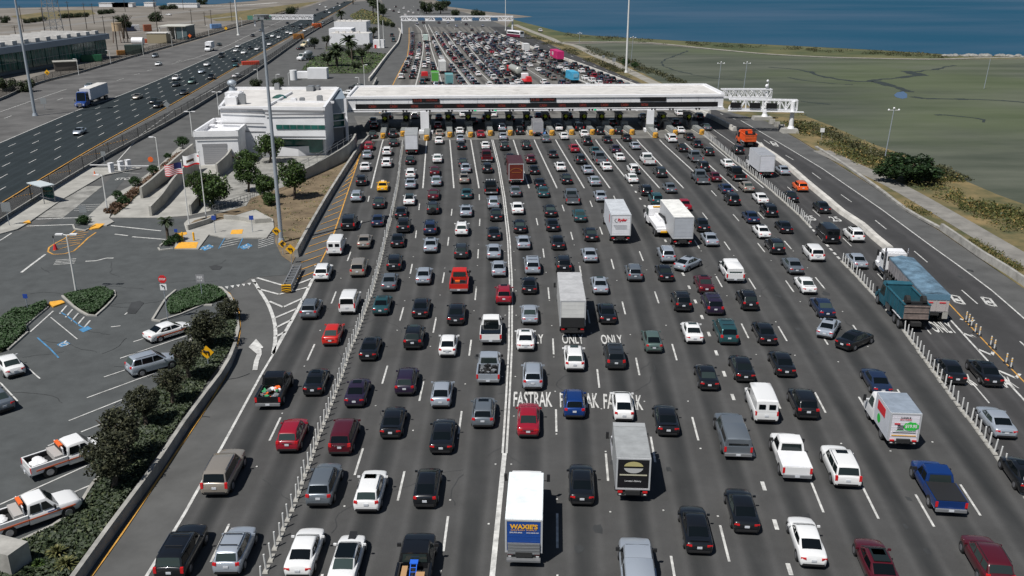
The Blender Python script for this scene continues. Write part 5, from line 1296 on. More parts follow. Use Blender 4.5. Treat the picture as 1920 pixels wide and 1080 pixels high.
for (x, y) in ((748, 25), (760, 30), (738, 22), (752, 34), (770, 40), (782, 46), (742, 14), (757, 17), (775, 26), (790, 32), (812, 38), (823, 44), (840, 44), (856, 51), (874, 47), (885, 58), (905, 50), (794, 44), (766, 24), (784, 20), (731, 20)):
    p = P(x, y); d = P(x - 3, y - 3) - p
    far_list.append((p.x, p.y, math.atan2(-d.x, d.y), rnd.choice("ssuu"), rnd.choice("kkwwwl"), 20, x, y))
# clear the spots where trucks and special vehicles stand
FT = [(830, 128, 'box', (.62, .62, .6), 3.0), (816, 147, 'box', (.10, .34, .06), 2.6), (843, 152, 'box', (.14, .33, .34), 2.7), (1046, 113, 'container', (.5, .02, .14), 0), (1078, 150, 'bus', (.07, .36, .55), 0), (965, 138, 'tank', (.5, .5, .45), 0), (796, 145, 'flat', (.06, .05, .04), 0), (988, 90, 'box', (.7, .7, .7), 2.5), (798, 72, 'box', (.5, .6, .55), 2.4), (990, 152, 'tractor', (.3, .01, .02), 0)]
far_list = [f for f in far_list if all(abs(f[6] - t[0]) > 13 or not (-12 < f[7] - t[1] < 11) for t in FT)]
far_list.sort(key=lambda f: f[1])
NIND = 45
LBL = set()
def reserve(l):
    LBL.add(l)
lanecount = {}
def flabel(f):
    n = lanecount[f[5]] = lanecount.get(f[5], 0) + 1
    return f"{COL[f[4]][2]} {WORD[f[3]]} beyond the canopy, {ORD[min(n, 30)]} past its roof in {ORD[f[5] + 1]} lane from left"
for f in far_list[:NIND]:
    spawn(f[3], f[0], f[1], f[2], f[4], flabel(f), "vehicles queuing beyond the canopy", False)
# the rest of the jam, too many to tell apart
vs, fs, ms, mats = [], [], [], []
base = {k: WHOLE[k] for k in PARTS}
for f in far_list[NIND:]:
    me = base[f[3]]; Mx = Matrix.Translation((f[0], f[1], .012)) @ Matrix.Rotation(f[2], 4, 'Z') @ Matrix.Diagonal((.92, .95, .92, 1))
    c = COL[f[4]]; nm = "queue_paint_" + c[2]
    if nm not in M: M[nm] = mat(nm, c[0], .3, .7 if c[1] else 0, coat=.5)
    b = len(vs)
    vs += [tuple(Mx @ v.co) for v in me.vertices]
    for p_ in me.polygons:
        mt = me.materials[p_.material_index]
        if mt == M['paint']: mt = M[nm]
        if mt not in mats: mats.append(mt)
        fs.append([b + i for i in p_.vertices]); ms.append(mats.index(mt))
me = bpy.data.meshes.new("queuing_traffic"); me.from_pydata(vs, [], fs)
for m in mats: me.materials.append(m)
me.polygons.foreach_set("material_index", ms); me.update()
o = bpy.data.objects.new("queuing_traffic", me); link(o)
tag(o, "dense mass of cars jammed beyond the canopy up to the far gantry", "traffic", kind='stuff')
def fhead(x, y):
    ks = "abcdefghijklmn"
    for i in range(13):
        if fx(ks[i], y) <= x < fx(ks[i + 1], y):
            t = (x - fx(ks[i], y)) / (fx(ks[i + 1], y) - fx(ks[i], y))
            d = P(lerp(fx(ks[i], y - 8), fx(ks[i + 1], y - 8), t), y - 8) - P(x, y)
            return math.atan2(-d.x, d.y)
    return 0
FL = {830: "tall pale box truck in the jam just beyond the canopy", 816: "lime green box truck close behind the canopy roof", 843: "pale turquoise box truck partly hidden by the canopy roof", 988: "small white box truck beside the far post line", 798: "pale green box truck near the head of the far queue"}
for (x, y, kind, c, hb) in FT:
    if kind == 'box':
        box_truck(x, y, fhead(x, y), FL[x], lb=5 if x != 830 else 7, hb=hb, z0=.9, W=2.3, boxc=c, roofc=c, doorc=c, zref=1.8)
    elif kind == 'container':
        p = P(x, y + 4); T = empty("container_truck", (p.x + 1, p.y, .012), fhead(x, y + 4), "truck carrying a bright magenta shipping container", "truck")
        mb = MB(); mb.box(0, 6, 2.5, 2.5, 12, 2.7); [mb.box(sx * 1.26, .3 + k * .6, 2.5, .04, .2, 2.4) for k in range(20) for sx in (-1, 1)]; cb = sub(T, "container", mb, mat("magenta_container", c, .5, var=.08))
        face_text(cb, "ONE", M['text_white'], 2.6, 1.3, -1.3, 7.5, 2.7, .05, side=-1)
        mb = MB(); mb.box(0, 7, .9, 1, 14, .3); sub(T, "chassis", mb, M['chassis']); truck_cab(T, 15.5, 2.3, M['white'], 2.8, 2.8, .9); truck_wheels(T, (1, 2.2, 11, 14.6), 2.4, .5)
    elif kind == 'bus':
        p = P(x, y + 6); T = empty("garbage_truck", (p.x, p.y, .012), fhead(x, y), "blue refuse truck with ribbed sides behind the canopy roof", "truck")
        mb = MB(); mb.box(0, 3.6, 2.1, 2.4, 6.8, 2.3, tx=.92); [mb.box(sx * 1.2, .8 + k * .9, 2.1, .08, .12, 2.1) for k in range(7) for sx in (-1, 1)]; mb.box(0, -.2, 2.0, 2.2, 1.0, 2.0, ty=.6); sub(T, "hopper_body", mb, mat("refuse_blue", c, .5, var=.15, vscale=1))
        mb = MB(); mb.box(0, -.74, 2.3, 1.4, .06, 1.1); sub(T, "rear_hatch", mb, flatmat("hatch_blue", (.2, .45, .6)))
        mb = MB(); mb.box(0, 4, .8, 1, 8.5, .35); sub(T, "chassis", mb, M['chassis']); truck_cab(T, 9.3, 2.3, flatmat("refuse_cab", (.05, .12, .1)), 2.7, 2.2, .4); truck_wheels(T, (.9, 2.1, 8.3), 2.4, .5)
    elif kind == 'tank':
        p = P(x + 8, y + 8); T = empty("tanker_truck", (p.x, p.y, .012), fhead(x, y) + .1, "pale rounded tanker trailer in the middle of the jam", "truck")
        mb = MB(); mb.cyl((0, 0, 2.2), (0, 10, 2.2), 1.15, 1.15, 18); mb.sphere((0, 0, 2.2), 1.15, 0, 18, 10, (1, .35, 1)); mb.sphere((0, 10, 2.2), 1.15, 0, 18, 10, (1, .35, 1)); sub(T, "tank", mb, mat("tank_alloy", c, .35, .4), 50)
        mb = MB(); mb.box(0, 5, .95, 1, 11, .3); sub(T, "chassis", mb, M['chassis']); truck_cab(T, 14.0, 2.3, M['stop_red'], 2.7, 2.6, .8); truck_wheels(T, (.8, 2.0, 9.5, 13), 2.4, .5)
    elif kind == 'tractor':
        p = P(x, y + 8); T = empty("flatbed_truck", (p.x, p.y, .012), fhead(x, y), "red flatbed truck with a rounded white cab behind the canopy", "truck")
        mb = MB(); mb.box(0, 2.5, 1.2, 2.4, 6, .3); mb.box(.4, 1.5, 1.8, 1.6, 3, 1.0, tx=.8); sub(T, "flatbed", mb, M['stop_red'])
        truck_cab(T, 8.8, 2.3, M['white'], 2.8, 2.6, .8); mb = MB(); mb.box(0, 3.5, .8, .9, 8, .3); sub(T, "chassis", mb, M['chassis']); truck_wheels(T, (.8, 2.0, 7.8), 2.4, .5)
    else:
        p = P(x, y + 8); T = empty("flatbed_truck", (p.x, p.y, .012), fhead(x, y), "low brown flatbed truck with a red cab beyond the canopy", "truck")
        mb = MB(); mb.box(0, 2.5, 1.0, 2.4, 5, .25); sub(T, "flatbed", mb, flatmat("brown_deck", c)); truck_cab(T, 8.2, 2.2, M['stop_red'], 2.3, 2.6, .8); mb = MB(); mb.box(0, 3.5, .8, .9, 7, .3); sub(T, "chassis", mb, M['chassis']); truck_wheels(T, (.8, 7.0), 2.3, .45)
# cars on the right-hand road and a coach near the far gantry
for (x, y, k, c, l) in ((1006, 87, 's', 'w', "white sedan alone on the exit road beyond the gantry's post line"), (1033, 96, 'u', 'k', "black SUV on the exit road left of the magenta container"), (1013, 57, 'p', 'w', "white pickup on the gravel trail near the shoreline")):
    p = P(x, y, .7); d = P(x - 12, y - 5.2) - P(x, y)
    spawn(k, p.x, p.y, math.atan2(-d.x, d.y), c, l, None, False)
p = P(966, 70); T = empty("coach", (p.x, p.y, .012), R(34), "white and maroon coach on the exit road near the far gantry", "bus")
mb = MB(); loft(mb, [(-6, [(0, .4), (1.2, .4), (1.25, 1.6), (1.2, 3.1), (1.0, 3.3), (0, 3.35)]), (5.8, [(0, .4), (1.2, .4), (1.25, 1.6), (1.2, 3.1), (1.0, 3.3), (0, 3.35)]), (6, [(0, .6), (1.1, .6), (1.1, 1.6), (1.0, 2.9), (.8, 3.1), (0, 3.1)])], 0, lambda i, j: 1 if i <= 1 else 0); sub(T, "body", mb, [M['white'], flatmat("coach_maroon", (.18, .02, .05))], 40)
mb = MB(); mb.box(-1.24, 0, 2.3, .04, 10.5, .8); mb.box(1.24, 0, 2.3, .04, 10.5, .8); mb.box(0, -6.02, 2.5, 1.8, .04, .8); sub(T, "windows", mb, M['glass']); truck_wheels(T, (4, -3.5), 2.4, .5)
# ---------------------------------------------------------------- the left highway: lanes and oncoming traffic
HW = [(-60, 293), (0, 268), (75, 236), (150, 205), (230, 177), (320, 140), (400, 105), (480, 71), (560, 38), (620, 15), (650, 2)]
HY = [(-120, 455), (0, 382), (95, 324), (187, 270), (305, 205), (390, 156), (475, 107), (560, 60), (620, 28), (665, 2)]
def inter(A, B, f, y): return lerp(interp_x([(q[0], q[1]) for q in A[::-1]], y), interp_x([(q[0], q[1]) for q in B[::-1]], y), f)
for i in range(7):
    LN['z%d' % i] = [(inter(HW, HY, i / 6, y), y) for y in range(0, 440, 8)]
mbk = ['z%d' % i for i in range(7)]
LH = MB(); vs = []; ys_ = list(range(2, 450, 6))
n7 = 7
for y in ys_:
    for i in range(7): p = P(inter(HW, HY, i / 6, y), y); vs.append((p.x, p.y, -0.005))
LH.add(vs, [(j * 7 + i, j * 7 + 7 + i, j * 7 + 8 + i, j * 7 + 1 + i) for j in range(len(ys_) - 1) for i in range(6)])
me = LH.mesh("highway", [M['highway']])
uvl = me.uv_layers.new(name="lane")
for lp in me.loops: uvl.data[lp.index].uv = (lp.vertex_index % 7, 0)
tag(link(bpy.data.objects.new("highway", me)), kind='structure')
ground("highway_old_lanes", [(-300, 300), (0, 188), (70, 158), (150, 138), (250, 108), (370, 76), (480, 42), (560, 18), (615, 0), (652, 0), (622, 15), (562, 38), (482, 71), (402, 105), (322, 140), (232, 177), (152, 205), (77, 236), (0, 269), (-300, 400)], M['oldhighway'], -0.02)
ground("service_road", [(-700, 900), (-120, 460), (0, 385), (187, 273), (305, 208), (475, 110), (560, 63), (620, 30), (665, 3), (712, 0), (718, 8), (735, 28), (750, 62), (732, 92), (700, 140), (662, 215), (690, 262), (655, 310), (575, 440), (540, 515), (470, 520), (430, 545), (448, 610), (425, 692), (290, 890), (120, 1120), (-600, 1400)], M['service'], -0.035)
ground("parking_lot", [(-500, 700), (0, 436), (45, 432), (115, 408), (190, 352), (220, 318), (250, 318), (170, 408), (160, 422), (205, 422), (215, 410), (300, 408), (350, 410), (352, 428), (420, 448), (510, 448), (545, 495), (540, 515), (470, 520), (430, 545), (442, 575), (444, 600), (365, 625), (330, 690), (295, 730), (240, 790), (190, 860), (185, 897), (145, 955), (0, 1032), (-600, 1290)], M['lot'], -0.012)
mb = MB()
def stripe2(pts, wid, z=0.012): ribbon(mb, smooth_line([P(*p) for p in pts], 3), wid, z)
stripe2([q for q in HW[1:9]], .22)
for (f_) in (0,):
    pass
for (a, ys) in (((0, 210), (125, 167)),): stripe2([(0, 210), (60, 189), (125, 167)], .2)
for (a, b) in (((8, 222), (22, 217)), ((107, 188), (118, 184)), ((165, 167), (172, 164)), ((186, 161), (194, 158)), ((219, 151), (232, 147)), ((250, 141), (262, 138)), ((275, 133), (285, 130)), ((330, 116), (340, 113)), ((395, 92), (410, 87)), ((440, 78), (452, 74))): stripe2([a, b], .2)
stripe2([(322, 120), (380, 104), (430, 84), (480, 60), (560, 25)], .2)
for i in range(1, 6):
    D = 122 + i * 3.1
    while D < 560:
        y0, y1 = pxof(0, D)[1], pxof(0, D + 3.4)[1]
        if inter(HW, HY, i / 6, y0) > -40: ribbon(mb, [P(inter(HW, HY, i / 6, y0), y0), P(inter(HW, HY, i / 6, y1), y1)], .16, 0.012)
        D += 12.5
# service road and lot lines
stripe2([(0, 455), (22, 438)], .15) if False else None
stripe2([(265, 252), (220, 302)], .2); stripe2([(330, 205), (262, 254)], .18); stripe2([(430, 150), (330, 206)], .18)
stripe2([(50, 424), (138, 421)], .3); stripe2([(68, 411), (153, 408)], .3)
stripe2([(40, 511), (62, 494), (85, 477)], .28); stripe2([(0, 451), (22, 437)], .2)
stripe2([(208, 423), (255, 428), (302, 433)], .28); stripe2([(215, 439), (240, 442)], .28); stripe2([(248, 444), (310, 449)], .28)
stripe2([(205, 310), (262, 312)], .12); stripe2([(205, 321), (262, 326)], .12)
for k in range(4): stripe2([(140 - k * .5, 385 + k * 3.4), (188 + k, 383 + k * 3.4)], .14)
for (a, b) in (((360, 626), (225, 672)), ((330, 685), (163, 746)), ((245, 743), (129, 789)), ((275, 633), (250, 641)), ((240, 692), (195, 707)), ((190, 795), (152, 810)), ((125, 820), (90, 836)), ((163, 873), (0, 946)), ((176, 907), (0, 982)), ((70, 877), (46, 888)), ((140, 970), (-40, 1045))): stripe2([a, b], .13)
stripe2([(100, 583), (57, 622)], .15); stripe2([(95, 595), (145, 636)], .1); stripe2([(52, 690), (75, 710)], .12); stripe2([(0, 717), (33, 752)], .12)
for k in range(5): stripe2([(125 + k * 11, 573 + k * 7), (112 + k * 11, 588 + k * 7)], .16)
for k in range(4): stripe2([(424 + k * -4, 449 + k * 5), (457 - k * 4, 442 + k * 5)], .14)
for k in range(6): stripe2([(484 + k * 0, 462 - k * 3.6 + 3), (513, 456 - k * 3.6)], .12)
stripe2([(375, 468), (400, 460), (395, 466), (380, 462)], .18); stripe2([(452, 466), (472, 459), (466, 466), (456, 460)], .18)
for k in range(4): stripe2([(100 + k * 1.5, 496.5 - k * 2.8), (140 + k, 493 - k * 2.8 + .5)], .16)
stripe2([(160, 490), (180, 489), (200, 484), (213, 484)], .25); stripe2([(208, 613), (226, 611)], .18); stripe2([(234, 590), (262, 568)], .14)
tag(mb.build("service_markings", M['white_line']), kind='structure')
mb = MB()
stripe2([q for q in HY[1:10]], .2, .014)
for (a, b) in (((187, 274), (240, 261)), ((150, 292), (190, 287)), ((90, 327), (135, 320)), ((18, 371), (62, 363))): stripe2([a, b], .18)
stripe2([(141, 432), (120, 448), (104, 456), (92, 464), (90, 472), (100, 477), (120, 476), (138, 471), (153, 458), (165, 446), (180, 436)], .2)
for k in range(6): stripe2([(108 + k * 7, 458 - k * 4.4), (150 + k * 4, 454 - k * 4.0 - (k * .8))], .16)
stripe2([(100, 470), (150, 456)], .16)
tag(mb.build("yellow_service_lines", M['yellow_line']), kind='structure')
mb = MB()
stripe2([(113, 585), (125, 592), (150, 611), (163, 618)], .14); stripe2([(70, 633), (95, 655), (110, 671)], .14); stripe2([(424, 442), (410, 466)], .12); stripe2([(458, 440), (446, 466)], .12)
for c in ((119, 645), (388, 464), (461, 462), (160, 617)):
    q = [P(c[0] - 13, c[1] + 1, .014), P(c[0] - 4, c[1] + 6, .014), P(c[0] + 13, c[1] - 1, .014), P(c[0] + 4, c[1] - 6, .014)]
    mb.poly([(p.x, p.y, .014) for p in q])
tag(mb.build("blue_parking_marks", M['blue_line']), kind='structure')
mb = MB()
for c in ((119, 645), (388, 464), (461, 462)):
    for r_ in (0, 1, 2, 3, 4, 5, 6, 7):
        a0, a1 = r_ * math.pi / 4, (r_ + 1) * math.pi / 4; p = P(c[0] + 1, c[1] + 1)
        ribbon(mb, [Vector((p.x + .38 * math.cos(a0), p.y + .38 * math.sin(a0), 0)), Vector((p.x + .38 * math.cos(a1), p.y + .38 * math.sin(a1), 0))], .1, .022)
    p = P(*c); ribbon(mb, [Vector((p.x - .1, p.y + .8, 0)), Vector((p.x - .05, p.y + .1, 0)), Vector((p.x + .5, p.y, 0))], .14, .022)
tag(mb.build("wheelchair_symbols", M['white_line']), kind='structure')
def slab(name, px, z1, m, z0=-.05, kind='structure', label=None, cat=None):
    mb = MB(); mb.prism([P(*p) for p in px], z0, z1); o = mb.build(name, m)
    return tag(o, label, cat, None, kind)
SW = [(0, 440), (0, 420), (60, 380), (130, 335), (165, 316), (217, 315), (180, 338), (117, 375), (50, 421), (33, 431)]
slab("bus_stop_pavement", SW, .13, M['concrete'])
slab("pavement", [(160, 412), (205, 370), (245, 350), (300, 310), (336, 276), (350, 282), (330, 305), (262, 350), (215, 380), (205, 410), (214, 417), (200, 424), (165, 422)], .13, M['concrete'])
ground("concrete_bus_bay", [(68, 407), (118, 408), (192, 349), (155, 349)], M['concrete_dirty'], -0.004)
ground("driveway", [(205, 408), (230, 388), (266, 362), (300, 352), (378, 309), (440, 302), (445, 312), (400, 350), (395, 395), (355, 404), (300, 408)], M['concrete'], -0.004)
slab("forecourt", [(345, 420), (352, 413), (420, 400), (480, 395), (512, 412), (514, 428), (500, 447), (420, 447), (392, 441), (372, 468), (327, 468), (330, 455), (350, 436)], .12, M['concrete'])
slab("plaza_terrace", [(445, 312), (490, 296), (600, 292), (650, 275), (662, 292), (600, 322), (560, 342), (470, 372), (452, 400), (400, 395), (405, 352)], .02, M['concrete_dirty'], -.03)
BED = mat("planting_soil", (0.10, 0.072, 0.042), 0.95, col2=(0.2, 0.15, 0.09), vscale=.35, detail=8)
ground("planted_slope", [(562, 340), (600, 324), (664, 292), (655, 312), (617, 370), (575, 440), (548, 494), (528, 480), (516, 455), (514, 415), (480, 395), (455, 400), (470, 372)], BED, 0.03)
ground("planted_strip", [(353, 424), (365, 415), (460, 388), (478, 394), (420, 412), (366, 425)], BED, 0.16)
for nm, px in (("yellow_kerb_ramp", [(40, 420), (55, 414), (58, 419), (47, 421)]), ("yellow_kerb_ramp", [(166, 430), (180, 421), (197, 421), (186, 429), (172, 431)]), ("yellow_kerb_ramp", [(327, 468), (337, 456), (372, 456), (368, 467)]), ("yellow_kerb_ramp", [(328, 440), (350, 437), (351, 441), (340, 444)]), ("yellow_kerb_ramp", [(432, 441), (435, 433), (456, 432), (454, 440)]), ("yellow_kerb_ramp", [(92, 572), (94, 568), (116, 565), (122, 569), (100, 577)])):
    slab(nm, px, .15, M['yellow_pad'])
# ---------------------------------------------------------------- walls and barriers
def wall(name, px, th, h, label, m='barrier', topth=None, z1b=None, cat="wall", grp=None, attop=None, step=2.5):
    pts = smooth_line([P(p[0], p[1], attop or 0) for p in px], step)
    mb = MB(); wall_mesh(mb, pts, th, -.05, h, 0, None, topth, z1b)
    o = mb.build(name, M[m]); return tag(o, label, cat, grp)
wall("retaining_wall", [(92, 1140), (135, 1080), (200, 990), (267, 900), (302, 852), (345, 787), (385, 733), (412, 698), (430, 668), (441, 640)], .3, .85, "curving concrete wall between the parking lot hedge and the ramp", 'barrier', None, .8, attop=.85)
wall("kerb", [(441, 640), (446, 618), (444, 596), (440, 575), (430, 556), (414, 541), (390, 538)], .35, .18, "pale kerb curving round the hedge island beside the ramp", 'concrete', cat="kerb")
wall("plaza_wall", [(556, 482), (575, 446), (595, 410), (617, 372), (636, 341), (655, 311), (673, 284), (692, 262)], .55, 1.0, "long low concrete wall along the plaza's left edge", 'barrier', .35)
wall("upper_plaza_wall", [(692, 152), (700, 142), (722, 112), (738, 92), (747, 80), (751, 62), (748, 56)], .5, 1.0, "curving concrete wall at the left edge of the plaza beyond the canopy", 'pale_barrier')
wall("short_barrier", [(700, 165), (706, 152)], .5, 1.1, "short grey barrier end beside the canopy's far corner", 'barrier')
wall("median_barrier", [(1668, 470), (1640, 447), (1615, 424), (1580, 401), (1552, 377), (1515, 346), (1482, 317), (1455, 296), (1425, 276), (1405, 262)], 1.1, .55, "pale concrete median barrier ending behind the white semi truck", 'pale_barrier', .7)
wall("gantry_barrier", [(1378, 246), (1360, 236), (1345, 228), (1310, 212), (1290, 204)], .9, .9, "concrete barrier under the right end of the canopy", 'pale_barrier', .5)
wall("far_median_barrier", [(1330, 214), (1260, 190), (1189, 162), (1120, 135), (1061, 113), (993, 89), (940, 67)], .9, .85, "bright concrete barrier right of the jammed cars beyond the canopy", 'pale_barrier', .6)
wall("shoulder_barrier", [(2050, 640), (1920, 533), (1840, 482), (1800, 454), (1765, 430)], .6, .8, "concrete barrier beside the footpath at the right edge", 'barrier', .35)
wall("shoulder_kerb", [(1765, 430), (1700, 394), (1640, 349), (1575, 304), (1530, 276)], .5, .25, "low kerb along the right shoulder beyond the concrete barrier", 'barrier', cat="kerb")
for k, (x, y) in enumerate(((1447, 232), (1456, 237), (1465, 242), (1474, 247))):
    p = P(x, y); mb = MB(); mb.box(p.x, p.y, .5, 1.2, 1.0, 1.0, ty=.6)
    tag(mb.build("concrete_block", M['barrier']), ["first", "second", "third", "last"][k] + " grey block in the row left of the round gantry column", "block", "blocks beside the gantry column")
wall("ramp_wall", [(266, 372), (285, 358), (320, 330), (345, 310), (364, 296)], .35, 1.7, "left concrete wall of the garage ramp", 'concrete', None, 2.6)
wall("ramp_wall", [(283, 405), (304, 386), (324, 362), (343, 342), (372, 318)], .35, 1.4, "middle stepped concrete wall between the two ramps", 'concrete', None, 2.6)
wall("ramp_wall", [(358, 402), (370, 388), (398, 362), (412, 345)], .3, 1.4, "short concrete wall beside the ramp under the trees", 'concrete', None, 1.8)
wall("ramp_wall", [(408, 332), (428, 318), (440, 302)], .3, 2.2, "dark-sided concrete wall next to the small garage door", 'concrete', None, 3.0)
wall("entrance_wall", [(352, 433), (390, 421), (405, 412)], .3, .8, "low concrete wall below the two flagpoles", 'concrete')
wall("entrance_wall", [(421, 412), (450, 414), (480, 420), (510, 418)], .3, .7, "pale curved wall behind the blue accessible bays", 'concrete')
wall("stair_wall", [(562, 340), (585, 330), (612, 318), (640, 304), (660, 292), (668, 280)], .35, 1.6, "tall grey retaining wall below the office entrance stair", 'concrete', None, 3.0)
wall("front_wall", [(486, 296), (520, 292), (560, 292), (590, 290)], .3, 1.7, "white wall in front of the office ground floor", 'white')
wall("corner_block", [(-8, 1075), (30, 1048)], 2.5, 1.5, "dark concrete block in the bottom left corner", 'barrier')
def rails(px, h, label, zb=0.0, rise=0.0, n=14):
    pts = [P(*p) for p in px]; sp = smooth_line(pts, (pts[-1] - pts[0]).length / n)
    root = empty("railing", (0, 0, 0), 0, label, "railing")
    mb = MB()
    for z in (h, h * .55):
        mb.tube([(p.x, p.y, zb + z + rise * i / len(sp)) for i, p in enumerate(sp)], .035, 5)
    sub(root, "rail", mb, M['grey_metal'])
    for i, p in enumerate(sp):
        mb = MB(); mb.cyl((p.x, p.y, 0), (p.x, p.y, zb + h + rise * i / len(sp)), .035, None, 5); sub(root, "post", mb, M['grey_metal'])
rails([(482, 372), (520, 358), (566, 338), (612, 316), (662, 290)], 1.0, "metal handrail along the path below the office", 1.5, 1.4)
rails([(400, 398), (440, 385), (478, 372)], 1.0, "metal handrail beside the path under the leafy trees")
# median fence between highway and service road: wall, mesh and posts
def fence(px, h, label, name="median_fence", n=60, hw_=.45, mesh=True):
    pts = smooth_line([P(*p) for p in px], 6)
    root = empty(name, (0, 0, 0), 0, label, "fence")
    mb = MB(); wall_mesh(mb, pts, .4, -.05, hw_); sub(root, "base_wall", mb, M['concrete_dirty'])
    mb = MB()
    for z in [hw_ + (h - hw_) * (k + 1) / 12 for k in range(12)]:
        for i in range(len(pts) - 1): mb.cyl((pts[i].x, pts[i].y, z), (pts[i + 1].x, pts[i + 1].y, z), .045, None, 3, 0, False)
    sub(root, "wire_mesh", mb, M['black'])
    st = max(1, len(pts) // n)
    for p in pts[::st]:
        mb = MB(); mb.cyl((p.x, p.y, hw_), (p.x, p.y, h + .1), .05, None, 5); sub(root, "post", mb, M['black'])
fence([(-60, 455), (0, 417), (60, 379), (132, 334), (205, 291), (260, 261), (330, 223), (413, 173), (490, 126), (574, 67), (625, 38)], 2.3, "dark mesh fence on a concrete base between highway and service road")
fence([(-60, 208), (0, 187), (70, 157), (150, 136), (250, 106), (370, 72), (480, 40), (560, 17)], 2.2, "wire fence on a low wall along the far side of the highway", "yard_fence", 50)
fence([(200, 122), (212, 106), (238, 101)], 2.6, "short stretch of yard fence behind the green kiosk", "yard_fence", 6, .1) if False else None
# ---------------------------------------------------------------- canopy with toll signs
A = P(653, 210, 4.5); B = P(1355, 205, 4.5)
ang = math.atan2(B.y - A.y, B.x - A.x); CL = (B - A).length
def zy(y): return hgt(A.y, y)
can = empty("toll_canopy", (A.x, A.y, 0), ang, "long white toll canopy spanning all plaza lanes, with black sign band", "canopy")
mb = MB()
zt_ = zy(181)
mb.box(CL / 2, 7.6, (4.75 + zy(186)) / 2, CL, 15.2, zy(186) - 4.75)
mb.box(CL / 2, 7.75, (zy(185.4) + zt_) / 2, CL + .5, 15.9, zt_ - zy(185.4))
mb.box(CL / 2, -.28, 4.62, CL + .4, .7, .2); mb.box(CL / 2, -.12, 4.98, CL + .2, .4, .12)
for k in range(22): mb.box(k * CL / 22 + 1.8, -.012, (5.0 + zy(186)) / 2 + .2, .03, .03, zy(187) - 5.2, 1)
sub(can, "fascia", mb, [M['white'], M['grey_trim']])
mb = MB(); mb.box(CL / 2, 7.6, (zy(186) + zy(185.4)) / 2, CL - .1, 15.0, zy(185.4) - zy(186)); mb.box(CL / 2, -.03, 4.82, CL - 1, .06, .2); sub(can, "shadow_gap", mb, M['grey_trim'])
mb = MB(); mb.box(CL / 2, 7.9, zt_ + .02, CL - 1.6, 14.2, .04)
for k in range(4): mb.box(CL / 2, 2.5 + k * 3.6, zt_ + .06, CL - 2, .12, .05)
for k in range(16): mb.box(rnd.uniform(4, CL - 4), rnd.uniform(2, 13), zt_ + .1, rnd.uniform(.6, 1.6), .1, .08)
sub(can, "roof", mb, M['roof_white'])
mb = MB()
for (a, b) in ((.25, .0), (CL - .25, 0)): mb.box(a, 7.8, zt_ + .2, .45, 15.6, .4)
mb.box(CL / 2, 15.3, zt_ + .2, CL, .35, .4); sub(can, "parapet", mb, M['white'])
zb0, zb1 = zy(204.6), zy(195.4)
mb = MB(); mb.box(CL / 2 + .2, -.05, (zb0 + zb1) / 2, CL * .965, .1, zb1 - zb0); band = sub(can, "sign_band", mb, M['display'])
for x, t in ((720 - 22, "CASH"), (737, "CASH"), (776, "FASTRAK"), (820, "CASH"), (861, "FASTRAK"), (900, "FASTRAK"), (938, "FASTRAK"), (976, "CASH"), (1015, "CASH"), (1051, "CARPOOL"), (1090, "CARPOOL"), (1130, "CASH"), (1168, "CASH"), (1206, "FASTRAK")):
    lx = (x - 653) / (1355 - 653) * CL
    text_mesh(t, M['led_red'], 1.5, .55, Matrix.Translation((lx, -.12, (zb0 + zb1) / 2)) @ Matrix.Rotation(R(90), 4, 'X'), "lettering", band, 0.0)
for x0, x1 in ((772, 822), (990, 1039), (1197, 1246)):
    l0, l1 = ((x - 653) / (1355 - 653) * CL for x in (x0, x1))
    mb = MB(); mb.box((l0 + l1) / 2, -.08, (zy(193.4) + zy(184.6)) / 2, l1 - l0, .16, zy(184.6) - zy(193.4)); dp = sub(can, "message_display", mb, M['display'])
    if x0 < 1190:
        text_mesh("11:10", M['led_red'], 1.6, .55, Matrix.Translation((l0 + 1.15, -.18, (zy(193.4) + zy(184.6)) / 2)) @ Matrix.Rotation(R(90), 4, 'X'), "lettering", dp, .01)
        text_mesh("CAUTION #1", M['led_red'], 2.3, .45, Matrix.Translation((l1 - 1.6, -.18, (zy(193.4) + zy(184.6)) / 2)) @ Matrix.Rotation(R(90), 4, 'X'), "lettering", dp, .0)
IS = [(718, 258, 720, 242), (755, 254, 758, 240), (800, 262, 801, 245), (844, 256, 842, 238), (883, 256, 880, 238), (920, 253, 917.5, 238), (957, 252.5, 955.5, 237.5), (997.5, 252.5, 992.5, 237.5), (1036, 252.5, 1029, 237.5), (1073, 251.5, 1067, 237.5), (1112, 251, 1104, 237.5), (1149, 251, 1139, 237.5), (1187, 251, 1175, 237.5), (1230, 257, 1222, 243), (1268, 252, 1256, 238), (1318, 251, 1306, 238)]
for i, (x, y, x2, y2) in enumerate(IS):
    lx = (x2 - 653) / (1355 - 653) * CL
    mb = MB()
    for s_ in (-.32, .32): mb.cyl((lx + s_, -.66, 4.72), (lx + s_, -.5, 4.72), .2, None, 8)
    if i in (4, 5, 10): mb.box(lx + .9, -.66, 4.72, .5, .05, .18, 1)
    sub(can, "lane_signal", mb, [M['black'], M['led_green']])
for x, wd in ((797, 1.75), (1216, 1.5)):
    p = P(x + 2, 247); mb = MB(); mb.box(p.x, p.y - 1.9 + (x > 1000) * 2.2, 2.3, wd, 1.0, 4.5); mb.box(p.x + .2, p.y - 1.5 + (x > 1000) * 2.2, .3, wd + 1.2, 2.4, .6, 0)
    col = mb.build("canopy_column", M['white']); col.parent = can; col.matrix_parent_inverse = can.matrix_world.inverted() if False else (Matrix.Translation((A.x, A.y, 0)) @ Matrix.Rotation(ang, 4, 'Z')).inverted()
def nth(i): return ORD[i + 1]
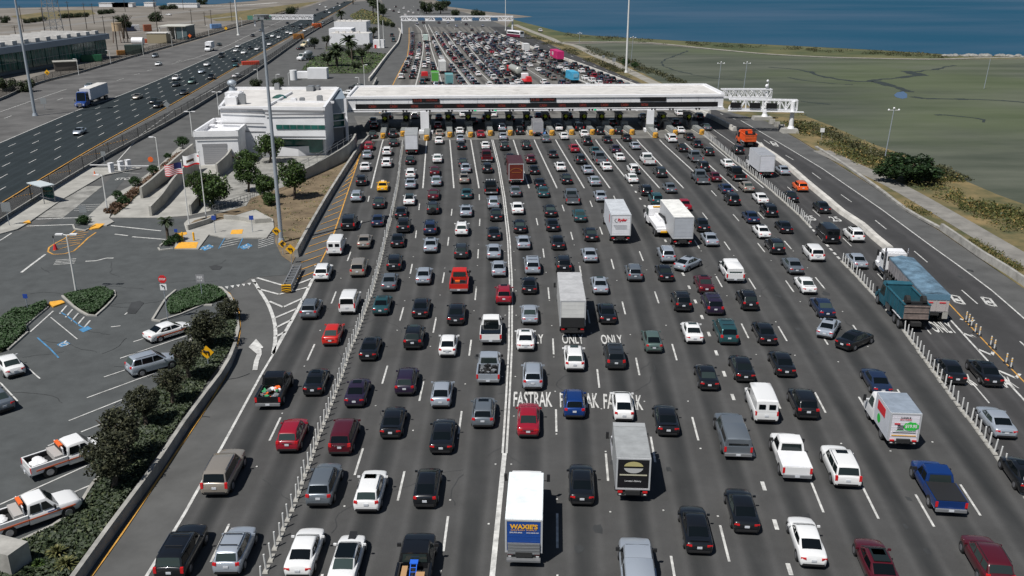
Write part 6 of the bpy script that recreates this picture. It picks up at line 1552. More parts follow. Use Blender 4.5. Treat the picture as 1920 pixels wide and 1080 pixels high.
for i, (x, y, x2, y2) in enumerate(IS):
    a = P(x, y + 3); b = P(x2, y2, .9)
    d = (Vector((b.x, b.y, 0)) - Vector((a.x, a.y, 0))); Ln = d.length; d.normalize(); rz = math.atan2(-d.x, d.y)
    root = empty("toll_island", (a.x, a.y, 0), rz, f"concrete toll island with a yellow chevron nose, {nth(i)} from the left", "traffic island", "toll islands at the booths")
    mb = MB(); mb.box(0, 10.5, .1, 1.5, 19, .24); sub(root, "kerb_base", mb, M['concrete'])
    mb = MB(); mb.box(0, 1.2 + Ln / 2 + 1, .75, 1.15, Ln + 1, .75, tx=.85); [mb.box(0, 1.6 + k * 1.1, .76, 1.2, .1, .8) for k in range(int(Ln))]; mb.box(0, Ln + 2.4, .95, 1.5, 1.2, 1.5); sub(root, "crash_cushion", mb, mat("cushion_grey", (.24, .25, .24), .6) if "cushion" not in M else M["cushion"])
    M["cushion"] = bpy.data.materials["cushion_grey"]
    mb = MB(); mb.cyl((0, .9, .12), (0, .9, 1.05), .55, .5, 12, 0)
    for k in range(4):
        mb.add([(-.5 + k * .27, .33, .3), (-.4 + k * .27, .33, .3), (-.25 + k * .27, .33, .9), (-.35 + k * .27, .33, .9)], [(0, 1, 2, 3)], 1)
    sub(root, "yellow_nose", mb, [M['yellow_pad'], M['black']])
    # the booth
    bx = a + d * (Ln + 6.5)
    bt = empty("toll_booth", (bx.x, bx.y, 0.2), ang, f"dark toll booth with a lime diamond sign, {nth(i)} from the left", "toll booth", "toll booths under the canopy")
    mb = MB(); mb.box(0, 1.6, .55, 1.3, 3.2, 1.1); mb.box(0, 1.6, 2.45, 1.6, 3.6, .18)
    for sx in (-1, 1):
        for yy in (.08, 1.6, 3.12): mb.box(sx * .6, yy, 1.7, .09, .09, 1.4)
    sub(bt, "cabin", mb, M['grey_trim'])
    mb = MB(); mb.box(0, 1.6, 1.7, 1.2, 3.0, 1.2); sub(bt, "glazing", mb, M['glass'])
    if i not in (0, 13, 14, 15) or True:
        mb = MB(); s_ = .46
        mb.add([(0, -.35, 1.95 + s_), (s_, -.35, 1.95), (0, -.35, 1.95 - s_), (-s_, -.35, 1.95), (0, -.31, 1.95 + s_), (s_, -.31, 1.95), (0, -.31, 1.95 - s_), (-s_, -.31, 1.95)], [(3, 2, 1, 0), (4, 5, 6, 7), (0, 1, 5, 4), (1, 2, 6, 5), (2, 3, 7, 6), (3, 0, 4, 7)])
        sub(bt, "diamond_sign", mb, M['lime_sign'])
        mb = MB(); mb.cyl((0, -.33, 0), (0, -.33, 1.6), .05, None, 5); mb.box(0, -.34, 1.15, .5, .08, .8, 0); sub(bt, "sign_post", mb, M['black'])
p = P(1246, 240); mb = MB()
loft(mb, [(0, [(0, 0), (1.5, 0), (1.6, .9), (1.2, 2.0), (.5, 2.6), (0, 2.7)]), (5, [(0, 0), (1.5, 0), (1.6, .9), (1.2, 2.0), (.5, 2.6), (0, 2.7)])])
sh_ = mb.build("tunnel_shelter", M['concrete'], None, 30); sh_.scale = (.72, .72, .72); sh_.location = (p.x, p.y, .01); sh_.rotation_euler.z = -.15; tag(sh_, "small hooded grey shelter right of the second canopy column", "shelter")
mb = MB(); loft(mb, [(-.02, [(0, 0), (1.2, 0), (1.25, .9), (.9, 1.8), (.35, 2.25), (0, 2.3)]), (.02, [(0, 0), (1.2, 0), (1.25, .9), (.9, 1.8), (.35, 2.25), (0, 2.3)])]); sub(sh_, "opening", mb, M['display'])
# ---------------------------------------------------------------- truss gantries
def truss(name, a, b, hh, dp, label, legs=(), m='white', n=12, zbot=0, signs=None, r=.13, leg_r=.45, base=False):
    """box truss from a to b (ground points), bottom chord at height zbot"""
    L = (b - a).length; an = math.atan2(b.y - a.y, b.x - a.x)
    root = empty(name, (a.x, a.y, 0), an, label, "gantry")
    mb = MB()
    for y in (0, dp):
        for z in (zbot, zbot + hh): mb.box(L / 2, y, z, L, r * 1.6, r * 1.9)
        for k in range(n):
            x0, x1 = L * k / n, L * (k + 1) / n
            z0, z1 = (zbot, zbot + hh) if k % 2 == 0 else (zbot + hh, zbot)
            mb.cyl((x0, y, z0), (x1, y, z1), r * .6, None, 5)
            mb.cyl((x1, y, zbot), (x1, y, zbot + hh), r * .5, None, 5)
    for k in range(n + 1):
        for z in (zbot, zbot + hh): mb.cyl((L * k / n, 0, z), (L * k / n, dp, z), r * .5, None, 5)
    sub(root, "truss", mb, M[m])
    for lx in legs:
        mb = MB(); mb.cyl((lx, dp / 2, .9 if base else 0), (lx, dp / 2, zbot + hh * .9), leg_r, leg_r * .85, 14)
        if base: mb.cyl((lx, dp / 2, .9), (lx, dp / 2, 1.5), leg_r * 1.7, leg_r, 12)
        sub(root, "column", mb, M[m], 40)
        if base:
            mb = MB(); mb.box(lx, dp / 2, .45, 2.6, 2.6, .95, tx=.9, ty=.9); sub(root, "footing", mb, M['concrete'])
    return root
def ped(x, D): return Vector(((x - 960) / 1700 * (D * C_ + (CAMH - 4) * S_), D, 0))
D1 = 193.0
t = truss("sign_gantry", ped(1366, D1 + .5), ped(1494, D1 - 1.5), hgt(D1, 187) - hgt(D1, 205), 1.2, "white sign gantry with three black panels, nearer of the two", (), zbot=hgt(D1, 205), n=12, r=.16)
mb = MB(); mb.box(7.5, -.9, hgt(D1, 207) + .02, 15.5, .8, .12); sub(t, "walkway", mb, M['white'])
for x0 in (1368, 1402, 1431):
    lx = (x0 - 1366) / 128 * 15.0; mb = MB(); mb.box(lx + 1.1, -.3, (hgt(D1, 192) + hgt(D1, 202)) / 2, 2.2, .25, hgt(D1, 192) - hgt(D1, 202)); sub(t, "black_panel", mb, M['display'])
p = P(1482, 248); mb = MB(); mb.cyl((p.x, p.y, .8), (p.x, p.y, hgt(p.y, 190)), .5, .42, 14); mb.cyl((p.x, p.y, .7), (p.x, p.y, 1.4), .8, .5, 14); c_ = mb.build("gantry_column", M['white'], None, 40); tag(c_, "round white column under the nearer sign gantry", "column")
mb = MB(); mb.box(p.x - .3, p.y, .4, 3.4, 2.6, .85, tx=.9, ty=.85); c2_ = sub(c_, "footing", mb, M['concrete'])
D2 = 208.0
t = truss("sign_gantry", ped(1352, D2), ped(1446, D2), hgt(D2, 168) - hgt(D2, 183), 1.2, "white truss gantry behind the canopy's right end", (), zbot=hgt(D2, 183), n=11, r=.16)
p = P(1433, 224); mb = MB(); mb.cyl((p.x, p.y, .7), (p.x, p.y, hgt(p.y, 172)), .5, .45, 14); mb.cyl((p.x, p.y, .6), (p.x, p.y, 1.3), .8, .5, 14); c_ = mb.build("gantry_column", M['white'], None, 40); tag(c_, "round white column half hidden behind the sign gantry", "column")
mb = MB(); mb.box(p.x - .5, p.y, .35, 4.4, 2.6, .75, tx=.9); sub(c_, "footing", mb, M['concrete'])
mb = MB(); mb.cyl((0, 0, 0), (0, 0, 1.6), .06); mb.sphere((-.3, 0, .6), .4); mb.sphere((-.2, 0, 1.7), .28); q = mb.build("camera_mast", M['white']); q.location = (p.x + .2, p.y, hgt(p.y, 166)); tag(q, "small camera mast with two white domes on the rear gantry", "camera")
Df = 495.0
def pf(x, y0, D): return Vector(((x - 960) / 1700 * (D * C_ + CAMH * S_), D, 0))
t = truss("far_gantry", pf(753, 0, Df), pf(962, 0, Df), hgt(Df, 31) - hgt(Df, 38.5), 2.0, "long white truss gantry across the lanes beyond the jam", (0.3, (pf(962, 0, Df) - pf(753, 0, Df)).length - .3), zbot=hgt(Df, 38.5), n=26, r=.3, leg_r=.5)
for x in (791, 823, 859, 892, 927):
    mb = MB(); lx = (x - 753) / 209 * 60.0; lx = (pf(x, 0, Df) - pf(753, 0, Df)).length; mb.box(lx, -.3, (hgt(Df, 38) + hgt(Df, 33)) / 2, 3.6, .2, 1.4); sub(t, "blue_sign_back", mb, flatmat("sign_back_blue", (.05, .12, .22)))
Dg = 560.0
t = truss("highway_gantry", pf(477, 0, Dg), pf(588, 0, Dg), hgt(Dg, 28.5) - hgt(Dg, 36), 2.0, "white truss gantry with green signs across the left highway", (0.3, (pf(588, 0, Dg) - pf(477, 0, Dg)).length - .3), zbot=hgt(Dg, 36), n=18, r=.26, leg_r=.5)
for x in (471, 483, 497, 505):
    mb = MB(); mb.box((pf(x, 0, Dg) - pf(477, 0, Dg)).length * (1 if x > 477 else -1), -.5, (hgt(Dg, 36) + hgt(Dg, 30)) / 2, 3.2, .2, 2.4); sub(t, "green_sign", mb, flatmat("sign_green", (.08, .22, .16)))
# ---------------------------------------------------------------- office building
def wallpoly(root, name, pts, z0, z1, m): mb = MB(); mb.prism(pts, z0, z1); return sub(root, name, mb, m)
off = empty("toll_office", (0, 0, 0), 0, "white two storey toll office with banded walls left of the canopy", "building")
ZT = 9.1
fl, fr, br, bl = P(412, 199, ZT), P(607, 201, ZT), P(634, 163, ZT), P(441, 163, ZT)
fm = P(494, 200, ZT)
def off_(p, q, t): return p + (q - p).normalized() * t
wallpoly(off, "upper_wall", [fl, fr, br, bl], 3.3, ZT - .55, M['white'])
wallpoly(off, "ground_floor", [fl + Vector((0, .0, 0)), fm, fm + Vector((0, 2, 0)), fr + Vector((-.6, 2.4, 0)), br, bl], 0, 3.32, M['white'])
mb = MB()
def beam(a, b, th, z0, z1, mi=0):
    d = (b - a); L_ = d.length; an = math.atan2(d.y, d.x); c = (a + b) / 2
    mb.box(c.x, c.y, (z0 + z1) / 2, L_ + th, th, z1 - z0, mi, rz=an)
for a, b in ((fl, fr), (fr, br), (br, bl), (bl, fl)): beam(a, b, .45, ZT - .56, ZT)
mid0 = fm.lerp(fr, .1); 
beam(Vector((fm.x, fm.y + 9, 0)), Vector((fr.x, fr.y + 9, 0)), .35, ZT - .55, ZT - .15); beam(Vector((fm.x, fm.y + 4, 0)), Vector((fm.x, fm.y + 22, 0)), .35, ZT - .55, ZT - .1)
sub(off, "parapet", mb, M['white'])
mb = MB()
for (a, b, y) in ((fl, fm, 204), (fl, fm, 210.5), (fl, fm, 230.5), (fm, fr, 206.5), (fm, fr, 213)):
    z = hgt(fl.y, y); an = (b - a).normalized(); o_ = Vector((0, -.24, 0)); c = (a + b) / 2 + o_
    mb.box(c.x, c.y, z, (b - a).length - .3, .05, .22, rz=math.atan2(b.y - a.y, b.x - a.x))
for y in (254, 241): 
    z = hgt(fl.y, y); c = (fm + fr) / 2 + Vector((0, -.03, 0)); mb.box(c.x, c.y, z, (fr - fm).length - .2, .08, .16, rz=math.atan2(fr.y - fm.y, fr.x - fm.x)) if y == 254 else None
for y in (246,): z = hgt(fl.y, y); c = (fl + fm) / 2 + Vector((0, -.03, 0)); mb.box(c.x, c.y, z, (fm - fl).length - .2, .08, .14, rz=math.atan2(fr.y - fm.y, fr.x - fm.x))
sub(off, "reveal_lines", mb, M['grey_trim'])
z0, z1 = hgt(fl.y, 240.5), hgt(fl.y, 232.5)
mb = MB(); a = fm.lerp(fr, .18); c = (a + fr) / 2; mb.box(c.x, c.y - .03, (z0 + z1) / 2, (fr - a).length - .1, .08, z1 - z0, rz=math.atan2(fr.y - fm.y, fr.x - fm.x)); w_ = sub(off, "ribbon_window", mb, M['green_glass'])
mb = MB()
for k in range(1, 7): q = a.lerp(fr, k / 7); mb.box(q.x, q.y - .08, (z0 + z1) / 2, .07, .06, z1 - z0)
sub(w_, "mullions", mb, M['grey_trim'])
mb = MB(); c = (fm + fr) / 2 + Vector((0, 2.1, 0)); mb.box(c.x, c.y, 1.7, (fr - fm).length * .8, .5, 2.4, rz=math.atan2(fr.y - fm.y, fr.x - fm.x)); w_ = sub(off, "ground_window", mb, M['green_glass'])
# roof membrane and equipment
mb = MB(); mb.prism([fl + Vector((.3, .4, 0)), fr + Vector((-.3, .4, 0)), br + Vector((-.3, -.4, 0)), bl + Vector((.3, -.4, 0))], ZT - .6, ZT - .5); sub(off, "roof", mb, M['roof_white'])
def roofbox(x, y, sx, sy, sz, nm="roof_unit", m='white', z=ZT - .5):
    p = P(x, y, z); mb = MB(); mb.box(p.x, p.y, z + sz / 2, sx, sy, sz); mb.box(p.x, p.y, z + sz + .06, sx * .8, sy * .8, .12); sub(off, nm, mb, M[m])
roofbox(435, 196, 2.2, 1.5, 1.4); roofbox(455, 195, 1.2, 1.0, 1.8, m='grey_metal'); roofbox(520, 168, 1.0, 1.0, 1.2, m='grey_metal'); roofbox(567, 191, .9, .9, .7, m='grey_metal'); roofbox(551, 190, 1.1, 1.1, .5)
roofbox(600, 190, 1.0, 1.0, 1.0, m='grey_metal'); roofbox(583, 170, 1.4, 2.5, .9, m='grey_metal'); roofbox(596, 168, .8, 2.5, .7, m='grey_metal'); roofbox(440, 181, 3.2, 2.2, .9)
p = P(524, 184, ZT - .5); mb = MB(); mb.cyl((p.x - 2.6, p.y, ZT - .6), (p.x + 2.6, p.y, ZT - .6), .01, .01, 3)
loftm = MB(); loft(loftm, [(-.5, [(0, 0), (1.4, 0), (1.1, .35), (.6, .6), (0, .7)]), (.5, [(0, 0), (1.4, 0), (1.1, .35), (.6, .6), (0, .7)])]); sk = sub(off, "skylight", loftm, M['green_glass']); sk.location = (p.x, p.y, ZT - .5)
p = P(436, 172, ZT); mb = MB(); mb.cyl((p.x, p.y, ZT - .5), (p.x, p.y, ZT + 1.2), .9, .5, 12); mb.sphere((p.x, p.y, ZT + 1.7), .95, 0, 12, 8, (1, 1, .75)); q = sub(off, "radar_dome", mb, M['pole'], 40)
# right wing with glass
wf0, wf1 = P(607, 188, 8.4), P(648, 184.5, 8.4); wb1 = P(634, 165, 8.4)
wallpoly(off, "wing_wall", [wf0 + Vector((0, 0, 0)), wf1, wb1 + Vector((.6, 0, 0)), br + Vector((0, -2, 0))], 5.6, 8.4, flatmat("wing_panel", (.22, .26, .30)))
wallpoly(off, "wing_glass", [wf0 + Vector((0, .4, 0)), wf1 + Vector((-.6, .4, 0)), wb1, br + Vector((-.5, -2, 0))], 2.9, 5.6, M['green_glass'])
wallpoly(off, "wing_base", [wf0 + Vector((0, 1.0, 0)), wf1 + Vector((-1, 1.0, 0)), wb1 + Vector((-1, 0, 0)), br + Vector((-1, -2, 0))], 0, 2.9, M['grey_trim'])
mb = MB()
for z in (5.6, 4.2, 2.9): c = (wf0 + wf1) / 2; mb.box(c.x, c.y + .15, z, (wf1 - wf0).length + .3, .5, .14, rz=math.atan2(wf1.y - wf0.y, wf1.x - wf0.x))
mb.box(wf1.x - .1, wf1.y, 4.2, .5, .5, 8.4); mb.box(wf1.x, wf1.y - .3, 2.4, .45, .45, 4.4); sub(off, "wing_frame", mb, M['white'])
# garage
gar = empty("garage_block", (0, 0, 0), 0, "white garage block with a big grey roller door, joined to the office", "building")
ga, gb_, gc, gd = P(364, 246, 6), P(444, 244.5, 6), P(470, 222, 6), P(402, 221, 6)
wallpoly(gar, "wall", [ga, gb_, gc, gd], 0, 5.0, M['white'])
mb = MB()
for a, b in ((ga, gb_), (gb_, gc), (gc, gd), (gd, ga)): beam(a, b, .4, 5.0, 6.0)
sub(gar, "parapet", mb, M['white'])
mb = MB(); c = (ga + gb_) / 2; an = math.atan2(gb_.y - ga.y, gb_.x - ga.x); mb.box(c.x, c.y - .22, hgt(ga.y, 260), 7.0, .06, .16, rz=an); sub(gar, "reveal_lines", mb, M['grey_trim'])
mb = MB(); q = ga.lerp(gb_, .44); mb.box(q.x, q.y - .02, 1.95, 4.1, .12, 3.3, rz=an)
for k in range(10): mb.box(q.x, q.y - .09, .4 + k * .34, 4.05, .03, .03, rz=an)
sub(gar, "roller_door", mb, flatmat("roller_grey", (.3, .3, .31)))
mb = MB(); mb.box(q.x, q.y - .05, 3.5, 4.2, .1, .5, rz=an); sub(gar, "door_lintel", mb, M['grey_trim'])
mb = MB(); q = ga.lerp(gb_, .86); mb.box(q.x, q.y - .03, 1.1, 1.1, .12, 2.1, rz=an); mb.box(q.x, q.y - .12, 1.3, .3, .04, .35, 1, rz=an); sub(gar, "side_door", mb, [flatmat("door_grey", (.4, .41, .43)), M['black']])
for x, y in ((399, 240), (412, 233)):
    p = P(x, y, 5); mb = MB(); mb.cyl((p.x, p.y, 5), (p.x, p.y, 5.5), .5, .35, 10); mb.cyl((p.x, p.y, 5.5), (p.x, p.y, 5.6), .7, .7, 10); sub(gar, "roof_vent", mb, M['white'])
# ---------------------------------------------------------------- buildings farther off
b2 = empty("plaza_building", (0, 0, 0), 0, "white flat roofed building with stepped roofs behind the palms", "building")
def bx(root, nm, x0, x1, ybase, ytop, dep, m, z0=0, dx=0):
    D = P(0, ybase).y; zc = D * C_ + CAMH * S_; X0, X1 = (x0 - 960) / 1700 * zc, (x1 - 960) / 1700 * zc; zt = hgt(D, ytop)
    mb = MB(); mb.box((X0 + X1) / 2 + dx, D + dep / 2, (z0 + zt) / 2, X1 - X0, dep, zt - z0); o = sub(root, nm, mb, m); return X0, X1, D, zt
x0, x1, D, zt = bx(b2, "front_wing", 618, 693, 84, 63, 10, M['white'])
mb = MB(); mb.box((x0 + x1) / 2, D + 5, zt + .1, x1 - x0 - .6, 9.4, .1); [mb.box(x0 + 3 + k * 3.2, D + 4, zt + .5, 1.4, 1.6, .8) for k in range(4)]; sub(b2, "roof", mb, M['roof_white'])
bx(b2, "left_wing", 618, 660, 80, 54, 12, M['white']); x0, x1, D, zt = bx(b2, "rear_wing", 628, 688, 72, 41, 14, M['white'])
mb = MB(); mb.box((x0 + x1) / 2, D + 7, zt + .1, x1 - x0 - .6, 13.4, .1); [mb.box(x0 + 2 + k * 2.6, D + 3, zt + .5, 1.2, 1.4, .8) for k in range(5)]; sub(b2, "roof", mb, M['roof_white'])
bx(b2, "dark_recess", 650, 690, 86, 74, 2, M['grey_trim']) if False else None
t1 = empty("trailer", (0, 0, 0), 0, "long white site trailer beside a pale tank, behind the office", "trailer"); bx(t1, "body", 577, 613, 148, 128, 3.5, M['white']); bx(t1, "annex", 556, 577, 147, 135, 3, M['white'])
D = P(0, 150).y; zc = D * C_ + CAMH * S_; X = (551 - 960) / 1700 * zc; mb = MB(); mb.cyl((X, D, 0), (X, D, 3.0), 1.1, 1.1, 14); sub(t1, "tank", mb, M['sign_white'], 40)
t2 = empty("hut", (0, 0, 0), 0, "small white hut at the foot of the tall white mast", "hut"); bx(t2, "walls", 700, 720, 90, 75, 4, M['white']); bx(t2, "red_panel", 702, 706, 90.5, 84, .3, M['stop_red'])
# garage hall at the far left
hall = empty("maintenance_hall", (0, 0, 0), 0, "long glass fronted hall with white rooftop skylight fins", "building")
ha, hb_ = P(-90, 160), P(203, 107)
d = (hb_ - ha).normalized(); nn = Vector((-d.y, d.x, 0)); Lh = (hb_ - ha).length
hall.location = (ha.x, ha.y, 0); hall.rotation_euler.z = math.atan2(d.y, d.x)
zt = 9.0
mb = MB(); mb.box(Lh / 2, 14, 3.4, Lh, 27, 6.8); sub(hall, "wall", mb, flatmat("hall_wall", (.12, .15, .17)))
mb = MB(); mb.box(Lh / 2, 13.4, 7.8, Lh + 2, 29, 2.0); mb.box(Lh / 2, 13.6, 8.85, Lh, 28, .14, 1); sub(hall, "roof", mb, [flatmat("hall_roof", (.2, .25, .31)), flatmat('hall_roof_top', (.06, .07, .08))])
for k in range(11):
    mb = MB(); mb.box(Lh * (k + .5) / 11, 0.1, 3.9, Lh / 11 - .5, .3, 5.4); pn = sub(hall, "window", mb, M['green_glass']); 
    mb = MB(); [mb.box(Lh * (k + .5) / 11 + q, -.08, 3.9, .12, .08, 5.4) for q in (-2.2, 0, 2.2)]; mb.box(Lh * (k + .5) / 11, -.08, 3.6, Lh / 11 - .6, .08, .12); sub(pn, "mullions", mb, M['grey_metal'])
for k in range(14):
    lx = Lh * (k + .5) / 14
    mb = MB(); mb.box(lx, 2.2, 9.5, 2.6, 1.6, 1.3); mb.box(lx + .6, 13, 9.4, 1.0, 22, 1.0); sub(hall, "skylight_fin", mb, [M['roof_white'], M['grey_trim']])
mb = MB(); mb.box(Lh * .45, -5, 1.3, 8, .2, .0); 
p = P(124, 131); q = MB(); q.box(0, 0, 1.4, 7, 5, 2.8); q.box(0, 0, 2.9, 7.6, 5.6, .2, 1); o = q.build("storage_shed", [flatmat("shed_brown", (.09, .08, .07)), M['concrete']]); o.location = (p.x, p.y, 0); o.rotation_euler.z = .5; tag(o, "low brown shed standing before the glass fronted hall", "shed")
# open shed, tank and yard things
sh = empty("open_shed", (0, 0, 0), 0, "open sided shed with a sloping pale roof in the far yard", "shed")
a, b, c, e = P(300, 52, 5), P(341, 53, 5.6), P(352, 48, 5.2), P(316, 47.5, 5)
D = P(0, 74).y; zc = D * C_ + CAMH * S_; X0 = (300 - 960) / 1700 * zc; X1 = (352 - 960) / 1700 * zc
mb = MB(); mb.box((X0 + X1) / 2, D + 6, 6.2, X1 - X0, 14, .4); sub(sh, "roof", mb, flatmat("shed_roof", (.55, .54, .48)))
mb = MB(); mb.box(X1 - 2.6, D + 6, 3, 5, 12, 6); sub(sh, "side_wall", mb, flatmat("shed_side", (.09, .13, .14)))
mb = MB(); mb.box(X0 + 5, D + 11, 3, 10, .3, 6); sub(sh, "back_wall", mb, M['concrete_dirty'])
for k in range(4): mb = MB(); mb.cyl((X0 + .5 + k * 3.6, D, 0), (X0 + .5 + k * 3.6, D, 6), .18); sub(sh, "post", mb, M['pole_white'])
p = P(300, 80); mb = MB(); mb.box(0, 0, 2.2, 9, 7, 4.4); mb.box(0, 0, 4.5, 9.4, 7.4, .25, 1); o = mb.build("yard_building", [flatmat("yard_wall", (.28, .24, .16)), M['roof_white']]); o.location = (p.x, p.y, 0); tag(o, "sandy coloured yard building with a flat white roof", "building")
p = P(223, 80); wt_ = empty("water_tank", (p.x, p.y, 0), 0, "tan cylindrical tank raised on a steel frame in the yard", "tank")
mb = MB(); mb.cyl((0, 0, 5.2), (0, 0, 8.6), 2.2, 2.2, 16); mb.cyl((0, 0, 8.6), (0, 0, 8.9), 2.3, 2.3, 16); sub(wt_, "drum", mb, flatmat("tank_tan", (.45, .34, .22)), 40)
for sx in (-1, 1):
    for sy in (-1, 1): mb = MB(); mb.cyl((sx * 1.8, sy * 1.8, 0), (sx * 1.4, sy * 1.4, 5.2), .16); sub(wt_, "leg", mb, flatmat("rust", (.09, .035, .02)))
p = P(249, 84); mb = MB(); mb.cyl((0, 0, 1.7), (5, 0, 1.7), 1.6, 1.6, 14); mb.box(2.5, 0, .3, 4, 2, .6); o = mb.build("horizontal_tank", M['white'], None, 40); o.location = (p.x, p.y, 0); tag(o, "white horizontal tank lying in the yard", "tank")
for (x, y, sx, sy, sz, c, nm, l) in ((255, 57, 4, 3, 3, (.6, .6, .6), "container", "white container behind the water tank"), (243, 58, 5, 3, 2.4, (.03, .04, .08), "container", "dark blue container behind the water tank"), (277, 58, 4, 3, 3.4, (.3, .1, .05), "container", "rust red container in the far yard"), (272, 80, 6, 2, 1.6, (.5, .12, .06), "container", "low red skip near the white tank"), (405, 53, 6, 2.5, 2.4, (.2, .35, .6), "container", "pale blue container behind the far fence"), (227, 103, 3, 2, 1.8, (.3, .14, .03), "container", "brown container beside the yard fence"), (173, 115, 7, 2.4, 2.4, (.01, .09, .04), "container", "dark green container before the glass hall"), (253, 101, 7, 4, 3.6, (.04, .06, .05), "kiosk", "dark green equipment kiosk along the yard fence"), (560, 73, 5, 2.4, 2.4, (.35, .15, .03), "container", "orange container beside the median fence"), (594, 52, 5, 3, 2.4, (.55, .12, .03), "container", "orange equipment box at the gantry leg"), (470, 121, 6, 2.5, 1.2, (.5, .06, .03), "barrier_pile", "heap of red and white barrier pieces by the fence")):
    p = P(x, y); mb = MB(); mb.box(0, 0, sz / 2, sx, sy, sz); [mb.box(-sx / 2 + .3 + k * (sx - .6) / 7, -sy / 2 - .03, sz / 2, .12, .06, sz * .9) for k in range(8)]
    o = mb.build(nm, flatmat("box_" + l[:18], c)); o.location = (p.x, p.y, 0); o.rotation_euler.z = rnd.uniform(.2, .7); tag(o, l, nm.split('_')[0])
# ---------------------------------------------------------------- poles, masts, lamps
def mast(xb, yb, xt, yt, r0, r1, label, name="light_mast", m='pole', head=True, cat="light mast"):
    p = P(xb, yb); h_ = hgt(p.y, yt); root = empty(name, (p.x, p.y, 0), 0, label, cat)
    mb = MB(); mb.cyl((0, 0, 0), (0, 0, h_), r0, r1, 12); mb.cyl((0, 0, 0), (0, 0, .6), r0 * 1.7, r0 * 1.3, 10); sub(root, "pole", mb, M[m], 40)
    if head:
        mb = MB(); mb.cyl((0, 0, h_ - .15), (0, 0, h_ + .15), .8, .9, 14); [mb.box(.8 * math.cos(k), .8 * math.sin(k), h_ - .25, .5, .35, .25) for k in range(6)]; sub(root, "lamp_ring", mb, M['sign_back'])
    return root
mast(528, 455, 488, 30, .27, .14, "tall grey light mast standing in front of the office")
mast(66, 217, 30, -25, .38, .2, "tall light mast between the highway lanes at far left")
mast(1174, 136, 1178, -30, .38, .2, "tall white mast beside the exit road beyond the canopy", m='pole_white')
mast(447, 66, 441, -20, .5, .3, "white mast beside the highway near the green signs", m='pole_white', head=False)
mast(712, 90, 707, -15, .4, .25, "tall white mast beside the small hut", m='pole_white', head=False)
mast(720, 90, 718, 38, .15, .12, "slim white pole right of the small hut", "slim_pole", 'pole_white', False, "pole")
mast(948, 57, 948, -8, .25, .18, "slim pole at the right end of the far gantry", "slim_pole", 'pole_white', False, "pole")
def lamp(xb, yb, yt, arms, label, m='pole_white', r=.11, al=.75):
    p = P(xb, yb); h_ = hgt(p.y, yt); root = empty("street_lamp", (p.x, p.y, 0), 0, label, "street lamp", "white street lamps")
    mb = MB(); mb.cyl((0, 0, 0), (0, 0, h_), r, r * .7, 8)
    for s_ in arms: mb.cyl((0, 0, h_), (s_ * al, 0, h_ + .12), r * .5, None, 6)
    sub(root, "pole", mb, M[m], 40)
    for s_ in arms: mb = MB(); mb.box(s_ * al, 0, h_ + .1, .75, .34, .14); sub(root, "lamp_head", mb, M['sign_white'])
for a in ((143, 549, 441, (-1, 1), "twin arm lamp in the middle of the parking lot"), (202, 399, 329, (-1,), "lamp with one arm beside the shrub bed"), (300, 320, 258, (-1,), "lamp standing just left of the garage"), (361, 256, 210, (-1, 1), "lamp with a flat head at the office's left corner"), (411, 216, 173, (-1, 1), "lamp beside the radar dome of the office"), (148, 141, 111, (-1,), "lamp before the glass fronted hall, left"), (208, 120, 95, (-1,), "lamp before the glass fronted hall, right"), (269, 104, 79, (-1,), "lamp by the dark green equipment kiosk"), (323, 87, 63, (-1,), "lamp behind the yard fence near the open shed"), (392, 68, 48, (-1,), "lamp behind the fence between shed and mast"), (454, 51, 34, (-1,), "lamp behind the fence just past the mast"), (684, 163, 122, (1,), "white lamp post at the canopy's left end"), (542, 160, 137, (1,), "lamp in front of the white trailer"), (519, 160, 140, (1,), "short lamp left of the white trailer"), (674, 165, 146, (-1,), "short lamp beside the parked dark van"), (484, 150, 131, (-1,), "lamp behind the median fence near the tall mast")):
    lamp(*a)
def woodpole(xb, yb, xt, yt, label):
    p = P(xb, yb); h_ = hgt(p.y, max(yt, -28)); root = empty("utility_pole", (p.x, p.y, 0), 0, label, "utility pole", "wooden utility poles in the yard")
    mb = MB(); mb.cyl((0, 0, 0), (0, 0, h_), .22, .14, 7); sub(root, "pole", mb, M['wood'])
    mb = MB(); mb.box(0, 0, h_ - .8, 2.6, .15, .15); sub(root, "crossarm", mb, M['wood'])
for i, (a, b, c, d_) in enumerate(((86, 70, 78, 14), (44, 60, 39, 10), (134, 60, 131, 2), (163, 55, 160, 5), (177, 45, 175, 6), (198, 72, 190, 30), (221, 98, 213, 30), (240, 80, 235, 25), (298, 78, 295, -2), (344, 18, 342, -25), (235, 22, 234, -6), (303, 30, 302, 12), (360, 45, 355, 17), (385, 48, 383, 22), (397, 46, 396, 18), (435, 40, 434, 2), (10, 112, 6, 82), (31, 75, 28, 48))):
    woodpole(a, b, c, d_, ["dark", "thin", "weathered"][i % 3] + " wooden pole in the yard, " + ORD[i + 1] + " of those listed from left") if False else woodpole(a, b, c, d_, "dark wooden utility pole with a crossarm standing in the far yard")
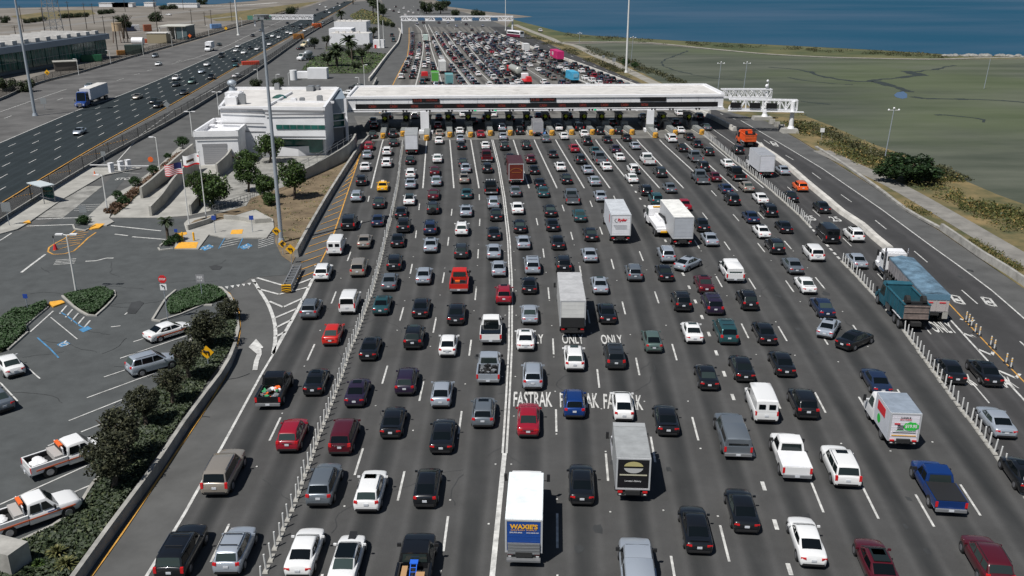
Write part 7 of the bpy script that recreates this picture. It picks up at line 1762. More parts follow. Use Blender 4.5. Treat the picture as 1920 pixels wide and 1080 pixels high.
# lattice tower
p = P(103, 68); lt = empty("lattice_tower", (p.x, p.y, 0), 0, "grey steel lattice tower with a white dish behind the hall", "tower")
mb = MB(); H_ = 40
for sx in (-1, 1):
    for sy in (-1, 1): mb.cyl((sx * 3.4, sy * 3.4, 0), (sx * 1.8, sy * 1.8, H_), .2, None, 5)
for k in range(10):
    z0, z1 = k * 4, k * 4 + 4; r0_, r1_ = 3.4 - .16 * k, 3.4 - .16 * (k + 1)
    for s_ in (-1, 1):
        mb.cyl((-r0_, s_ * r0_, z0), (r1_, s_ * r1_, z1), .11, None, 4); mb.cyl((r0_, s_ * r0_, z0), (-r1_, s_ * r1_, z1), .11, None, 4); mb.cyl((-r0_, s_ * r0_, z0), (r0_, s_ * r0_, z0), .11, None, 4)
sub(lt, "frame", mb, M['grey_metal'])
mb = MB(); mb.cyl((-3, -2.6, 31.0), (-3, -3.4, 31.0), 1.4, 1.6, 14); sub(lt, "dish", mb, M['white'])
# marsh floodlight poles
for (xb, yb, yt, l) in ((1659, 297, 205, "slim pole with three lamps in front of the round dark bush"), (1845, 166, 110, "slim bare pole far out in the marsh"), (1394, 170, 118, "slim pole behind the rear gantry, right"), (1346, 168, 118, "slim pole behind the rear gantry, left"), (1086, 82, 62, "slim pole at the shore trail bend"), (1183, 118, 70, "slim pole beside the tall white mast")):
    p = P(xb, yb); h_ = hgt(p.y, yt); root = empty("slim_lamp_pole", (p.x, p.y, 0), 0, l, "lamp pole"); mb = MB(); mb.cyl((0, 0, 0), (.15 * h_ / 3 if xb == 1845 else .05 * h_, 0, h_), .1, .07, 6); sub(root, "pole", mb, M['pole'])
    mb = MB(); xo = .05 * h_
    for s_ in (-.9, 0, .9): mb.sphere((xo + s_, 0, h_ + (.2 if s_ == 0 else -.1)), .2, 0, 6, 4)
    mb.cyl((xo - .9, 0, h_ - .15), (xo + .9, 0, h_ - .15), .04); sub(root, "lamps", mb, M['sign_white']) if xb != 1845 else None
# flags
US = empty("flagpole", P(355, 424), 0, "flagpole flying the striped national flag, left of the two", "flagpole")
CF = empty("flagpole", P(387, 412), 0, "flagpole flying the white bear flag, right of the two", "flagpole")
def flag_mesh(mb, x0, zt, wd, ht, fn):
    nx, nz = 20, 13
    for i in range(nx):
        for j in range(nz):
            def pt(a, b): u = a / nx; return (x0 - wd * u, .25 * math.sin(u * 7), zt - ht * b / nz - .25 * u + .1 * math.sin(u * 6))
            mb.add([pt(i, j), pt(i, j + 1), pt(i + 1, j + 1), pt(i + 1, j)], [(0, 1, 2, 3)], fn(i / nx, j))
for root, y, yt in ((US, 424, 302), (CF, 412, 285)):
    h_ = hgt(root.location.y, yt); mb = MB(); mb.cyl((0, 0, 0), (0, 0, h_), .09, .05, 8); mb.sphere((0, 0, h_ + .08), .12); sub(root, "pole", mb, M['pole_white'], 40)
    mb = MB()
    if root is US: flag_mesh(mb, 0, h_ - .25, 2.4, 1.5, lambda u, j: 2 if (u < .42 and j < 7) else (0 if j % 2 == 0 else 1))
    else: flag_mesh(mb, 0, h_ - .25, 2.3, 1.5, lambda u, j: 0 if j > 10 else (3 if (.32 < u < .75 and 4 < j < 8) or (.3 < u < .38 and 7 <= j < 9) or (.66 < u < .74 and 7 <= j < 9) else (0 if u < .15 and 1 < j < 4 else 1)))
    sub(root, "flag", mb, [M['stop_red'], M['sign_white'], flatmat("flag_navy", (.01, .015, .09)), flatmat("bear_brown", (.05, .025, .012))])
# ---------------------------------------------------------------- signs
def sign(xb, yb, yc, label, faces, cat="sign", pr=.045, rz=0):
    p = P(xb, yb); hc = hgt(p.y, yc); root = empty("road_sign", (p.x, p.y, 0), rz, label, cat)
    mb = MB(); mb.cyl((0, 0, 0), (0, 0, hc), pr, None, 6); sub(root, "post", mb, M['pole'])
    return root, hc
def plate(root, name, shape, s_, z, m, dy=-.07, bm='black', w_=1.0):
    n = {'dia': 4, 'oct': 8, 'sq': 4}[shape]; a0 = {'dia': 0, 'oct': math.pi / 8, 'sq': math.pi / 4}[shape]
    mb = MB(); vs = [(s_ * w_ * math.cos(a0 + k * 2 * math.pi / n), dy + q, z + s_ * math.sin(a0 + k * 2 * math.pi / n)) for q in (0, .03) for k in range(n)]
    mb.add(vs, [tuple(range(n)), tuple(range(2 * n - 1, n - 1, -1))]); mb.add(vs, [(k, n + k, n + (k + 1) % n, (k + 1) % n) for k in range(n)])
    return sub(root, name, mb, M[m])
r, hc = sign(315, 600, 523, "red stop sign above a white left turn arrow sign", None)
pl = plate(r, "stop_plate", 'oct', .42, hc, 'stop_red'); text_mesh("STOP", M['text_white'], .62, .22, Matrix.Translation((0, -.08, hc)) @ Matrix.Rotation(R(90), 4, 'X'), "lettering", pl, .03)
pl = plate(r, "turn_plate", 'sq', .45, hc - .82, 'sign_white'); mb = MB(); mb.tube([(.12, -.08, hc - 1.05), (.12, -.08, hc - .75), (-.1, -.08, hc - .65)], .04); mb.cyl((-.1, -.08, hc - .65), (-.22, -.08, hc - .6), .1, .0, 6); sub(pl, "arrow", mb, M['black'])
r, hc = sign(380, 562, 522, "dark green sign lettered Park and Ride beyond the stop sign", None)
pl = plate(r, "sign_plate", 'sq', .62, hc, 'grey_trim'); text_mesh("P&R", M['text_white'], .6, .3, Matrix.Translation((0, -.08, hc + .14)) @ Matrix.Rotation(R(90), 4, 'X'), "lettering", pl, .02); text_mesh("LOT", M['text_white'], .5, .16, Matrix.Translation((0, -.08, hc - .2)) @ Matrix.Rotation(R(90), 4, 'X'), "lettering", pl, .01)
def chev(x, yb, yc, s_, l, kind):
    r, hc = sign(x, yb, yc, l, None); pl = plate(r, "warning_plate", 'dia', s_, hc, 'yellow_sign'); mb = MB()
    if kind == 'turn': mb.tube([(.18, -.1, hc - .3), (.18, -.1, hc + .08), (-.15, -.1, hc + .08)], .06, 5); mb.cyl((-.13, -.1, hc + .08), (-.36, -.1, hc + .08), .15, 0, 5)
    else: mb.tube([(.2, -.1, hc + .28), (-.18, -.1, hc), (.2, -.1, hc - .28)], .09, 5)
    sub(pl, "arrow", mb, M['black'])
chev(391, 686, 660, .62, "yellow diamond left turn sign between the lot trees", 'turn'); chev(547, 494, 467, .62, "yellow diamond turn sign at the tip of the plaza wall", 'turn')
chev(531, 478, 457, .5, "yellow chevron sign at the foot of the tall grey mast", 'chev'); chev(521, 462, 433, .55, "yellow pedestrian diamond sign left of the tall grey mast", 'turn')
chev(90, 146, 136, .9, "yellow diamond sign before the glass fronted hall", 'turn')
for (x, yb, yc, m_, s_, l) in ((53, 584, 555, 'sign_blue', .32, "blue parking sign above the hedge at far left"), (404, 438, 408, 'sign_blue', .4, "blue accessible sign at the forecourt, left one"), (474, 437, 408, 'sign_blue', .4, "blue accessible sign near the bays, right one"), (331, 442, 432, 'sign_blue', .3, "small blue sign beside the fan palm"), (158, 410, 392, 'sign_back', .7, "grey sign board over the kerb shrub"), (316, 222, 196, 'sign_back', .8, "grey diamond sign back on the median fence"), (197, 312, 288, 'sign_back', .55, "small round grey sign along the median fence"), (84, 206, 189, 'sign_back', 1.0, "grey sign back beside the highway mast"), (18, 424, 388, 'sign_back', .9, "two post grey sign board at the left edge"), (1151, 126, 112, 'sign_back', .9, "pale sign above the right of two shrubs"), (1131, 118, 106, 'sign_back', .7, "pale sign above the left of two shrubs"), (1540, 262, 244, 'sign_white', .6, "white and red sign in the verge by the gantry"), (355, 72, 56, 'sign_back', 1.4, "pale green sign back by the open shed"), (357, 78, 67, 'orange', .9, "orange diamond work sign below the open shed"), (425, 68, 53, 'yellow_sign', .9, "orange yellow sign near the far blue container")):
    r, hc = sign(x, yb, yc, l, None); plate(r, "sign_plate", 'dia' if 'diamond' in l or 'orange' in l else 'sq', s_, hc, m_)
r, hc = sign(104, 468, 444, "thin black sign post on a red base in the hatched island", None); plate(r, "sign_plate", 'sq', .22, hc, 'black', w_=.5); mb = MB(); mb.cyl((0, 0, 0), (0, 0, .7), .28, .12, 8); sub(r, "base", mb, M['stop_red'])
for x, yb in ((343, 453), (364, 453)): 
    p = P(x, yb); mb = MB(); mb.cyl((p.x, p.y, 0), (p.x, p.y, 1.15), .12, .12, 10); mb.sphere((p.x, p.y, 1.15), .12, 0, 8, 4); tag(mb.build("bollard", M['yellow_sign'], None, 40), ("left" if x == 343 else "right") + " yellow bollard beside the yellow kerb ramp", "bollard", "yellow bollards")
for (x, y, l) in ((178, 327, "orange cone on the corner of the bus stop pavement"), (341, 166, "x")):
    if l != "x": p = P(x, y + 2, .13); mb = MB(); mb.cyl((p.x, p.y, .13), (p.x, p.y, .9), .22, .05, 8); mb.box(p.x, p.y, .15, .5, .5, .05); tag(mb.build("traffic_cone", M['orange']), l, "cone")
p = P(283, 304); mb = MB(); mb.cyl((p.x, p.y, .5), (p.x, p.y - .05, .5), .5, None, 8); tag(mb.build("round_marker", M['orange']), "faded orange disc beside the planted ramp wall", "marker")
# bus shelter
p = P(82, 378); bs = empty("bus_shelter", (p.x, p.y, .13), R(-38), "glass bus shelter with a pale flat roof by the highway fence", "bus shelter")
mb = MB(); mb.box(0, 0, 2.55, 4.4, 2.0, .14); sub(bs, "roof", mb, flatmat("shelter_roof", (.5, .55, .56)))
for sx in (-1, 1):
    for sy in (-1, 1): mb = MB(); mb.box(sx * 1.9, sy * .8, 1.25, .1, .1, 2.5); sub(bs, "post", mb, M['grey_metal'])
mb = MB(); mb.box(0, .8, 1.3, 3.6, .05, 1.7); sub(bs, "glass_panel", mb, M['green_glass']); mb = MB(); mb.box(0, .4, .5, 3.0, .4, .08); sub(bs, "bench", mb, M['grey_metal'])
# gate with ticket machines
p = P(226, 322); gt = empty("barrier_gate", (p.x, p.y, 0), R(-35), "white ticket machines with a raised pair of gate arms", "gate")
mb = MB(); mb.box(0, 0, .08, 1.6, 7, .2); sub(gt, "island", mb, M['concrete'])
for yy in (-1.6, .2, 1.6): mb = MB(); mb.box(0, yy, .95, .7, .7, 1.5); mb.box(0, yy, 1.75, .8, .8, .1); sub(gt, "machine", mb, M['white'])
for s_ in (-1, 1): mb = MB(); mb.box(0, 0, 0, 5.2, .08, .14); o = sub(gt, "gate_arm", mb, M['sign_white']); o.location = (s_ * 2.4, 1.2 * s_, 1.1); o.rotation_euler.z = R(35)
# crash cushion at the tip of the plaza wall
a, b = P(538, 549), P(558, 508); d = b - a; rz = math.atan2(-d.x, d.y); cc = empty("crash_cushion", (a.x, a.y, 0), rz, "grey crash cushion with a striped end below the plaza wall", "crash cushion")
mb = MB(); L_ = d.length
for sx in (-1, 1): mb.box(sx * .42, L_ / 2, .5, .12, L_, .55)
for k in range(8): mb.box(0, .3 + k * L_ / 8, .65, .8, .14, .3)
sub(cc, "frame", mb, M['grey_metal'])
mb = MB(); mb.box(0, -.1, .55, 1.0, .15, .8)
for k in range(3):
    for s_ in (-1, 1): mb.add([(0, -.19, .25 + k * .26), (s_ * .48, -.19, .05 + k * .26 + .12), (s_ * .48, -.19, .15 + k * .26 + .14), (0, -.19, .37 + k * .26)], [(0, 1, 2, 3) if s_ > 0 else (3, 2, 1, 0)], 1)
sub(cc, "striped_end", mb, [M['yellow_sign'], M['black']])
# ---------------------------------------------------------------- channelizer posts
def channel(key, D0, D1, step, label, group, skip=(), y_off=0, hgt_=1.12):
    proto = None; D = D0; n = 0
    pm = MB(); pm.cyl((0, 0, .06), (0, 0, hgt_), .062, .055, 8); pme = pm.mesh("post", [M['post']], 40)
    bm_ = MB(); bm_.box(0, .1, .04, .34, .8, .08, 0, tx=.8, ty=.9); bme = bm_.mesh("base", [M['concrete']])
    while D < D1:
        y = pxof(0, D)[1]
        if not any(a < y < b for a, b in skip):
            x = interp_x(LN[key], y); p = P(x, y)
            root = empty("lane_divider_post", (p.x + rnd.uniform(-.04, .04), p.y, .012), heading_at(x, y), label, "post", group)
            for nm, me in (("post", pme), ("base", bme)):
                o = bpy.data.objects.new(nm, me); link(o); o.parent = root
                if nm == "post": o.rotation_euler = (rnd.uniform(-.06, .06), rnd.uniform(-.06, .06), 0)
            n += 1
        D += step * rnd.uniform(.9, 1.1)
    return n
n1 = channel('B', 41.5, 178, 1.06, "white plastic post in the curving row between the second and third lanes", "white posts in the left row")
n2 = channel('X', 50, 190, 1.0, "white plastic post in the long row left of the exit lanes", "white posts in the right row", skip=((425, 440), (453, 488), (592, 606)))
mb = MB()
for yy in [60 + k * 1.3 for k in range(112)]:
    for key in ('l', 'n', 'd'):
        if key == 'd' and not 108 < yy < 205: continue
        x = interp_x(LN[key], yy); p = P(x, yy); mb.cyl((p.x, p.y, 0), (p.x, p.y, .95), .07, None, 4)
tag(mb.build("far_divider_posts", M['post']), "countless white divider posts in rows beyond the canopy", "posts", kind='stuff')
for k, (x, y) in enumerate(((1811, 601), (1816, 606), (1821, 612), (1828, 624), (1836, 630), (1857, 648), (1864, 655), (1886, 681), (1895, 690))):
    p = P(x, y); root = empty("delineator", (p.x, p.y, 0), 0, "yellow banded white post in the chevroned gore at the right", "post", "banded posts in the right gore")
    mb = MB(); mb.cyl((0, 0, 0), (0, 0, .95), .065, .06, 8); sub(root, "post", mb, M['post'], 40); mb = MB(); mb.cyl((0, 0, .6), (0, 0, .68), .075); mb.cyl((0, 0, .8), (0, 0, .86), .075); sub(root, "band", mb, M['yellow_sign']); mb = MB(); mb.cyl((0, 0, .0), (0, 0, .12), .25, .2, 8); sub(root, "base", mb, M['black'])
# ---------------------------------------------------------------- traffic on the left highway and vehicles parked
def hh(x, y): 
    d = P(inter(HW, HY, .5, y + 10), y + 10) - P(inter(HW, HY, .5, y), y); return math.atan2(-d.x, d.y)
HV = "149,245,s,l 153,172,s,l 167,160,s,l 258,180,s,e 289,188,s,k 296,196,u,k 345,172,s,d 330,157,s,d 330,146,u,w 360,152,u,G 396,144,u,k 388,120,s,w 297,119,s,w 291,104,u,g 411,83,s,k 442,94,s,w 446,86,s,w 440,112,s,k 442,121,s,t 469,89,s,k 474,66,s,k 511,67,u,w 523,69,s,w 539,60,s,w 564,51,u,k 564,46,s,w 576,45,s,k 549,48,s,k 539,43,s,k 482,91,s,w 415,104,V,k 500,70,s,d 611,13,u,w 613,18,s,w 637,10,s,w 608,22,s,k 595,18,s,k 530,53,s,d 590,28,s,k 626,14,s,l 505,82,s,w 520,58,s,k 586,50,s,e 571,57,s,w 603,33,u,k 618,23,s,w 546,62,u,w 489,56,s,g 457,98,u,w 378,133,s,l 645,4,s,k 606,42,s,l 633,6,s,k 600,8,s,w 580,36,s,k"
hv = [(float(a), float(b), k, c) for a, b, k, c in (q.split(',') for q in HV.split())]
hcol = {}
hv.sort(key=lambda q: -q[1])
for (x, y, k, c) in hv:
    p = P(x, y, .7); n = hcol[(k, c)] = hcol.get((k, c), 0) + 1
    cw = COL[c][2]; tot = sum(1 for q in hv if q[2:] == (k, c))
    l = f"{cw} {WORD[k]} driving towards us on the left highway" + ("" if tot == 1 else f", {ORD[n] + ' nearest' if n > 1 else 'nearest'} of the {cw} {WORD[k]}s there")
    spawn(k, p.x, p.y, hh(x, y), c, l, "vehicles on the left highway", y > 140)
p = P(158, 200); st = empty("semi_truck", (p.x, p.y, 0), hh(160, 205) + .0, "blue semi truck pulling a long white trailer on the left highway", "truck")
truck_cab(st, 3.0, 2.45, flatmat("semi_blue", (.012, .05, .22), .35), 3.6, 4.0, 1.5)
mb = MB(); mb.box(0, 2.98, .95, 1.0, .1, .6); sub(st, "grille", mb, M['chrome'])
mb = MB(); mb.box(0, -8.6, 2.7, 2.55, 13.6, 2.8); sub(st, "trailer", mb, mat("trailer_white", (.6, .62, .68), .5)); mb = MB(); mb.box(0, -8.6, 4.13, 2.5, 13.5, .06); sub(st, "trailer_roof", mb, M['roof_white']); mb = MB(); mb.box(0, -6, .95, 1, 17, .3); sub(st, "chassis", mb, M['chassis']); truck_wheels(st, (1.6, -2.2, -3.4, -13.2, -14.4), 2.45, .5, (-2.2, -3.4, -13.2, -14.4))
p = P(392, 96); tk = empty("box_truck", (p.x, p.y, 0), hh(392, 96), "white box truck coming towards us on the left highway", "truck"); truck_cab(tk, 3, 2.2, M['white'], 2.5, 2.2, .9); mb = MB(); mb.box(0, -2.6, 2.4, 2.45, 6.6, 2.6); sub(tk, "cargo_box", mb, M['white']); truck_wheels(tk, (1.8, -4), 2.3, .46)
def park(xr, yr, xf, yf, k, c, label, z=.7):
    """xr, yr: middle of the tail; xf, yf: middle of the nose"""
    a, b = P(xr, yr, z), P(xf, yf, z); d = b - a; m = (a + b) / 2
    return spawn(k, m.x, m.y, math.atan2(-d.x, d.y), c, label, None, True)
cp = park(283, 627, 348, 607, 's', 'w', "white coupe with orange side stripes parked by the hedge")
pk = [park(245, 690, 326, 668, 'u', 'l', "silver SUV parked between the striped coupe and the trees"), park(32, 698, 0, 662, 's', 'w', "white sedan parked below the hedge at the left edge"), park(8, 760, -30, 730, 's', 'g', "blue-grey car cut by the left edge of the photo")]
for (xr, yr, xf, yf, l) in ((73, 868, 192, 828, "white service pickup with orange stripe, the upper one beside the tree"), (-20, 985, 140, 930, "white service pickup with orange stripe, the lower one at the left edge")):
    t = park(xr, yr, xf, yf, 'p', 'w', l, .8)
    for sx in (-1, 1): mb = MB(); mb.box(sx * 1.022, -.1, .82, .02, 5.0, .09); mb.box(sx * 1.024, .9, .95, .02, .5, .08, 1); sub(t, "side_stripe", mb, [M['orange'], M['sign_blue']])
    mb = MB(); mb.box(0, -.72, 1.45, 1.7, .06, .7, 0); mb.box(0, -.76, 1.45, 1.5, .03, .5, 1); mb.box(0, -.72, 1.86, 1.0, .25, .14, 2); sub(t, "headache_rack", mb, [M['white'], M['black'], M['orange']])
    mb = MB(); mb.box(0, -1.05, 1.15, 1.75, .55, .42); sub(t, "tool_box", mb, flatmat("tool_box_alloy", (.4, .38, .36)))
    load(t, "white_sacks", "pile of white sacks in the bed of the " + ("upper" if xr > 0 else "lower") + " striped pickup", lambda mb: [mb.sphere((rnd.uniform(-.5, .5), rnd.uniform(-2.5, -1.6), .95), rnd.uniform(.25, .4), 0, 8, 5, (1.1, 1.1, .5)) for _ in range(7)], [M['sign_white']])
for sx in (-1, 1): mb = MB(); mb.box(sx * .925, -.3, .62, .02, 2.8, .13); mb.box(sx * .927, 1.1, .7, .02, .5, .1); sub(cp, "side_stripe", mb, M['orange'])
for (x, y, k, c, l, rz) in ((653, 173, 's', 'w', "white car parked behind the office wing", 1.2), (668, 163, 'u', 'k', "black SUV parked at the canopy's far left corner", 1.4), (735, 66, 'p', 'k', "dark pickup parked inside the curved wall, far one", .1), (738, 75, 'p', 't', "teal and white pickup parked inside the curved wall", .1), (564, 90, 's', 'k', "black car on the service road beside the white trucks", -.4), (597, 45, 'u', 'k', "dark SUV behind the orange equipment box", -.3), (316, 27, 's', 'w', "white car on the far yard road", 1.3), (447, 141, 's', 'w', "white car half hidden behind the median fence", -.4)):
    p = P(x, y, .7); spawn(k, p.x, p.y, rz, c, l, None, False)
for (x, y, l, cabc) in ((571, 108, "white concrete mixer truck on the service road", (.7, .7, .7)), (576, 83, "white and yellow service truck beside the round trees", (.7, .6, .4))):
    p = P(x, y + 5); T = empty("service_truck", (p.x, p.y, 0), R(-30) + math.pi, l, "truck"); truck_cab(T, 3.0, 2.3, mat("service_cab", cabc, .4), 2.6, 2.3, 1.0); mb = MB(); mb.sphere((0, -2.2, 2.3), 1.4, 0, 12, 8, (.9, 1.6, .9)); mb.box(0, -2, 1.1, 2.2, 6, .4); sub(T, "body", mb, M['sign_back'], 40); truck_wheels(T, (1.8, -2.5, -3.8), 2.3, .48)
# ---------------------------------------------------------------- plants
def leaves(mb, c, r, n, ls, rng, squash=1.0, mi=0):
    for _ in range(n):
        while True:
            q = Vector((rng.uniform(-1, 1), rng.uniform(-1, 1), rng.uniform(-1, 1)))
            if .3 < q.length < 1: break
        q.z *= squash
        p = c + q * r
        a = Vector((rng.gauss(0, 1), rng.gauss(0, 1), rng.gauss(0, .6))).normalized(); b = a.orthogonal().normalized()
        b = (b * math.cos(3.1 * rng.random()) + a.cross(b) * math.sin(3.1 * rng.random())).normalized()
        s_ = ls * rng.uniform(.6, 1.3)
        mb.add([p - a * s_, p + b * s_ * .55, p + a * s_, p - b * s_ * .55], [(0, 1, 2, 3)], mi)
def crown_mesh(seed, rx, ry, rz, zc, nb, nl, ls, m):
    rng = random.Random(seed); mb = MB()
    for _ in range(nb):
        while True:
            q = Vector((rng.uniform(-1, 1), rng.uniform(-1, 1), rng.uniform(-1, 1)))
            if q.length < .82 and q.length > .25: break
        c = Vector((q.x * rx, q.y * ry, zc + q.z * rz)); leaves(mb, c, rng.uniform(.26, .42) * min(rx, rz * 1.2), nl, ls, rng, .85)
    return mb.mesh("crown", [m])
def trunk_mesh(seed, h, r, lean=.3):
    rng = random.Random(seed); mb = MB(); pts = [Vector((0, 0, 0)), Vector((rng.uniform(-.1, .1), rng.uniform(-.1, .1), h * .5)), Vector((rng.uniform(-lean, lean), rng.uniform(-lean, lean), h))]
    mb.cyl(pts[0], pts[1], r, r * .8, 8); mb.cyl(pts[1], pts[2], r * .8, r * .55, 8)
    for k in range(5):
        a = k * 1.26 + rng.random(); mb.cyl(pts[1].lerp(pts[2], .3 + .15 * k), pts[2] + Vector((math.cos(a) * h * .38, math.sin(a) * h * .38, h * .25)), r * .4, r * .15, 6)
    return mb.mesh("trunk", [M['bark']])
TM = {'g': (crown_mesh(1, 1, 1, .78, 0, 34, 95, .075, M['leaf']), trunk_mesh(1, 1, .06)), 'g2': (crown_mesh(2, 1, 1, .85, 0, 30, 95, .08, M['leaf']), trunk_mesh(2, 1, .06)),
      'b': (crown_mesh(3, 1, 1, .8, 0, 36, 100, .07, M['leaf_bronze']), trunk_mesh(3, 1, .08)), 'b2': (crown_mesh(4, 1, 1, .86, 0, 36, 100, .07, M['leaf_bronze']), trunk_mesh(4, 1, .08)),
      'd': (crown_mesh(5, 1, 1, .8, 0, 30, 70, .09, M['leaf_dark']), trunk_mesh(5, 1, .07)), 'e': (crown_mesh(6, 1, 1, .62, 0, 46, 110, .06, M['leaf_deep']), trunk_mesh(6, 1, .08)),
      'h': (crown_mesh(7, 1, 1, .7, 0, 26, 80, .08, M['hedge']), trunk_mesh(7, 1, .07)), 's': (crown_mesh(8, 1, 1, .6, 0, 18, 60, .1, M['scrub']), trunk_mesh(8, 1, .07)), 'r': (crown_mesh(9, 1, 1, .6, 0, 20, 60, .09, M['dry']), trunk_mesh(9, 1, .07))}
def tree(kind, xb, yb, yc, rpx, label, name="broadleaf_tree", cat="tree", group=None, sz=1.0, rz=None):
    """base picture point, crown middle row yc, crown radius in picture points"""
    p = P(xb, yb); zc = p.y * C_ + CAMH * S_; r = rpx / 1700 * zc * 1.04; h_ = max(r * .45, hgt(p.y, yc))
    root = empty(name, (p.x, p.y, 0), rnd.uniform(0, 6), label, cat, group)
    o = bpy.data.objects.new("crown", TM[kind][0]); link(o); o.parent = root; o.location = (0, 0, h_); o.scale = (r, r, r * sz)
    t = bpy.data.objects.new("trunk", TM[kind][1]); link(t); t.parent = root; t.scale = (max(1.2, h_), max(1.2, h_), h_ * .95)
    return root
for a in ((390, 652, 612, 38, "large bronze tree at the top of the lot hedge", 'b'), (432, 600, 578, 22, "small bronze tree beside the ramp kerb", 'b2'), (357, 712, 662, 30, "bronze tree just left of the yellow turn sign", 'b2'), (325, 757, 712, 28, "bronze tree with two pale stems below the grey SUV", 'b'), (275, 800, 752, 32, "dark bronze tree overlapping the big one below", 'b2'), (232, 870, 800, 44, "big bronze tree, upper mass above the service pickup", 'b'), (215, 915, 852, 48, "largest bronze tree, overhanging the striped pickup's nose", 'b2')):
    tree(a[5], a[0], a[1], a[2], a[3], a[4], group="bronze trees along the lot")
for a in ((402, 388, 352, 36, "green tree right beside the flagpoles", 'g'), (374, 386, 340, 22, "green tree behind the right flagpole", 'g2'), (466, 345, 298, 24, "round green tree at the garage corner", 'g'), (466, 360, 322, 26, "bright green tree just left of the tall grey mast", 'g2'), (497, 372, 345, 24, "green tree left behind the tall grey mast", 'g'), (506, 305, 272, 28, "dark green tree against the office wall", 'g'), (552, 372, 326, 30, "green tree on the slope right of the tall grey mast", 'g2'), (505, 385, 372, 16, "low dark green tree on the planted slope", 'g')):
    tree(a[5], a[0], a[1], a[2], a[3], a[4], group="green trees around the office")
tree('e', 1700, 340, 316, 60, "large round dark green bush beside the footpath", "round_bush", "bush", sz=.72)
for a in ((288, 330, 318, 12, "small round shrub nearest the garage ramp"), (343, 280, 266, 14, "round dark shrub left of the garage corner"), (315, 296, 296, 8, "low dark shrub beside the planted ramp wall"), (254, 350, 340, 13, "round green shrub beside the left ramp wall"), (221, 374, 365, 11, "round green shrub right of the one arm lamp"), (232, 382, 378, 13, "dark shrub above the brown shrubs"), (157, 420, 418, 14, "low spreading shrub on the kerb island"), (331, 455, 448, 14, "clipped dark shrub at the foot of the fan palm"), (315, 460, 458, 10, "small shrub on the palm island"), (1172, 124, 117, 9, "dark green shrub, left of two by the trail"), (1190, 130, 122, 8, "dark green shrub, right of two by the trail")):
    tree('h', a[0], a[1], a[2], a[3], a[4], "shrub", "shrub", "shrubs")
for a in ((216, 392, 388, 13, "brown dry shrub below the one arm lamp, upper"), (205, 400, 397, 11, "brown dry shrub below the one arm lamp, lower"), (240, 372, 368, 10, "brown dry shrub beside the left ramp wall"), (250, 365, 361, 9, "brown dry shrub at the ramp wall's end")):
    tree('r', a[0], a[1], a[2], a[3], a[4], "shrub", "shrub", "dry brown shrubs")
for a in ((232, 72, 36, 12, "dark tree leaning over the yard behind the tank", 'd'), (240, 72, 44, 10, "lower dark tree crown beside the water tank", 'd'), (293, 40, 31, 13, "round dark tree in the far yard", 'd'), (15, 170, 158, 18, "dark tree at the left edge before the hall", 'd'), (50, 172, 160, 16, "dark tree beside the highway mast", 'd'), (168, 66, 60, 5, "small dark bush behind the hall roof", 'd'), (590, 92, 76, 9, "round dark tree on the service road's edge", 'd'), (612, 92, 72, 8, "dark tree left of the white building", 'd'), (700, 72, 56, 8, "dark tree right of the white building", 'd'), (690, 100, 86, 8, "dark tree at the corner of the white building", 'd'), (680, 120, 96, 10, "dark green tree on the lawn, right", 'd'), (668, 128, 122, 9, "low dark shrub on the lawn, centre", 'd'), (614, 124, 106, 12, "dark tree on the lawn's left side", 'd'), (658, 110, 98, 9, "dark tree behind the lawn's palms", 'd'), (482, 163, 156, 12, "dark shrub behind the office, left", 'd'), (522, 163, 154, 12, "dark shrub behind the office, right", 'd'), (547, 26, 20, 11, "dark bush on the highway's far side", 'd'), (800, 26, 12, 14, "dark green clump near the water, left", 'd'), (826, 26, 10, 13, "dark green clump near the water, right", 'd'), (855, 30, 24, 9, "low dark bush below the far water", 'd'), (895, 31, 27, 11, "low dark bush beside the sandy track", 'd'), (838, 20, 6, 7, "tall dark tree at the water's edge", 'd'), (905, 30, 26, 6, "small dark bush right of the sandy track", 'd'), (380, 8, 4, 10, "dark bush at the far yard's shoreline", 'd')):
    tree(a[5], a[0], a[1], a[2], a[3], a[4])
# rows of trees on the far median and hedges in the yard
def hedge_row(x0, y0, x1, y1, n, rpx, label, kind='d', hh_=6):
    for k in range(n):
        t = (k + .5) / n; x, y = lerp(x0, x1, t), lerp(y0, y1, t)
        tree(kind, x, y, y - hh_, rpx, f"{label}, {ORD[k + 1]} from the left" if n > 1 else label)
hedge_row(686, 2, 722, 34, 6, 9, "dark tree in the row beside the far highway", hh_=12)
hedge_row(712, 46, 740, 52, 3, 6, "dark shrub before the far gantry's left leg", hh_=5)
hedge_row(2, 42, 14, 43, 1, 10, "dark clump of bushes at the far left edge")
for x0, x1, y0, y1, n, l in ((45, 88, 44, 38, 4, "dark bush in the long row behind the hall roof"), (112, 165, 34, 31, 5, "dark bush in the row beyond the lattice tower"), (186, 214, 27, 24, 3, "dark bush in the row right of the tower"), (300, 332, 18, 16, 3, "dark bush in the far yard hedge near the water")):
    hedge_row(x0, y0, x1, y1, n, 7, l, hh_=3)
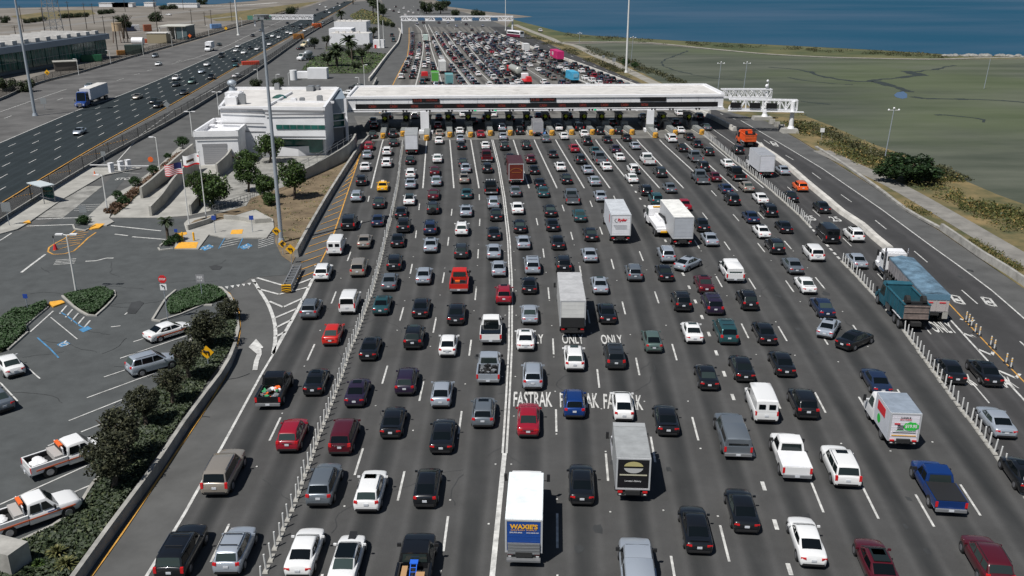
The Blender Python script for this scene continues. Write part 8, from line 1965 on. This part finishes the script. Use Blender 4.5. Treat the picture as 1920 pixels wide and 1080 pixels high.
# palms
def palm(xb, yb, yc, rpx, label, fan=False):
    p = P(xb, yb); zc = p.y * C_ + CAMH * S_; r = rpx / 1700 * zc; h_ = hgt(p.y, yc); rng = random.Random(int(xb * 7 + yb))
    root = empty("palm_tree", (p.x, p.y, 0), 0, label, "palm tree", "palms")
    mb = MB(); mb.cyl((0, 0, 0), (0, 0, h_), max(.2, r * .11), max(.16, r * .09), 9); sub(root, "trunk", mb, M['bark'])
    mb = MB()
    for k in range(46):
        a = rng.uniform(0, 6.283); el = rng.uniform(-.35, 1.2); prev = Vector((0, 0, h_)); n = 7
        d = Vector((math.cos(a) * math.cos(el), math.sin(a) * math.cos(el), math.sin(el))); L_ = r * rng.uniform(.8, 1.05)
        for j in range(n):
            nd = (d + Vector((0, 0, -.16 * j))).normalized(); q = prev + nd * L_ / n; sd = nd.cross(Vector((0, 0, 1))).normalized() * r * .17 * math.sin(math.pi * (j + .6) / (n + .3))
            for s_ in (-1, 1): mb.add([prev, q, q + sd * s_ - Vector((0, 0, r * .05)), prev + sd * s_ * .8 - Vector((0, 0, r * .05))], [(0, 1, 2, 3)])
            prev = q
    sub(root, "crown", mb, M['leaf_dark'])
palm(316, 455, 415, 17, "small fan palm on the kerb island by the forecourt")
palm(632, 124, 95, 24, "large palm with dark fronds in front of the white building"); palm(655, 108, 76, 20, "palm beside the large one, nearer the white building"); palm(640, 36, 26, 12, "small palm between the far highway and the lawn strip"); palm(660, 112, 84, 14, "palm half hidden on the right of the lawn group")
palm(700, 30, 8, 10, "palm in the far tree row beside the highway"); palm(662, 8, -4, 9, "palm at the top end of the far median")
# ground cover beds
def bed(name, px, h, n, ls, m, label, base=(0.03, 0.045, 0.015), zb=.02):
    q = [P(*p) for p in px]; xs = [p.x for p in q]; ys = [p.y for p in q]; rng = random.Random(len(name) + int(px[0][0]))
    mb = MB(); mb.poly([(p.x, p.y, zb) for p in (q if sum(q[i].x * q[(i + 1) % len(q)].y - q[(i + 1) % len(q)].x * q[i].y for i in range(len(q))) > 0 else q[::-1])], 1)
    cnt_ = 0; tries = 0
    while cnt_ < n and tries < n * 12:
        tries += 1
        x, y = rng.uniform(min(xs), max(xs)), rng.uniform(min(ys), max(ys)); ins = False; j = len(q) - 1
        for i in range(len(q)):
            if (q[i].y > y) != (q[j].y > y) and x < (q[j].x - q[i].x) * (y - q[i].y) / (q[j].y - q[i].y) + q[i].x: ins = not ins
            j = i
        if not ins: continue
        cnt_ += 1
        hz = h * (.55 + .6 * noise.noise(Vector((x * .5, y * .5, 0))))
        z = zb + hz * rng.uniform(.4, 1.0); a = Vector((rng.gauss(0, 1), rng.gauss(0, 1), rng.gauss(0, .5))).normalized(); b = a.orthogonal().normalized() * .6; s_ = ls * rng.uniform(.6, 1.4)
        mb.add([Vector((x, y, z)) - a * s_, Vector((x, y, z)) + b * s_, Vector((x, y, z)) + a * s_, Vector((x, y, z)) - b * s_], [(0, 1, 2, 3)])
    nm = "bed_soil"
    if nm not in M: M[nm] = mat(nm, (.035, .042, .018), .95, var=.4, vscale=1.5)
    o = mb.build(name, [M[m], M[nm]]); return tag(o, label, "plants", None, 'stuff')
bed("hedge_planting", [(120, 556), (150, 547), (200, 543), (213, 548), (214, 556), (196, 575), (178, 590), (165, 590), (140, 575)], .75, 14000, .09, 'hedge', "dense low hedge on the teardrop island in the lot")
bed("hedge_planting", [(-60, 650), (-60, 600), (0, 598), (40, 582), (86, 570), (90, 576), (48, 612), (50, 622), (15, 655), (0, 662)], .8, 14000, .1, 'hedge', "dense low hedge along the lot's left edge")
bed("hedge_planting", [(312, 578), (322, 560), (345, 545), (370, 541), (400, 541), (418, 548), (426, 560), (400, 568), (372, 576), (335, 588), (318, 590)], .75, 14000, .09, 'hedge', "dense low hedge on the island beside the stop sign")
for nm, px in (("kerb", [(117, 556), (140, 577), (165, 592), (180, 593), (198, 577), (216, 556), (214, 546)]), ("kerb", [(286, 601), (312, 560), (330, 545)]), ("kerb", [(286, 601), (300, 603), (340, 590), (380, 573), (398, 573)]), ("kerb", [(50, 621), (48, 613), (90, 577)]), ("kerb", [(15, 657), (52, 624)]), ("kerb", [(137, 423), (140, 430), (160, 433), (180, 424)]), ("kerb", [(297, 466), (300, 470), (325, 467)]), ("kerb", [(300, 462), (318, 447)]), ("kerb", [(186, 893), (170, 915), (145, 957), (100, 987), (0, 1033), (-40, 1050)]), ("kerb", [(365, 630), (357, 640)])):
    wall(nm, px, .22, .15, {117: "pale kerb round the teardrop hedge island", 286: "pale kerb at the corner of the stop sign island", 50: "pale kerb beside the striped bay and long hedge", 15: "pale kerb below the long hedge at left", 137: "pale kerb round the kerb island shrub", 297: "pale kerb below the fan palm island", 300: "pale kerb left of the fan palm island", 186: "pale kerb beneath the striped service pickups", 365: "short pale kerb by the striped coupe"}[px[0][0]] + (", long side" if px[-1][0] == 398 else ""), 'concrete', cat="kerb", step=1.5)
bed("ground_cover", [(398, 600), (440, 588), (444, 612), (440, 640), (420, 672), (380, 728), (330, 800), (262, 898), (132, 1078), (90, 1130), (-60, 1130), (-60, 1075), (0, 1037), (100, 990), (148, 958), (188, 897), (168, 872), (236, 795), (290, 732), (330, 690), (365, 640)], .35, 26000, .13, 'leaf_dark', "dark ground cover between the parked vehicles and the wall", zb=-.0)
bed("lawn", [(565, 131), (587, 107), (620, 100), (662, 94), (724, 101), (712, 120), (690, 138), (615, 138)], .3, 1500, .4, 'leaf', "green lawn around the palms")
bed("lawn", [(655, 30), (679, 17), (700, 22), (734, 38), (740, 46), (707, 46), (672, 42)], .4, 1500, .5, 'scrub', "dry grass strip between the far carriageways")
bed("slope_planting", [(563, 346), (600, 330), (660, 300), (650, 318), (617, 366), (575, 436), (550, 480), (530, 470), (518, 440), (520, 400), (545, 375)], .35, 3200, .17, 'scrub', "patchy olive and tan planting on the slope", zb=-.2)
bed("slope_planting", [(462, 395), (478, 372), (540, 350), (545, 372), (520, 398), (505, 410)], .35, 1500, .16, 'leaf', "green ground cover under the office trees", zb=-.2)
bed("slope_planting", [(215, 404), (205, 396), (240, 362), (262, 345), (330, 290), (350, 282), (335, 305), (262, 360), (240, 385)], .5, 3000, .15, 'r' if False else 'dry', "brown and green planting beside the garage ramp")
# scrub of the verge and shore
def scrub(name, lines, n, rmin, rmax, m, label):
    rng = random.Random(len(lines) * 5 + n); mb = MB()
    for k in range(n):
        ln, wd = rng.choice(lines); t = rng.random() * (len(ln) - 1); i = int(t); x = lerp(ln[i][0], ln[i + 1][0], t - i); y = lerp(ln[i][1], ln[i + 1][1], t - i) + rng.uniform(-wd, wd)
        p = P(x, y)
        if noise.noise(Vector((p.x * .06, p.y * .06, 3))) < -.12: continue
        r = rng.uniform(rmin, rmax); c = Vector((p.x, p.y, r * .3))
        leaves(mb, c, r * 1.5, 30, r * .2, rng, .3)
    return tag(mb.build(name, M[m]), label, "scrub", None, 'stuff')
scrub("verge_scrub", [([(1500, 232), (1560, 262), (1640, 300), (1760, 350), (1860, 400), (1960, 450)], 20), ([(1780, 350), (1860, 385), (1960, 430)], 28), ([(1740, 330), (1800, 350), (1900, 395)], 16), ([(1470, 225), (1560, 270), (1660, 315)], 12)], 900, .3, 1.2, 'scrub', "tan and olive scrub covering the verge by the footpath")
scrub("verge_scrub", [([(1440, 215), (1500, 232), (1560, 255), (1620, 285), (1700, 305)], 8), ([(1750, 318), (1830, 350), (1920, 390)], 6)], 420, .4, 1.3, 'marsh_scrub', "dark bushes along the marsh edge right of the gantry")
scrub("shore_scrub", [([(1060, 66), (1170, 75), (1300, 83), (1440, 90), (1640, 100), (1780, 107)], 3.0), ([(1100, 92), (1180, 118), (1250, 148), (1330, 178)], 5), ([(980, 66), (1060, 92), (1130, 122), (1200, 152)], 5)], 900, .5, 1.6, 'marsh_scrub', "dark shoreline scrub beyond the marsh")
scrub("path_side_grass", [([(1700, 385), (1760, 420), (1840, 465), (1920, 510)], 7)], 160, .3, .7, 'scrub', "tan grass between the concrete barrier and the footpath")
# flax clumps
for k, (x, y, rp, m_) in enumerate(((108, 1035, 20, 'yucca'), (125, 1058, 22, 'yucca'), (72, 1055, 14, 'leaf'), (95, 1018, 14, 'leaf_dark'), (50, 1070, 14, 'leaf_dark'))):
    p = P(x, y + 6); r = rp / 1700 * (p.y * C_ + CAMH * S_) * 1.3; rng = random.Random(k); mb = MB()
    for j in range(70):
        a = rng.uniform(0, 6.28); el = rng.uniform(.25, 1.4); d = Vector((math.cos(a) * math.cos(el), math.sin(a) * math.cos(el), math.sin(el))); sd = Vector((-math.sin(a), math.cos(a), 0)) * .05
        mid = d * r * .6; tip = d * r * 1.0 - Vector((0, 0, r * .25)); mb.add([-sd, sd, mid + sd, mid - sd], [(0, 1, 2, 3)]); mb.add([mid - sd, mid + sd, tip], [(0, 1, 2)])
    o = mb.build("flax_plant", M[m_]); o.location = (p.x, p.y, .05); tag(o, ["spiky tan flax clump, upper of the two large ones", "spiky tan flax clump nearest the concrete wall", "pale green flax clump left of the tan ones", "dark flax clump behind the tan ones", "dark flax clump beside the corner block"][k], "plant")
# far yard roads
mb = MB()
for pts, wd in (([(0, 62), (100, 50), (200, 38), (330, 24), (420, 15), (520, 4)], 8), ([(0, 48), (100, 40), (220, 28), (350, 20)], 5), ([(240, 62), (300, 52), (360, 40), (440, 30)], 5), ([(0, 80), (120, 62), (200, 60)], 6)): ribbon(mb, smooth_line([P(*p) for p in pts], 15), wd, -.12)
tag(mb.build("yard_tracks", mat("yard_track", (.19, .18, .165), .95, var=.15, vscale=.1)), kind='structure')
ground("yard_grass", [(20, 30), (100, 20), (170, 18), (180, 26), (60, 40)], VEG, -.13); ground("yard_grass_patch", [(380, 30), (470, 18), (560, 6), (600, 2), (560, 14), (480, 34), (420, 44)], VEG, -.13)
ground("gravel_yard", [(-100, 190), (0, 180), (70, 152), (150, 131), (250, 101), (370, 67), (480, 36), (400, 40), (300, 60), (220, 66), (200, 104), (0, 150), (-100, 170)], mat("yard_gravel", (.16, .145, .125), .95, var=.3, vscale=.08, detail=8), -.1)
for (x, y, sx, l) in ((217, 13, 26, "long low white shed on the far shoreline, left"), (233, 13, 18, "low white shed on the far shoreline, middle"), (345, 14, 26, "low white shed near the far water's bend"), (282, 12, 8, "small white hut on the far shoreline")):
    p = P(x, y); mb = MB(); mb.box(0, 0, 1.6, sx, 8, 3.2); mb.box(0, 0, 3.4, sx + .6, 8.6, .4, 1); o = mb.build("low_shed", [M['white'], M['roof_white']]); o.location = (p.x, p.y, 0); tag(o, l, "shed")
mb = MB(); ribbon(mb, smooth_line([P(*p) for p in [(340, 12), (400, 10.5), (440, 10), (520, 5)]], 20), 6, -.05); tag(mb.build("breakwater", M['pale_barrier']), kind='structure')
ground("sandy_track", [(842, 26), (860, 22), (880, 24), (905, 27), (930, 28), (900, 31), (870, 30)], sand_m, -.04)
